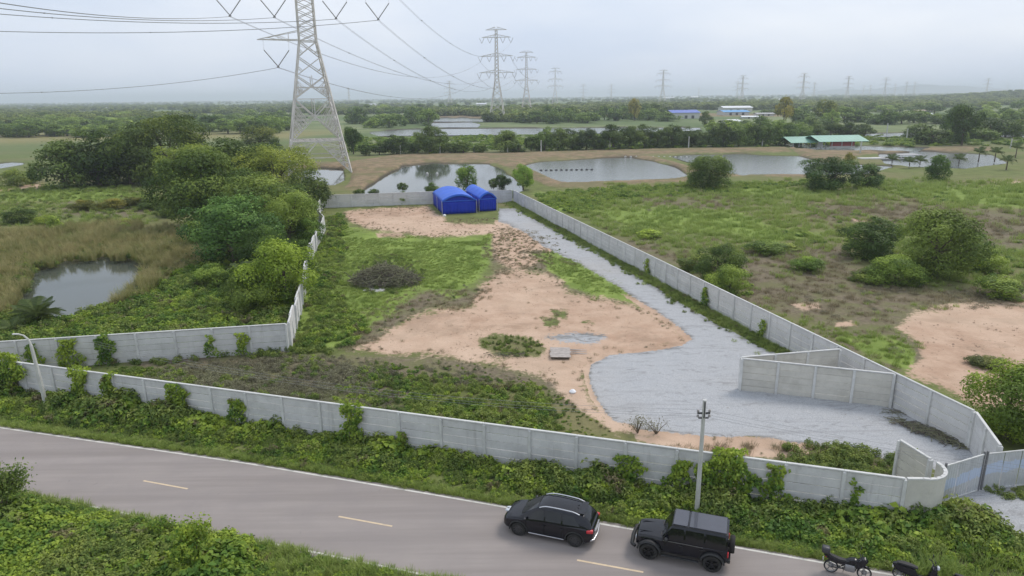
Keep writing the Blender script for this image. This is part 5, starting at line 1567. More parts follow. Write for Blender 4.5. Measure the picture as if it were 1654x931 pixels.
def tree(px, py, wpx, hpx, kind, col, label, group=None, cat='tree', detail='mid', v=None, name=None):
    g = G(px, py); s = zdepth(g) / FPX
    dep = math.atan2(CAM_H, g.length)
    w = wpx * s; h = max((hpx * s - .10 * w * math.sin(dep)) / math.cos(dep), .35 * w * .5)
    v = rnd.randrange(3) if v is None else v
    t = thing(name or ('bush' if kind == 'bush' and cat == 'bush' else 'tree'), (g.x, g.y + w * .22, -.03), label, cat, group, rnd.uniform(0, 6.28))
    t.scale = (w * 1.06, w * 1.06, h * 1.03)
    tr, cr = proto(detail, kind, v)
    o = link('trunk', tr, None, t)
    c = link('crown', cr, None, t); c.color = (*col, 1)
    return t
DK, MD, BL, YG, LT, OL, BR = (.62, .72, .62), (1.0, 1.05, .9), (.85, 1.12, 1.15), (1.5, 1.5, .7), (1.35, 1.45, 1.0), (1.15, 1.05, .8), (1.5, 1.1, .8)
# the dense trees at the left of the lot
TL = 'trees massed at the left of the lot'
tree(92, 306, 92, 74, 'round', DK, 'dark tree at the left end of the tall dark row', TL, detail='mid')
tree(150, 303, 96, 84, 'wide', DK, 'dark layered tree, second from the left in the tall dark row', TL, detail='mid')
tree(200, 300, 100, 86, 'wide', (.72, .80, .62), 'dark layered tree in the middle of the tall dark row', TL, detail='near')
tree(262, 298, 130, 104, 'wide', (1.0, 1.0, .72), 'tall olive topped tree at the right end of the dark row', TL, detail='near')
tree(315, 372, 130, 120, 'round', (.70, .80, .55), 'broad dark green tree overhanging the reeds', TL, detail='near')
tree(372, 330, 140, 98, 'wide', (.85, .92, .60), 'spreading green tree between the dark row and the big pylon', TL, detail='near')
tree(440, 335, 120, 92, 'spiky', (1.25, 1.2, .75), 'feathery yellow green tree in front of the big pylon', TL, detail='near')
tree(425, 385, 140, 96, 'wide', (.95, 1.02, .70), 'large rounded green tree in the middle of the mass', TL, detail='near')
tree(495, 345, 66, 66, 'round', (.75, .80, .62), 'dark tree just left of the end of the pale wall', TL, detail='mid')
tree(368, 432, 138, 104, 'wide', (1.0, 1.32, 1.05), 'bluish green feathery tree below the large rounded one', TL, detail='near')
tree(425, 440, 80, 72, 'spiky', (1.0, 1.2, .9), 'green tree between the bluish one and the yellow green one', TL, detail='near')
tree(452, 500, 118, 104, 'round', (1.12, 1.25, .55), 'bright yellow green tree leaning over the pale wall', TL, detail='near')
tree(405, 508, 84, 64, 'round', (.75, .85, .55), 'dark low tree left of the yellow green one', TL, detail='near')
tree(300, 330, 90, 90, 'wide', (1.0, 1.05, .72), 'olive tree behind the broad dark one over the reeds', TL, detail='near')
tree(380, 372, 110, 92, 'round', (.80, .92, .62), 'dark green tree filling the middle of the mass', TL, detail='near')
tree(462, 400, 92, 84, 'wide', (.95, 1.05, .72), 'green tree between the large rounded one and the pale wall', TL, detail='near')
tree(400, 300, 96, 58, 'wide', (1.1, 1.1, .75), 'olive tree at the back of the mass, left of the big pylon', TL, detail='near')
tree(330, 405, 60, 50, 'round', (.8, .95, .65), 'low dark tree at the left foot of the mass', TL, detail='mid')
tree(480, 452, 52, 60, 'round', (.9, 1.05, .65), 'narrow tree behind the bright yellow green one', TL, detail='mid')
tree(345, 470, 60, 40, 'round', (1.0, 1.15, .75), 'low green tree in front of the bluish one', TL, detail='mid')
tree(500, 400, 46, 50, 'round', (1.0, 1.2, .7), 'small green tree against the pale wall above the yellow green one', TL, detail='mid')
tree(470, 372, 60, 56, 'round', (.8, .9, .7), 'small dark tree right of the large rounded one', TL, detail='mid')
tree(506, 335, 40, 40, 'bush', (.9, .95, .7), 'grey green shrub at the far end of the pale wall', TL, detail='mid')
tree(415, 243, 54, 38, 'round', OL, 'round olive tree in the field left of the big pylon', detail='mid')
tree(570, 250, 28, 42, 'tall', (.8, 1.0, .7), 'dark narrow tree close to the right of the big pylon', detail='mid')
tree(445, 245, 22, 20, 'bush', DK, 'small dark bush at the foot of the big pylon', cat='bush', detail='far')
for i, (px, py, w_, h_, c) in enumerate([(18, 303, 40, 28, MD), (45, 298, 30, 20, MD), (70, 372, 34, 22, YG), (30, 362, 46, 26, MD), (85, 376, 24, 26, LT), (200, 368, 22, 14, YG), (215, 335, 36, 16, BR), (175, 340, 40, 18, BR), (130, 342, 36, 18, BR), (240, 340, 34, 20, MD), (195, 375, 30, 14, LT), (270, 352, 40, 26, DK)]):
    lab = ['small bush at the left edge by the pale pool', 'second small bush by the pale pool', 'yellow green bush at the reed edge', 'low bush at the left edge above the reeds', 'bright upright bush above the reeds', 'low bright shrub in the left meadow', 'brown thorny shrub, right one of three', 'brown thorny shrub, middle one of three', 'brown thorny shrub, left one of three', 'green shrub right of the brown ones', 'low pale shrub above the reeds', 'dark shrub under the big trees'][i]
    tree(px, py, w_, h_, 'bush', c, lab, 'bushes of the left meadow', 'bush', 'mid' if w_ > 30 else 'far')
# row behind the fish ponds
ROW = [(590, 252, 22, 18), (612, 251, 24, 20), (640, 250, 36, 30), (668, 247, 22, 16), (694, 249, 52, 42), (728, 248, 24, 16), (748, 248, 26, 18), (775, 247, 22, 14), (818, 247, 40, 34), (838, 247, 22, 14), (858, 245, 22, 22), (880, 244, 34, 36), (902, 244, 32, 34), (926, 243, 36, 32), (948, 243, 34, 32),
       (968, 242, 26, 18), (992, 242, 44, 38), (1018, 240, 32, 34), (1042, 240, 36, 36), (1064, 239, 30, 30), (1086, 239, 34, 34), (1108, 238, 36, 30), (1132, 238, 34, 26), (1152, 238, 26, 24), (1170, 238, 38, 40), (1196, 237, 40, 38), (1220, 236, 36, 34), (1246, 236, 42, 40), (1270, 235, 34, 34), (1296, 226, 34, 26), (1322, 224, 30, 22), (1345, 222, 30, 24), (1372, 222, 34, 24), (1400, 220, 30, 18)]
for i, (px, py, w_, h_) in enumerate(ROW):
    c = rnd.choice([DK, DK, (.75, .85, .75), (.85, 1.0, .85), (.7, .8, .7)])
    tree(px, py, w_ * 1.1, h_, rnd.choice(['round', 'round', 'tall', 'wide']), c, ordinal(i) + ' tree from the left in the dark row behind the fish ponds', 'trees in the row behind the fish ponds', detail='far' if w_ < 30 else 'mid')
# field and yard trees
tree(1148, 307, 74, 52, 'round', (.85, .95, .65), 'round dark tree on the pond bank in the middle right', detail='near')
tree(1120, 295, 14, 16, 'bush', DK, 'small dark shrub at the left of the round bank tree', cat='bush', detail='far')
tree(1346, 310, 84, 52, 'wide', (.62, .82, .68), 'broad dark bluish tree, left of the pair on the right pond bank', detail='near')
tree(1405, 306, 48, 38, 'round', (.62, .80, .66), 'smaller dark tree, right of the pair on the right pond bank', detail='mid')
tree(1372, 270, 18, 22, 'bush', BR, 'small reddish shrub behind the broad dark tree', cat='bush', detail='far')
tree(1518, 293, 36, 40, 'round', (.8, 1.05, .62), 'single upright green tree in the right field', detail='mid')
tree(1166, 458, 74, 60, 'round', (.85, .95, .72), 'dark green tree just outside the drive wall', detail='near')
tree(1181, 482, 64, 50, 'round', (1.2, 1.3, .8), 'brighter tree leaning over the drive wall', detail='near')
tree(1128, 438, 56, 26, 'bush', (1.1, 1.1, .8), 'low bush left of the trees outside the drive wall', cat='bush', detail='mid')
tree(1412, 420, 92, 62, 'round', (.80, .95, .68), 'left tree of the clump in the right field', 'clump of trees in the right field', detail='near')
tree(1527, 457, 122, 108, 'round', (.66, .76, .52), 'tallest tree of the clump in the right field', 'clump of trees in the right field', detail='near')
tree(1455, 464, 84, 46, 'bush', (1.15, 1.3, .75), 'bright bushy growth in front of the clump in the right field', 'clump of trees in the right field', 'bush', 'near')
tree(1410, 458, 60, 22, 'bush', (1.35, 1.3, .7), 'low yellow green shrub at the left foot of the clump', cat='bush', detail='mid')
tree(1592, 440, 70, 44, 'bush', (1.1, 1.2, .75), 'spreading shrub right of the tallest tree', cat='bush', detail='mid')
tree(1625, 486, 72, 36, 'bush', (1.2, 1.3, .8), 'bright shrub at the edge of the bare pink earth', cat='bush', detail='mid')
tree(1310, 441, 50, 24, 'bush', (1.5, 1.7, .8), 'small bright rounded bush alone in the brown grass', cat='bush', detail='mid')
tree(1243, 413, 62, 22, 'bush', (.9, 1.05, .7), 'low dark bush alone in the field, nearer the drive', cat='bush', detail='mid')
tree(1050, 386, 40, 14, 'bush', (1.4, 1.5, .8), 'low bright shrub beside the drive wall, below the green patch', cat='bush', detail='far')
tree(1275, 405, 36, 10, 'bush', (1.2, 1.2, .8), 'flat shrub behind the low dark bush', cat='bush', detail='far')
tree(1600, 596, 54, 16, 'bush', (.9, .8, .6), 'dry low shrub on the bare pink earth', cat='bush', detail='mid')
tree(1648, 722, 150, 116, 'round', (1.45, 1.5, .70), 'bushy yellow green tree rising behind the metal gate at the right edge', detail='near')
# young trees and shrubs about the tents
for px, py, w_, h_, k, c, lab in [(754, 312, 34, 42, 'round', (1.2, 1.4, .9), 'leafy young tree behind the two tents'), (797, 306, 17, 17, 'round', DK, 'small dark tree right of the tents, left one of two'), (813, 312, 24, 28, 'tall', (.6, .75, .6), 'small dark tree right of the tents, right one of two'),
                                  (845, 308, 34, 40, 'tall', (1.15, 1.4, .9), 'light green young tree at the top of the drive'), (803, 322, 20, 12, 'bush', DK, 'dark shrub at the head of the drive'), (650, 331, 22, 20, 'bush', (.8, .9, .7), 'dark shrub by the far wall, right one'), (601, 332, 20, 14, 'bush', (.9, 1.0, .7), 'dark shrub by the far wall, left one'),
                                  (650, 312, 16, 16, 'tall', DK, 'small tree above the dark shrub at the far wall'), (603, 318, 16, 12, 'tall', DK, 'slender tree at the far wall, left'), (580, 318, 18, 12, 'tall', MD, 'slender tree at the far wall, leftmost'), (698, 318, 22, 22, 'tall', (.7, .85, .7), 'bent slender tree left of the larger tent'), (845, 330, 18, 12, 'bush', MD, 'weedy shrub on the drive verge by the wall'), (826, 320, 20, 12, 'bush', DK, 'dark shrub at the corner of the drive wall')]:
    tree(px, py, w_, h_, k, c, lab, cat='bush' if k == 'bush' else 'tree', detail='far' if w_ < 20 else 'mid')
# middle distance, each tree on its own
def band(n, x0, x1, y0, y1, w0, w1, h0, h1, where, cols, name_group, seed):
    r = random.Random(seed)
    xs_ = sorted(x0 + (x1 - x0) * (i + r.uniform(.1, .9)) / n for i in range(n))
    for i, x in enumerate(xs_):
        w_ = r.uniform(w0, w1)
        tree(x, r.uniform(y0, y1) - (x - 827) * .008, w_, r.uniform(h0, h1), r.choice(['round', 'wide', 'bush', 'tall']), r.choice(cols), ordinal(i) + ' tree from the left ' + where, name_group, detail='far' if w_ > 24 else 'xfar', v=r.randrange(3))
C1 = [(.75, .9, .75), (.95, 1.1, .9), (1.1, 1.25, .95), (1.25, 1.35, 1.0), (.85, 1.0, .8)]
band(20, -20, 250, 213, 217, 26, 50, 14, 22, 'in the near line across the pale field at the left', C1, 'near line across the left field', 1)
band(14, 250, 470, 206, 214, 24, 46, 14, 24, 'between the dark row and the big pylon, beyond the field', C1, 'trees beyond the field by the big pylon', 2)
band(30, -20, 480, 198, 204, 24, 44, 12, 18, 'in the second line of the left distance', C1, 'second line of the left distance', 3)
band(24, -20, 480, 187, 193, 20, 40, 8, 13, 'in the third line of the left distance', C1, 'third line of the left distance', 4)
band(12, 560, 700, 196, 206, 22, 40, 14, 26, 'in the wooded patch right of the big pylon', C1, 'wooded patch right of the big pylon', 5)
band(16, 560, 850, 178, 188, 18, 34, 8, 14, 'in the far line around the second pylon', C1, 'far line around the second pylon', 6)
band(22, 830, 1090, 193, 202, 22, 38, 14, 24, 'in the line behind the thin strip of water', [DK, (.7, .85, .7), (.85, 1.0, .85)], 'line behind the thin strip of water', 7)
band(9, 1150, 1290, 212, 222, 24, 40, 14, 24, 'in the group behind the left green roof', C1, 'group behind the left green roof', 8)
band(24, 1280, 1660, 201, 209, 22, 40, 14, 24, 'in the line behind the green sheds', C1, 'line behind the green sheds', 9)
band(20, 1230, 1660, 184, 193, 20, 34, 10, 16, 'in the far line right of the factories', C1, 'far line right of the factories', 10)
band(9, 1480, 1660, 228, 240, 24, 46, 18, 34, 'in the thicket at the right edge beyond the ponds', [DK, (.7, .85, .65)], 'thicket at the right edge', 11)
tree(1141, 204, 20, 22, 'round', (.45, .5, .45), 'dark rounded tree standing alone beside the violet roofed factory', detail='far')
tree(1560, 236, 50, 62, 'tall', (.85, 1.0, .75), 'tall tree standing above the thicket at the right', detail='mid')
tree(1025, 196, 18, 34, 'tall', BR, 'tall brownish tree behind the thin strip of water', detail='far')
tree(1268, 200, 26, 40, 'tall', BR, 'tall thin crowned tree right of the bright blue factory', detail='far')
tree(1335, 200, 34, 36, 'round', OL, 'tall olive tree above the right green roof', detail='far')

# palms
def frond_mesh(seed, L=1.0, n=26, arch=.55):
    rng = np.random.default_rng(seed)
    V = []; Q = []; tn = []
    def rib(f): return np.array([L * (f - .18 * f * f), 0, arch * L * (f * .9 - 1.25 * f * f)])
    for i in range(n):
        f = .12 + .88 * i / (n - 1); p = rib(f)
        ll = L * .32 * math.sin(math.pi * min(1, f * .85 + .12)) + .03
        for s in (-1, 1):
            q = p + np.array([ll * .45, s * ll * .85, -ll * .35 + rng.uniform(-.02, .02)])
            w = .016 * L
            b = len(V)
            V += [p + [-w, 0, 0], p + [w, 0, .005], q + [w * .4, 0, 0], q + [-w * .4, 0, 0]]
            Q.append([b, b + 1, b + 2, b + 3]); tn += [rng.uniform(.2, .9)] * 4
    for i in range(8):
        a, c = rib(i / 8), rib((i + 1) / 8); b = len(V); w = .012 * L
        V += [a + [0, -w, 0], a + [0, w, 0], c + [0, w * .8, 0], c + [0, -w * .8, 0]]
        Q.append([b, b + 1, b + 2, b + 3]); tn += [.8] * 4
    return mesh_np('frond', np.array(V), np.array(Q), tn, L_PALM)
_fr = [frond_mesh(s, arch=a) for s, a in ((1, .35), (2, .6), (3, .85))]
def palm(px, py, wpx, trunk_px, label, nf=13, col=None):
    g = G(px, py); s = zdepth(g) / FPX
    t = thing('palm_tree', g, label, 'palm')
    th = max(trunk_px * s, .15); R_ = wpx * s * .55
    mb = MB(); mb.tube([(0, 0, -.1), (.05, .02, th * .5), (0, 0, th)], [.20, .15, .13], 7); mb.build('trunk', M_BARK, t, 50)
    for i in range(nf):
        o = link('frond', _fr[i % 3], None, t)
        o.location = (0, 0, th); o.scale = (R_, R_, R_)
        o.rotation_euler = (0, -[.9, .45, .1][i % 3] + rnd.uniform(-.12, .12), i * 2.4 + rnd.uniform(-.2, .2))
palm(62, 522, 84, 10, 'young coconut palm behind the wall at the left', 19)
palm(22, 540, 50, 8, 'yellowing young palm at the left edge behind the wall', 12)
palm(398, 468, 60, 26, 'palm with drooping fronds below the bluish green tree', 14)
palm(820, 246, 34, 16, 'dark palm in the row behind the pond with the tents', 12)
for px, py, lab in ((1440, 268, 'first small palm from the left on the right pond bank'), (1468, 272, 'second small palm on the right pond bank'), (1485, 270, 'third small palm on the right pond bank'), (1548, 268, 'small palm right of the upright green tree'), (1606, 262, 'dark palm near the right edge'), (1625, 275, 'bushy palm near the right edge'), (1640, 255, 'tall palm at the right edge'), (1580, 262, 'small palm between the upright tree and the right edge')):
    palm(px, py, 28, 9 if px < 1560 else 14, lab, 11)

# far woods: too many to count
def stuff_points(px0, px1, py0, py1, n, seed, keep=None):
    r = np.random.default_rng(seed)
    X = r.uniform(px0, px1, n); Y = r.uniform(py0, py1, n)
    P = np.array([G(x, y) for x, y in zip(X, Y - (X - 827) * .0116)])
    if keep is not None:
        k = keep(X, Y, P, r); P = P[k]
    return P

COLLS = {}
def collection(key, meshes, name):
    c = bpy.data.collections.new(key)
    for i, m in enumerate(meshes):
        o = bpy.data.objects.new(name, m); c.objects.link(o)
    COLLS[key] = (c, len(meshes))
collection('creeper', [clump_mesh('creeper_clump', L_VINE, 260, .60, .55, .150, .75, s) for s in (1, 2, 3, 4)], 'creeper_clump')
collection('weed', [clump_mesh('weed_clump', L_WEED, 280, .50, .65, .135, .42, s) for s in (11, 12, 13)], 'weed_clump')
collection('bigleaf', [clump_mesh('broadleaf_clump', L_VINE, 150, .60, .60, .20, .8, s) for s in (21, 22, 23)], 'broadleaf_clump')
collection('dull', [clump_mesh('dull_clump', L_DULL, 300, .60, .45, .10, .35, s) for s in (31, 32, 33)], 'dull_clump')
collection('grass', [tuft_mesh('grass_tuft', L_GRASS, 60, .30, .36, .020, s) for s in (41, 42, 43)], 'grass_tuft')
collection('reed', [tuft_mesh('reed_tuft', L_REED, 54, .42, 1.9, .035, s, .30, .25) for s in (51, 52, 53)], 'reed_tuft')
collection('dry', [tuft_mesh('dry_tuft', L_DRY, 48, .30, .30, .018, s, .7) for s in (61, 62)], 'dry_tuft')
collection('farwood', [proto('xfar', k, v)[1] for k in ('round', 'bush', 'wide') for v in (0, 1)], 'far_crown')
for o, c_ in zip(COLLS['farwood'][0].objects, ((.8, .95, .8), (1.1, 1.25, .95), (.95, 1.1, .9), (1.3, 1.4, 1.0), (.75, .9, .8), (1.2, 1.15, .85))): o.color = (*c_, 1)

def scatter(name, coll, P, scl, rot=None, label='', cat='weeds', seed=0, zscale=None):
    r = np.random.default_rng(seed)
    P = np.asarray(P, np.float32); n = len(P)
    if n == 0: return
    me = bpy.data.meshes.new(name)
    me.vertices.add(n); me.vertices.foreach_set('co', P.ravel())
    scl = np.broadcast_to(scl, (n,))
    S = np.stack([scl, scl, scl * (1 if zscale is None else zscale)], 1).astype(np.float32)
    Rr = np.stack([r.normal(0, .12, n), r.normal(0, .12, n), r.uniform(0, 6.28, n)], 1).astype(np.float32)
    for nm, arr in (('scl', S), ('rot', Rr)):
        a = me.attributes.new(nm, 'FLOAT_VECTOR', 'POINT'); a.data.foreach_set('vector', arr.ravel())
    c, k = COLLS[coll]
    a = me.attributes.new('idx', 'INT', 'POINT'); a.data.foreach_set('value', r.integers(0, k, n).astype(np.int32))
    ng = bpy.data.node_groups.new(name, 'GeometryNodeTree')
    ng.interface.new_socket('Geometry', in_out='INPUT', socket_type='NodeSocketGeometry')
    ng.interface.new_socket('Geometry', in_out='OUTPUT', socket_type='NodeSocketGeometry')
    gi, go = ng.nodes.new('NodeGroupInput'), ng.nodes.new('NodeGroupOutput')
    iop = ng.nodes.new('GeometryNodeInstanceOnPoints'); ci = ng.nodes.new('GeometryNodeCollectionInfo')
    ci.inputs['Collection'].default_value = c
    ci.inputs['Separate Children'].default_value = True
    ci.inputs['Reset Children'].default_value = True
    def attr(nm, typ):
        q = ng.nodes.new('GeometryNodeInputNamedAttribute'); q.data_type = typ; q.inputs['Name'].default_value = nm
        return q.outputs['Attribute']
    L = ng.links.new
    L(gi.outputs[0], iop.inputs['Points']); L(ci.outputs[0], iop.inputs['Instance'])
    iop.inputs['Pick Instance'].default_value = True
    L(attr('idx', 'INT'), iop.inputs['Instance Index'])
    L(attr('rot', 'FLOAT_VECTOR'), iop.inputs['Rotation']); L(attr('scl', 'FLOAT_VECTOR'), iop.inputs['Scale'])
    L(iop.outputs[0], go.inputs[0])
    o = bpy.data.objects.new(name, me); COL.objects.link(o)
    md = o.modifiers.new('scatter', 'NODES'); md.node_group = ng
    tag(o, label, cat, kind='stuff')
    return o

def in_poly(P, poly):
    px, py = proj(P[:, 0], P[:, 1])
    return sdist(px, py, poly)
POND_POLYS = list(POND.values())
def fill(poly, dens, seed, avoid=(), soft=6, world=None, fall=None):
    """points of even density on the ground inside a picture outline"""
    r = np.random.default_rng(seed)
    W = np.array([[*G(*p)[:2]] for p in poly])
    lo, hi = W.min(0), W.max(0)
    n = int((hi[0] - lo[0]) * (hi[1] - lo[1]) * dens)
    P = np.stack([r.uniform(lo[0], hi[0], n), r.uniform(lo[1], hi[1], n), np.zeros(n)], 1)
    if fall is not None:   # thin out with distance
        dd = np.hypot(P[:, 0], P[:, 1]); P = P[r.uniform(0, 1, n) < np.minimum(1, (fall / dd) ** 2)]
    px, py = proj(P[:, 0], P[:, 1])
    sd = sdist(px, py, poly) + soft * vnoise(P[:, 0] * .35, P[:, 1] * .35, seed) - soft * .3
    k = sd > 0
    for a, s_ in avoid:
        k &= (sdist(px, py, a) + s_ * vnoise(P[:, 0] * .5, P[:, 1] * .5, seed + 1)) < 0
    return P[k]
def fade(P, poly, w=26, lo=.3):
    px, py = proj(P[:, 0], P[:, 1])
    return np.clip(lo + (sdist(px, py, poly) + 5 * vnoise(P[:, 0] * .6, P[:, 1] * .6, 3)) / w, lo, 1)
def sizes(P, lo, hi, seed, freq=.25):
    r = np.random.default_rng(seed)
    f = .5 + .5 * vnoise(P[:, 0] * freq + 7, P[:, 1] * freq, seed)
    return lo + (hi - lo) * np.clip(.65 * f + .35 * r.uniform(0, 1, len(P)), 0, 1)

# far woods
def keep_far(X, Y, P, r):
    nz = vnoise(P[:, 0] * .0045, P[:, 1] * .0028, 3) + .5 * vnoise(P[:, 0] * .02, P[:, 1] * .013, 4)
    thr = np.interp(Y, [157, 161, 168, 180, 196], [-.9, -.4, .02, .22, .40])
    bad = np.zeros(len(X), bool)
    for q in POND_POLYS:
        qa = np.asarray(q)
        if qa[:, 1].max() < 225:
            px, py = proj(P[:, 0], P[:, 1]); bad |= sdist(px, py, q) > -3
    return (nz > thr) & ~bad
P = stuff_points(-500, 2150, 158.6, 198, 26000, 5, keep_far)
dist = np.hypot(P[:, 0], P[:, 1])
scatter('distant_woods', 'farwood', P, 7 + 6 * np.random.default_rng(2).uniform(0, 1, len(P)) + dist * .0012, label='hazy mass of trees covering the plain to the horizon', cat='woods', seed=1, zscale=.62)

# wooded rise at the right horizon and the pale hills behind it
def ridge(name, cx, cy, rx, ry, h, label, col, seed):
    mb = MB(); n, m = 60, 10; vs = []
    for j in range(m + 1):
        for i in range(n + 1):
            u, v = i / n * 2 - 1, j / m * 2 - 1
            z = h * max(0, (1 - u * u)) ** .8 * max(0, (1 - v * v)) * (1 + .25 * math.sin(u * 7 + seed) + .12 * math.sin(u * 19 + seed * 2)) - .5
            vs.append((cx + u * rx, cy + v * ry, z))
    mb.add(vs, [(j * (n + 1) + i, j * (n + 1) + i + 1, (j + 1) * (n + 1) + i + 1, (j + 1) * (n + 1) + i) for j in range(m) for i in range(n)])
    o = mb.build(name, col, None, 60); tag(o, label, 'hill', kind='structure')
M_HILL = plain('wooded_hill', (0.05, 0.075, 0.04), 0.9, var=0.3, scale=0.01)
ridge('hills', 5200, 9000, 1500, 900, 88, 'faint pale hills on the right horizon', M_HILL, 1)
ridge('hills', 9200, 10500, 3000, 900, 80, 'faint pale hills beyond the right edge of the horizon', M_HILL, 3)
r = np.random.default_rng(8)
X = r.uniform(1350, 2300, 2600); D = r.uniform(1500, 2100, 2600)
Xw = (X - 827) / FPX * D * 1.03
bump_h = 14 * np.clip((X - 1440) / 160, 0, 1)
mb = MB(); vs = []
for j in range(9):
    for i in range(40):
        x = 1380 + (2500 - 1380) * i / 39; dd_ = 1450 + 700 * j / 8
        vs.append(((x - 827) / FPX * dd_ * 1.03, dd_, 14 * min(1, max(0, (x - 1440) / 160)) * math.sin(math.pi * j / 8) - .6))
mb.add(vs, [(j * 40 + i, j * 40 + i + 1, (j + 1) * 40 + i + 1, (j + 1) * 40 + i) for j in range(8) for i in range(39)])
o = mb.build('hills', M_HILL, None, 60); tag(o, 'low wooded rise at the right edge of the horizon', 'hill', kind='structure')
zz = bump_h * np.sin(np.pi * np.clip((D - 1450) / 700, 0, 1)) - .6
scatter('rise_woods', 'farwood', np.stack([Xw, D, zz], 1), 9 + 7 * r.uniform(0, 1, len(D)), label='dark woods covering the low rise at the right horizon', cat='woods', seed=3, zscale=.75)

# ------------------------------------------------------------------ weeds, grass and creepers
wall_y = lambda x: FW0[1] + (FW1[1] - FW0[1]) / (FW1[0] - FW0[0]) * (x - FW0[0])
r = np.random.default_rng(21)
n = 3300
X = r.uniform(-50, 27, n)
yr = np.array([lerp_line(UP, x) for x in X]) + .45
yw = np.where(X < 19, wall_y(X) - .25, 30.2 - 1.05 * (X - 19) * .0 + np.where(X > 19, .2, 0))
yw = np.where(X > 21.5, 29.6 - (X - 21.5) * .75, yw)
f = r.uniform(0, 1, n)
Yv = yr + (yw - yr) * f
P = np.stack([X, Yv, np.zeros(n)], 1)
ok = (yw > yr)
P, f = P[ok], f[ok]
nz = .5 + .5 * vnoise(P[:, 0] * .35, P[:, 1] * .35, 31)
big = .5 + .5 * vnoise(P[:, 0] * .12 + 3, P[:, 1] * .12, 32)
hgt = (.75 + .5 * vnoise(P[:, 0] * .9, P[:, 1] * .9, 35)) * (.45 + 1.45 * np.clip(f * 1.8 - .15, 0, 1) * (.35 + .9 * nz) * (.65 + .6 * big))
k = r.uniform(0, 1, len(P)) 
species = vnoise(P[:, 0] * .16, P[:, 1] * .3, 33) + .3 * r.normal(size=len(P))
a = (species > .05); b = (species <= .05) & (species > -.35); c = species <= -.35
scatter('roadside_creepers', 'creeper', P[a], hgt[a], label='tangled green creepers between the road and the long grey wall', cat='creepers', seed=5)
scatter('roadside_weeds', 'weed', P[b], hgt[b] * 1.05, label='fine leaved weeds mixed into the roadside growth', cat='weeds', seed=6, zscale=1.1)
scatter('roadside_broadleaf_weeds', 'bigleaf', P[c], hgt[c] * .85, label='broad leaved weeds mixed into the roadside growth', cat='weeds', seed=7)
# low grass at the road edge
n = 2600; X = r.uniform(-50, 27, n); Y_ = np.array([lerp_line(UP, x) for x in X]) + .28 + np.abs(r.normal(0, .35, n))
scatter('verge_grass', 'grass', np.stack([X, Y_, np.zeros(n)], 1), r.uniform(.35, .8, n), label='short grass along the far edge of the road', cat='grass', seed=8)
# near side of the road
n = 5200; X = r.uniform(-34, 6, n); Y_ = LO_(X) - .35 - np.abs(r.uniform(0, 1, n)) * 11
P = np.stack([X, Y_, np.zeros(n)], 1); px, py = proj(X, Y_); 
dedge = LO_(X) - Y_
lush_ = np.clip((430 - px) / 200, 0, 1)
hump = np.exp(-(((X + 13.4) / 1.1) ** 2 + ((Y_ - 26.2) / 2.6) ** 2))
hh = (.42 + .72 * lush_ * np.clip(dedge / 2.0, .2, 1)) * (.7 + .6 * (.5 + .5 * vnoise(X * .4, Y_ * .4, 41))) + 1.0 * hump
keep = (Y_ > 12) & (r.uniform(0, 1, n) < .45 + .55 * lush_)
P, hh, px = P[keep], hh[keep], px[keep]
species = vnoise(P[:, 0] * .3, P[:, 1] * .3, 43) + .35 * r.normal(size=len(P))
a = species > -.1
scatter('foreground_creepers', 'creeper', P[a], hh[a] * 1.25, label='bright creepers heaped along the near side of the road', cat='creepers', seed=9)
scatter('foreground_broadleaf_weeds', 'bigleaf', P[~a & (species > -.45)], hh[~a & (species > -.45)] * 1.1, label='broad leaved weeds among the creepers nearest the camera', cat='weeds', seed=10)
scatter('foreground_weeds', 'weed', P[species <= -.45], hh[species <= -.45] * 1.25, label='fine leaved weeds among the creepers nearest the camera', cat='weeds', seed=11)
n = 3000; X = r.uniform(-30, 8, n); Y_ = LO_(X) - .15 - np.abs(r.uniform(0, 1, n)) ** 1.5 * 8
scatter('foreground_grass', 'grass', np.stack([X, Y_, np.zeros(n)], 1), r.uniform(.5, 1.1, n), label='grass on the bank at the near edge of the road', cat='grass', seed=12)

# creepers outside the left wall, round the small pond
pl = [(-80, 592), (0, 590), (110, 580), (240, 570), (452, 552), (480, 470), (400, 440), (340, 420), (290, 440), (225, 480), (180, 500), (110, 512), (30, 510), (-80, 515)]
P = fill(pl, 2.6, 51)
s_ = sizes(P, .9, 1.9, 52)
k = np.random.default_rng(53).uniform(0, 1, len(P)) < .7
scatter('bank_creepers', 'creeper', P[k], s_[k], label='mounded bright creepers between the small pond and the left wall', cat='creepers', seed=13)
scatter('bank_weeds', 'weed', P[~k], s_[~k] * 1.1, label='upright weeds between the small pond and the left wall', cat='weeds', seed=14)
# reeds
pl = [(-120, 378), (150, 366), (300, 368), (335, 395), (330, 425), (290, 445), (240, 480), (190, 500), (120, 515), (60, 512), (-120, 530)]
P = fill(pl, 2.6, 61, avoid=[([(x_, y_ + (15 if y_ > 460 else 0)) for x_, y_ in POND['near']], 6)])
kr = np.random.default_rng(65).uniform(0, 1, len(P)) < .07 + .12 * (vnoise(P[:, 0] * .2, P[:, 1] * .2, 66) > .2)
scatter('marsh_weeds', 'weed', P[kr], sizes(P[kr], .9, 2.0, 67), label='green weeds standing among the reeds of the left marsh', cat='weeds', seed=70)
P = P[~kr]
scatter('reeds', 'reed', P, sizes(P, .40, 1.0, 62, .22), label='tall brown green reeds round the small pond at the left', cat='reeds', seed=15)
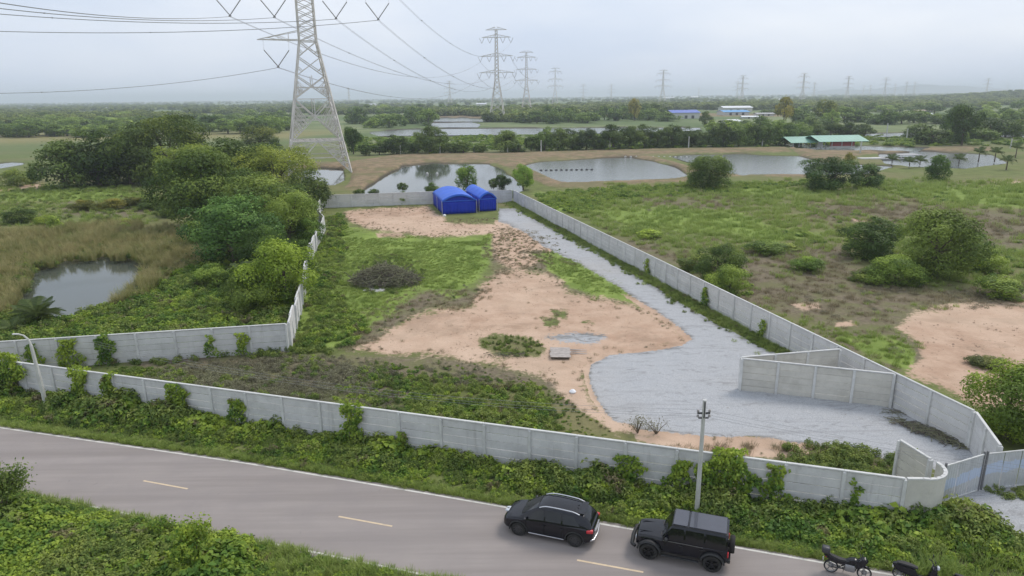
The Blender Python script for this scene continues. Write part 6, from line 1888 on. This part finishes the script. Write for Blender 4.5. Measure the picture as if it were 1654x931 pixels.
# yard behind the long wall
YARD = [(150, 604), (260, 585), (440, 560), (560, 578), (660, 584), (780, 596), (880, 618), (935, 650), (965, 680), (1005, 710), (940, 728), (860, 722), (650, 696), (460, 668), (250, 638), (150, 628)]
P = fill(YARD, 5.0, 71, soft=10)
px, py = proj(P[:, 0], P[:, 1])
s_ = sizes(P, .65, 1.5, 72) * fade(P, [(x_, y_ + (60 if y_ > 625 and x_ < 1000 else 0)) for x_, y_ in YARD], 34, .25)
gr = np.clip((px - 500) / 300, 0, 1) * np.clip((py - 585) / 60, 0, 1) * .9 + .5 * np.random.default_rng(74).uniform(0, 1, len(P)) ** 2 + .30 * vnoise(P[:, 0] * .3, P[:, 1] * .3, 73) + np.clip((330 - px) / 150, 0, 1) * .6
g1 = gr > .36
scatter('yard_dead_weeds', 'dull', P[~g1], s_[~g1], label='brown dying weeds behind the long grey wall', cat='weeds', seed=16)
k2 = np.random.default_rng(9).uniform(0, 1, len(P)) < .6
scatter('yard_green_weeds', 'weed', P[g1 & k2], s_[g1 & k2] * .85, label='green weeds in the corner of the lot behind the long wall', cat='weeds', seed=17)
scatter('yard_creepers', 'creeper', P[g1 & ~k2], s_[g1 & ~k2] * .7, label='creepers in the corner of the lot behind the long wall', cat='creepers', seed=18)
P = fill([(100, 590), (170, 562), (300, 560), (470, 548), (560, 520), (520, 560), (560, 580), (400, 575), (250, 590)], 2.5, 75)
scatter('corner_weeds', 'weed', P, sizes(P, .6, 1.2, 76), label='yellow green weeds at the foot of the left wall inside the lot', cat='weeds', seed=19)
# strip at the left side of the lot
P = fill([(465, 560), (470, 520), (490, 470), (505, 400), (528, 350), (560, 345), (560, 400), (545, 470), (600, 540), (560, 575)], 1.6, 77)
px, py = proj(P[:, 0], P[:, 1])
k = np.random.default_rng(3).uniform(0, 1, len(P)) < .5
scatter('side_creepers', 'creeper', P[k], sizes(P[k], .5, 1.15, 78), label='green growth along the uneven pale wall inside the lot', cat='creepers', seed=20)
scatter('side_weeds', 'weed', P[~k], sizes(P[~k], .5, 1.1, 79), label='fine weeds along the uneven pale wall inside the lot', cat='weeds', seed=21)
# grass of the lot
for i, (soft, pl) in enumerate(LUSH[:2]):
    P = fill(pl, 5.5, 81 + i, soft=20)
    scatter('lot_grass', 'grass', P, sizes(P, .35, 1.0, 84, .5) * fade(P, pl, 24, .4), label=['long light green grass in the middle of the lot', 'tongue of green grass beside the gravel drive'][i], cat='grass', seed=22 + i)
P = fill(DRY[1][1], 3.0, 91, soft=22)
P = P[np.random.default_rng(4).uniform(0, 1, len(P)) < .7]
scatter('lot_dry_grass', 'dry', P, sizes(P, .4, 1.1, 92, .5), label='dry brown grass round the bare earth of the lot', cat='grass', seed=24)
P = fill(DRY[1][1], .5, 93, soft=22)
q_ = np.random.default_rng(12).uniform(0, 1, len(P)) < .4
scatter('lot_green_weeds', 'weed', P[q_], sizes(P[q_], .2, .6, 98), label='small green weeds round the bare earth of the lot', cat='weeds', seed=71)
P = P[~q_]
scatter('lot_dull_weeds', 'dull', P, sizes(P, .3, .75, 94), label='patchy dull weeds round the bare earth of the lot', cat='weeds', seed=25)
for i, (soft, pl) in enumerate(NODIRT[:5]):
    P = fill(pl, 5 if i < 4 else 2, 95 + i, soft=4)
    scatter('earth_tufts', 'dry' if i else 'weed', P, sizes(P, .5, .9, 96) * (.8 if i else .55), label=['low weedy patch beside the old boards', 'dry tuft patch on the bare earth left of the gravel heap', 'small dry tuft on the bare earth right of the gravel heap', 'dry tuft patch on the bare earth nearest the drive', 'grass strip in front of the tents'][i], cat='grass', seed=30 + i)
rim = []
for k_, (soft, pl) in enumerate(DIRT[:5]):
    q = fill([(x_ + (x_ - np.mean([p_[0] for p_ in pl])) * .05, y_ + (y_ - np.mean([p_[1] for p_ in pl])) * .08) for x_, y_ in pl], 3.0, 300 + k_, soft=2)
    px, py = proj(q[:, 0], q[:, 1]); sd_ = sdist(px, py, pl)
    pr = np.exp(-(sd_ / (9 if k_ else 6)) ** 2) + .03
    rim.append(q[(np.random.default_rng(k_).uniform(0, 1, len(q)) < pr) & (mask(px, py, GRAVEL) < .3)])
P = np.concatenate(rim); P = P[np.random.default_rng(77).uniform(0, 1, len(P)) < .55]; k = np.random.default_rng(6).uniform(0, 1, len(P))
scatter('rim_grass', 'dry', P[k < .6], sizes(P[k < .6], .3, 1.0, 301), label='ragged dry tufts round the rims of the bare earth', cat='grass', seed=60)
scatter('rim_weeds', 'dull', P[k >= .75], sizes(P[k >= .75], .15, .5, 302), label='small dead weeds round the rims of the bare earth', cat='weeds', seed=61)
# along the drive wall
n = 2600; t_ = r.uniform(0, 1, n); A_, B_ = np.array([0.6, 136.3]), np.array([25.5, 42.1])
P = A_ + (B_ - A_) * t_[:, None] + np.array([-.967, -.256]) * (.3 + np.abs(r.normal(0, .75, n)))[:, None]
P = np.concatenate([P, np.zeros((n, 1))], 1); P = P[t_ < .93]
k = r.uniform(0, 1, len(P)) < .5
scatter('drive_verge_weeds', 'weed', P[k], sizes(P[k], .3, .85, 101), label='dark green weeds along the foot of the drive wall', cat='weeds', seed=35)
scatter('drive_verge_grass', 'grass', P[~k], sizes(P[~k], .6, 1.3, 102), label='grass along the foot of the drive wall', cat='grass', seed=36)
# weeds behind the gateway corner and brown strip by the drive
P = fill([(1090, 722), (1200, 722), (1330, 722), (1440, 735), (1470, 765), (1505, 800), (1380, 796), (1240, 778), (1100, 756)], 4, 111, soft=5)
px, py = proj(P[:, 0], P[:, 1])
k = px > 1270
scatter('gateway_weeds', 'weed', P[k], sizes(P[k], .5, 1.15, 112), label='weeds heaped inside the curved corner of the gateway', cat='weeds', seed=37)
scatter('wall_foot_grass', 'dry', P[~k], sizes(P[~k], .6, 1.2, 113), label='reddish dry grass behind the long wall beside the gravel', cat='grass', seed=38)
P = fill([(1480, 840), (1560, 830), (1600, 850), (1650, 905), (1700, 960), (1560, 960), (1450, 930)], 3, 115)
scatter('corner_grass', 'grass', P, sizes(P, .8, 1.8, 116), label='long grass outside the curved gateway corner', cat='grass', seed=39)
P = fill([(1590, 795), (1660, 790), (1760, 800), (1760, 850), (1660, 815)], 3, 117)
scatter('gate_weeds', 'weed', P, sizes(P, .4, .9, 118), label='weeds in front of the metal gate at the right edge', cat='weeds', seed=40)

# open field to the right
FIELD = [(860, 318), (1000, 300), (1400, 290), (2100, 290), (2300, 490), (1480, 500), (1440, 530), (1480, 600), (1440, 600), (1280, 525), (1160, 462), (980, 375)]
P = fill(FIELD, .9, 121, soft=6, fall=95)
px, py = proj(P[:, 0], P[:, 1])
dm = mask(px, py, DRY); lm = mask(px, py, LUSH)
r4 = np.random.default_rng(44)
u = r4.uniform(0, 1, len(P)) * .7 + .3 * (.5 + .5 * vnoise(P[:, 0] * .12, P[:, 1] * .12, 122))
isdry = u < (.10 + .62 * dm - .35 * lm)
dsc = np.hypot(P[:, 0], P[:, 1]) / 70
scatter('field_grass', 'grass', P[~isdry], sizes(P[~isdry], .7, 1.5, 123) * np.clip(dsc[~isdry], .8, 2.4), label='rough green grass of the open field at the right', cat='grass', seed=41, zscale=.9)
scatter('field_dry_grass', 'dry', P[isdry], sizes(P[isdry], .7, 1.5, 124) * np.clip(dsc[isdry], .8, 2.4), label='dry brown grass of the open field at the right', cat='grass', seed=42, zscale=.9)
P = fill(FIELD, .12, 125, soft=6, fall=110)
px, py = proj(P[:, 0], P[:, 1]); nz = vnoise(P[:, 0] * .09, P[:, 1] * .05, 126)
P1 = P[(nz > .22)]; P2 = P[(nz < -.25) & (mask(px, py, DRY) > .4)]
scatter('field_shrubs', 'creeper', P1, sizes(P1, .6, 1.5, 127) * 1.1, label='low green shrubs spread over the open field', cat='shrubs', seed=43, zscale=.7)
scatter('field_dull_weeds', 'dull', P2, sizes(P2, .7, 1.6, 128), label='dull brown weeds spread over the open field', cat='weeds', seed=44, zscale=.6)
P = fill([(840, 318), (900, 312), (1000, 302), (1100, 300), (1330, 290), (1330, 300), (1150, 312), (1000, 325), (930, 345), (870, 330)], .5, 129, soft=4)
scatter('bank_shrubs', 'creeper', P, sizes(P, .8, 1.9, 130), label='green scrub along the near bank of the fish ponds', cat='shrubs', seed=45, zscale=.8)
P = fill(DRY[7][1], 2.0, 131, soft=10)
scatter('gate_side_grass', 'grass', P, sizes(P, .5, 1.0, 132), label='olive grass between the drive wall and the bare pink earth', cat='grass', seed=46)
# left meadow
MEAD = [(-120, 300), (200, 300), (300, 320), (260, 350), (230, 368), (-120, 378)]
P = fill(MEAD, .5, 141, soft=5)
k = np.random.default_rng(5).uniform(0, 1, len(P)) < .75
scatter('meadow_grass', 'grass', P[k], sizes(P[k], 1.0, 2.2, 142), label='light green grass of the left meadow', cat='grass', seed=47)
scatter('meadow_shrubs', 'weed', P[~k], sizes(P[~k], .8, 1.8, 143), label='low scrub of the left meadow', cat='shrubs', seed=48, zscale=.7)
P = fill([(240, 372), (310, 372), (400, 430), (330, 420), (300, 390)], 1.2, 144)
scatter('undergrowth', 'weed', P, sizes(P, .8, 1.6, 145), label='dark undergrowth below the big trees at the reed edge', cat='weeds', seed=49)
P = fill([(500, 385), (780, 380), (790, 300), (500, 300)], .0, 146) if False else np.zeros((0, 3))
# scrub beyond the tree row
P = fill([(560, 222), (1300, 218), (1660, 225), (1660, 236), (1290, 236), (960, 243), (600, 250), (560, 250)], .05, 147, soft=3)
scatter('far_scrub', 'creeper', P, sizes(P, 2.2, 4.5, 148, .05), label='green scrub between the fish ponds and the thin strip of water', cat='scrub', seed=50, zscale=.6)

# creepers climbing the walls
WALLS = {'front': (Vector((*FW0, 0)), Vector((*FW1, 0))), 'left': (Vector((-44.8, 49.45, 0)), Vector((-18.9, 53.9, 0))), 'drive': (Vector((.6, 136.3, 0)), Vector((25.5, 42.1, 0))), 'return': (Vector((21.25, 31.0, 0)), Vector((20.8, 33.0, 0)))}
def on_wall(which, px):
    A_, B_ = WALLS[which]; lo_, hi_ = 0.0, 1.0
    f = lambda q: float(proj(*(A_.lerp(B_, q)[:2]), 1.2)[0]) - px
    s0 = f(lo_) < 0
    for _ in range(40):
        m_ = (lo_ + hi_) / 2
        if (f(m_) < 0) == s0: lo_ = m_
        else: hi_ = m_
    return A_.lerp(B_, lo_), math.atan2((B_ - A_).y, (B_ - A_).x)
def climbing_vine(px, py, w, h, label, n=420, spread=.32, z0=0.0, taper=.55, dense=1.0, mat=None, yoff=-.14):
    n = int(n * 1.5); w *= 1.15
    which = 'return' if px == 1460 else 'left' if py < 600 and px < 450 else 'drive' if py < 600 else 'front'
    g, ang_ = on_wall(which, px)
    rng = np.random.default_rng(int(px))
    n = int(n * dense)
    u = rng.uniform(-1, 1, n); z = h * rng.uniform(0, 1, n) ** .85
    wid = w / 2 * (1 - taper * (z / h) ** 1.3) * (1 + .35 * np.sin(z * 3.1 + px)) 
    x = u * wid + .10 * np.sin(z * 4 + px)
    y = np.where(z > WALL_H + .05, rng.uniform(-.25, .35, n), yoff - np.abs(rng.normal(0, spread * .6, n)) * (1 - .4 * z / h))
    x += .18 * np.sin(z * 9 + px * 1.7) * rng.uniform(0, 1, n); keep_ = rng.uniform(0, 1, n) < (.45 + .75 * (np.sin(x * 5 + px) * np.cos(z * 4 + px) * .5 + .5))
    x, y, z, n = x[keep_], y[keep_], z[keep_], int(keep_.sum())
    P_ = np.stack([x, y, z + z0], 1)
    N_ = rng.normal(size=(n, 3)) * .5 + [0, -.7, .5]
    V, Q = leaf_quads(P_, N_, .19, .75, rng, .25)
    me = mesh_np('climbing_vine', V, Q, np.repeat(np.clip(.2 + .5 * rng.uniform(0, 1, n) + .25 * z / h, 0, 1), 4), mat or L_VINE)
    o = link('climbing_vine', me); o.location = (g.x, g.y, 0); o.rotation_euler = (0, 0, ang_)
    tag(o, label, 'creeper', 'creepers climbing the walls')
climbing_vine(8, 655, 3.8, 3.0, 'wide curtain of creeper hiding the wall at the left edge', 2600, .5, taper=.15)
climbing_vine(132, 655, 1.2, 2.7, 'column of creeper over the wall, left of the pair', 800, taper=.1)
climbing_vine(180, 655, .9, 2.6, 'narrow column of creeper over the wall, right of the pair', 620, taper=.1)
climbing_vine(112, 588, 1.5, 2.4, 'creeper on the left inner wall, left of the pair', 620, taper=.2)
climbing_vine(172, 588, 1.5, 2.6, 'creeper with a pointed top on the left inner wall, right of the pair', 620, taper=.6)
climbing_vine(55, 598, 1.2, 2.2, 'dark creeper on the left inner wall behind the lamp post', 420, taper=.5)
climbing_vine(290, 670, 2.9, 2.5, 'pointed creeper climbing the long wall below the brown weeds', 760, taper=.8)
climbing_vine(385, 692, 2.3, 2.0, 'small pointed creeper on the long wall, next after the pointed one', 420, taper=.8)
climbing_vine(572, 706, 1.3, 2.75, 'creeper spilling over the top of the long wall near its middle', 760, taper=.25)
climbing_vine(650, 720, 1.0, 1.3, 'low creeper at the foot of the long wall, right of the spilling one', 260, taper=.7)
climbing_vine(1015, 765, 1.6, 1.8, 'thin dark creeper on the long wall left of the electric pole', 360, taper=.5)
climbing_vine(1100, 778, 1.6, 1.9, 'leafy creeper on the long wall just left of the electric pole', 460, taper=.6)
climbing_vine(1172, 790, 2.3, 2.8, 'large mass of creeper over the long wall right of the electric pole', 1700, .5, taper=.2)
climbing_vine(1250, 800, 1.2, 2.4, 'ragged creeper hanging across the wall right of the large mass', 380, taper=.5)
climbing_vine(1378, 815, .35, 2.2, 'thin strand of creeper on a post near the gateway', 120, .1, taper=.2)
climbing_vine(1460, 775, .7, 2.3, 'creeper covering the end of the short return wall', 520, taper=.2)
climbing_vine(340, 572, 1.0, 2.0, 'thin creeper on the left inner wall, middle bay', 160, taper=.6)
climbing_vine(392, 570, 1.2, 2.0, 'yellowish creeper on the left inner wall near its right end', 260, taper=.6)
climbing_vine(1235, 560, .9, 1.7, 'weed with pale leaves against the drive wall', 160, taper=.5)
climbing_vine(1142, 505, 1.0, 2.1, 'dark weed standing against the drive wall below the leaning tree', 300, taper=.5)
climbing_vine(1048, 450, .8, 2.1, 'thin weed against the drive wall, halfway along', 180, taper=.5)

# the two leafy uprights in the near corner
def sapling(px, py, h, w, label, n, leaf=.16, mat=None, name='sapling', seed=0):
    g = G(px, py); rng = np.random.default_rng(seed + int(px + 100))
    t = thing(name, g, label, 'shrub')
    mb = MB(); tips = []
    for k in range(7):
        a = rng.uniform(0, 6.28); rr_ = w / 2 * rng.uniform(.3, 1)
        tip = Vector((rr_ * math.cos(a), rr_ * math.sin(a), h * rng.uniform(.6, 1)))
        mid = tip * .5 + Vector((0, 0, .15 * h)); mb.tube([(0, 0, 0), mid, tip], [.035, .02, .008], 5); tips.append((mid, tip))
    mb.build('stem', M_BARK, t)
    k = rng.integers(0, 7, n); f_ = rng.uniform(.1, 1.1, n)
    M_ = np.array([tips[i][0] for i in k]); T_ = np.array([tips[i][1] for i in k])
    P_ = M_ + (T_ - M_) * f_[:, None] + rng.normal(size=(n, 3)) * w * .11
    V, Q = leaf_quads(P_, rng.normal(size=(n, 3)) + [0, -.3, .8], leaf, .6, rng, .3)
    link('foliage', mesh_np('foliage', V, Q, np.repeat(np.clip(.25 + .6 * rng.uniform(0, 1, n), 0, 1), 4), mat or L_WEED), None, t)
sapling(6, 838, 3.3, 2.7, 'grey green sapling standing above the creepers at the left edge', 3000, .14, L_WEED)
sapling(312, 925, 2.2, 1.9, 'creeper covered sapling arching towards the road', 2200, .15, L_VINE)
sapling(265, 868, 1.0, 1.2, 'small leafy sapling at the road edge left of the arching one', 420, .13, L_VINE)
sapling(1030, 700, 1.0, 1.8, 'sparse twiggy shrub at the rim of the gravel behind the long wall', 240, .10, L_DULL)
sapling(1060, 702, .9, 1.5, 'second sparse twiggy shrub at the rim of the gravel', 180, .10, L_DULL)

# ------------------------------------------------------------------ brush pile, boards, branches, stones
def branch_heap(px, py, rx, ry, h, n, label, name, seed, thick=.035, leaves=0, rot=0.0, flat=False):
    g = G(px, py); rng = np.random.default_rng(seed)
    t = thing(name, g, label, 'brush', rz=rot)
    groups = 6
    for q in range(groups):
        mb = MB()
        for i in range(n // groups):
            a = rng.uniform(0, 6.28); d_ = math.sqrt(rng.uniform(0, 1)) * .85
            c = Vector((rx * d_ * math.cos(a), ry * d_ * math.sin(a), h * (1 - d_ ** 1.6) * rng.uniform(.5, 1.0) + .04))
            b = rng.uniform(0, 6.28); L = rng.uniform(.5, 1.5) * (1.4 if not flat else 1.0)
            sl = rng.normal(0, .75) * (1 if not flat else .06)
            d1 = Vector((math.cos(b), math.sin(b), sl * .6))
            p0_ = c - d1 * L * .5; p1_ = c + Vector((rng.normal(0, .12), rng.normal(0, .12), rng.uniform(.03, .16))); p2_ = c + d1 * L * .5
            for p_ in (p0_, p1_, p2_): p_.z = max(p_.z, .03)
            mb.tube([p0_, p1_, p2_], [thick, thick * .7, thick * .3], 4, cap=False)
        mb.build('branches', M_TWIG if q % 3 else M_DEADWOOD, t)
    if leaves:
        P_ = rng.normal(size=(leaves, 3)) * [rx * .42, ry * .42, .1]
        dd_ = np.minimum(np.hypot(P_[:, 0] / rx, P_[:, 1] / ry), 1)
        P_[:, 2] = h * (1 - dd_ ** 1.6) * rng.uniform(.2, 1.05, leaves)
        V, Q = leaf_quads(P_, rng.normal(size=(leaves, 3)) + [0, 0, .7], .16, .5, rng)
        link('dead_leaves', mesh_np('dead_leaves', V, Q, np.repeat(rng.uniform(0, .7, leaves), 4), L_DULL), None, t)
branch_heap(622, 458, 4.5, 3.2, 2.2, 1000, 'big heap of cut branches on the grass of the lot', 'brush_pile', 1, .035, 8000)
P = fill([(560, 425), (600, 408), (650, 408), (690, 435), (690, 465), (640, 480), (570, 470)], 1.4, 310, soft=10)
scatter('heap_weeds', 'weed', P, sizes(P, .35, .9, 311), label='weeds growing round and over the branch heap', cat='weeds', seed=72)
branch_heap(1502, 703, 2.9, .75, .28, 220, 'dry fallen branches lying along the foot of the drive wall', 'fallen_branches', 2, .026, 160, math.radians(-56), True)
branch_heap(1443, 668, 0.7, .3, .10, 24, 'few dry sticks at the foot of the cream pen', 'fallen_branches', 3, .015, 0, 0, True)
branch_heap(820, 575, 2.2, .5, .12, 50, 'dry sticks scattered on the earth by the weedy patch', 'fallen_branches', 4, .02, 40, 0, True)
# old boards
g = G(905, 574); t = thing('board_stack', g, 'stack of old pale boards lying on the bare earth', 'boards', rz=math.radians(-4))
for k in range(8):
    MB().box((0, 0, 0), (1.65, .26, .035), bev=.006).build('board', M_GREYWOOD, t).location = (rnd.uniform(-.06, .06), -.95 + .28 * k, .24 + rnd.uniform(-.008, .008))
for y in (-.85, 0, .85):
    MB().box((0, y, .13), (1.5, .12, .16), bev=.01).build('bearer', M_DEADWOOD, t)
for k in range(3):
    o = MB().box((0, 0, 0), (1.7, .10, .05), bev=.006).build('batten', M_GREYWOOD, t); o.location = (1.35, .2 + .42 * k, .10); o.rotation_euler = (0, .06, rnd.uniform(-.1, .1))
# white bag and stones
o = MB().lathe([(0, 0), (.22, .02), (.26, .12), (.15, .24), (0, .27)], 9).build('white_sack', bpy.data.materials['white_plastic'], None, 60); o.location = G(925, 635)
tag(o, 'small white bag on the earth left of the gravel', 'sack')
o = MB().lathe([(0, 0), (.55, .02), (.6, .10), (.4, .24), (0, .30)], 11).build('gravel_heap', plain('pale_gravel', (.42, .42, .41), .9, var=.3, scale=5, bmp=.5), None, 60); o.location = G(607, 470); o.scale = (2.4, 1.2, .8)
tag(o, 'small pale gravel heap in front of the brush pile', 'heap')
def rock_mesh(seed):
    bm = bmesh.new(); bmesh.ops.create_icosphere(bm, subdivisions=1, radius=1)
    rr_ = random.Random(seed)
    for v_ in bm.verts: v_.co *= rr_.uniform(.65, 1.2); v_.co.z *= .6
    me = bpy.data.meshes.new('stone'); bm.to_mesh(me); bm.free(); me.materials.append(M_STONE); return me
M_STONE = plain('stone', (.36, .35, .33), .9, var=.3, scale=3)
M_CLOD = plain('earth_clod', (.33, .23, .16), .95, var=.3, scale=3)
def stones(name, pl, n, lo, hi, label, mat, seed):
    P = fill(pl, 1.0, seed, soft=4)
    r_ = np.random.default_rng(seed)
    if len(P) < 2: return
    P = P[r_.integers(0, len(P), n)] + r_.uniform(-.5, .5, (n, 3)) * [1, 1, 0]
    V = []; F = []
    base = np.array([[1, 0, 0], [.3, .9, 0], [-.8, .6, 0], [-.8, -.6, 0], [.3, -.9, 0], [.1, 0, .7]])
    fc = np.array([[0, 1, 5], [1, 2, 5], [2, 3, 5], [3, 4, 5], [4, 0, 5]])
    for i in range(n):
        s_ = r_.uniform(lo, hi) * r_.uniform(.5, 1); a_ = r_.uniform(0, 6.28)
        R_ = np.array([[math.cos(a_), math.sin(a_), 0], [-math.sin(a_), math.cos(a_), 0], [0, 0, 1]])
        V.append((base * r_.uniform(.7, 1.2, (6, 1)) * s_) @ R_ + P[i] + [0, 0, .02]); F.append(fc + 6 * i)
    o = link(name, mesh_np(name, np.concatenate(V), np.concatenate(F), None, mat)); tag(o, label, 'stones', kind='stuff')
stones('gravel_lumps', GRAVEL[0][1], 2600, .03, .10, 'loose coarse stones on the gravel drive', M_STONE, 201)
stones('earth_clods', DIRT[3][1], 1500, .03, .09, 'clods and crumbs on the bare earth of the lot', M_CLOD, 202)
stones('pad_clods', DIRT[0][1], 900, .05, .16, 'clods on the earth pad in front of the tents', M_CLOD, 203)
stones('field_clods', DIRT[5][1], 1200, .04, .14, 'clods on the bare pink earth at the right', M_CLOD, 204)
stones('path_stones', GRAVEL[1][1], 900, .04, .14, 'broken stones on the track outside the metal gate', M_STONE, 205)

# ------------------------------------------------------------------ haze: one closed box of even air
mb = MB(); mb.box((0, 0, 51.5), (36000, 36000, 107))
mh = bpy.data.materials.new('haze'); mh.use_nodes = True
nt = mh.node_tree; nt.nodes.clear()
ho = nt.nodes.new('ShaderNodeOutputMaterial'); hv = nt.nodes.new('ShaderNodeVolumePrincipled')
hv.inputs['Color'].default_value = (0.78, 0.84, 0.94, 1)
hv.inputs['Density'].default_value = 0.00021
hv.inputs['Anisotropy'].default_value = 0.2
nt.links.new(hv.outputs[0], ho.inputs['Volume'])
o = mb.build('haze', mh); tag(o, 'thin pale haze over the whole plain', 'haze', kind='stuff')
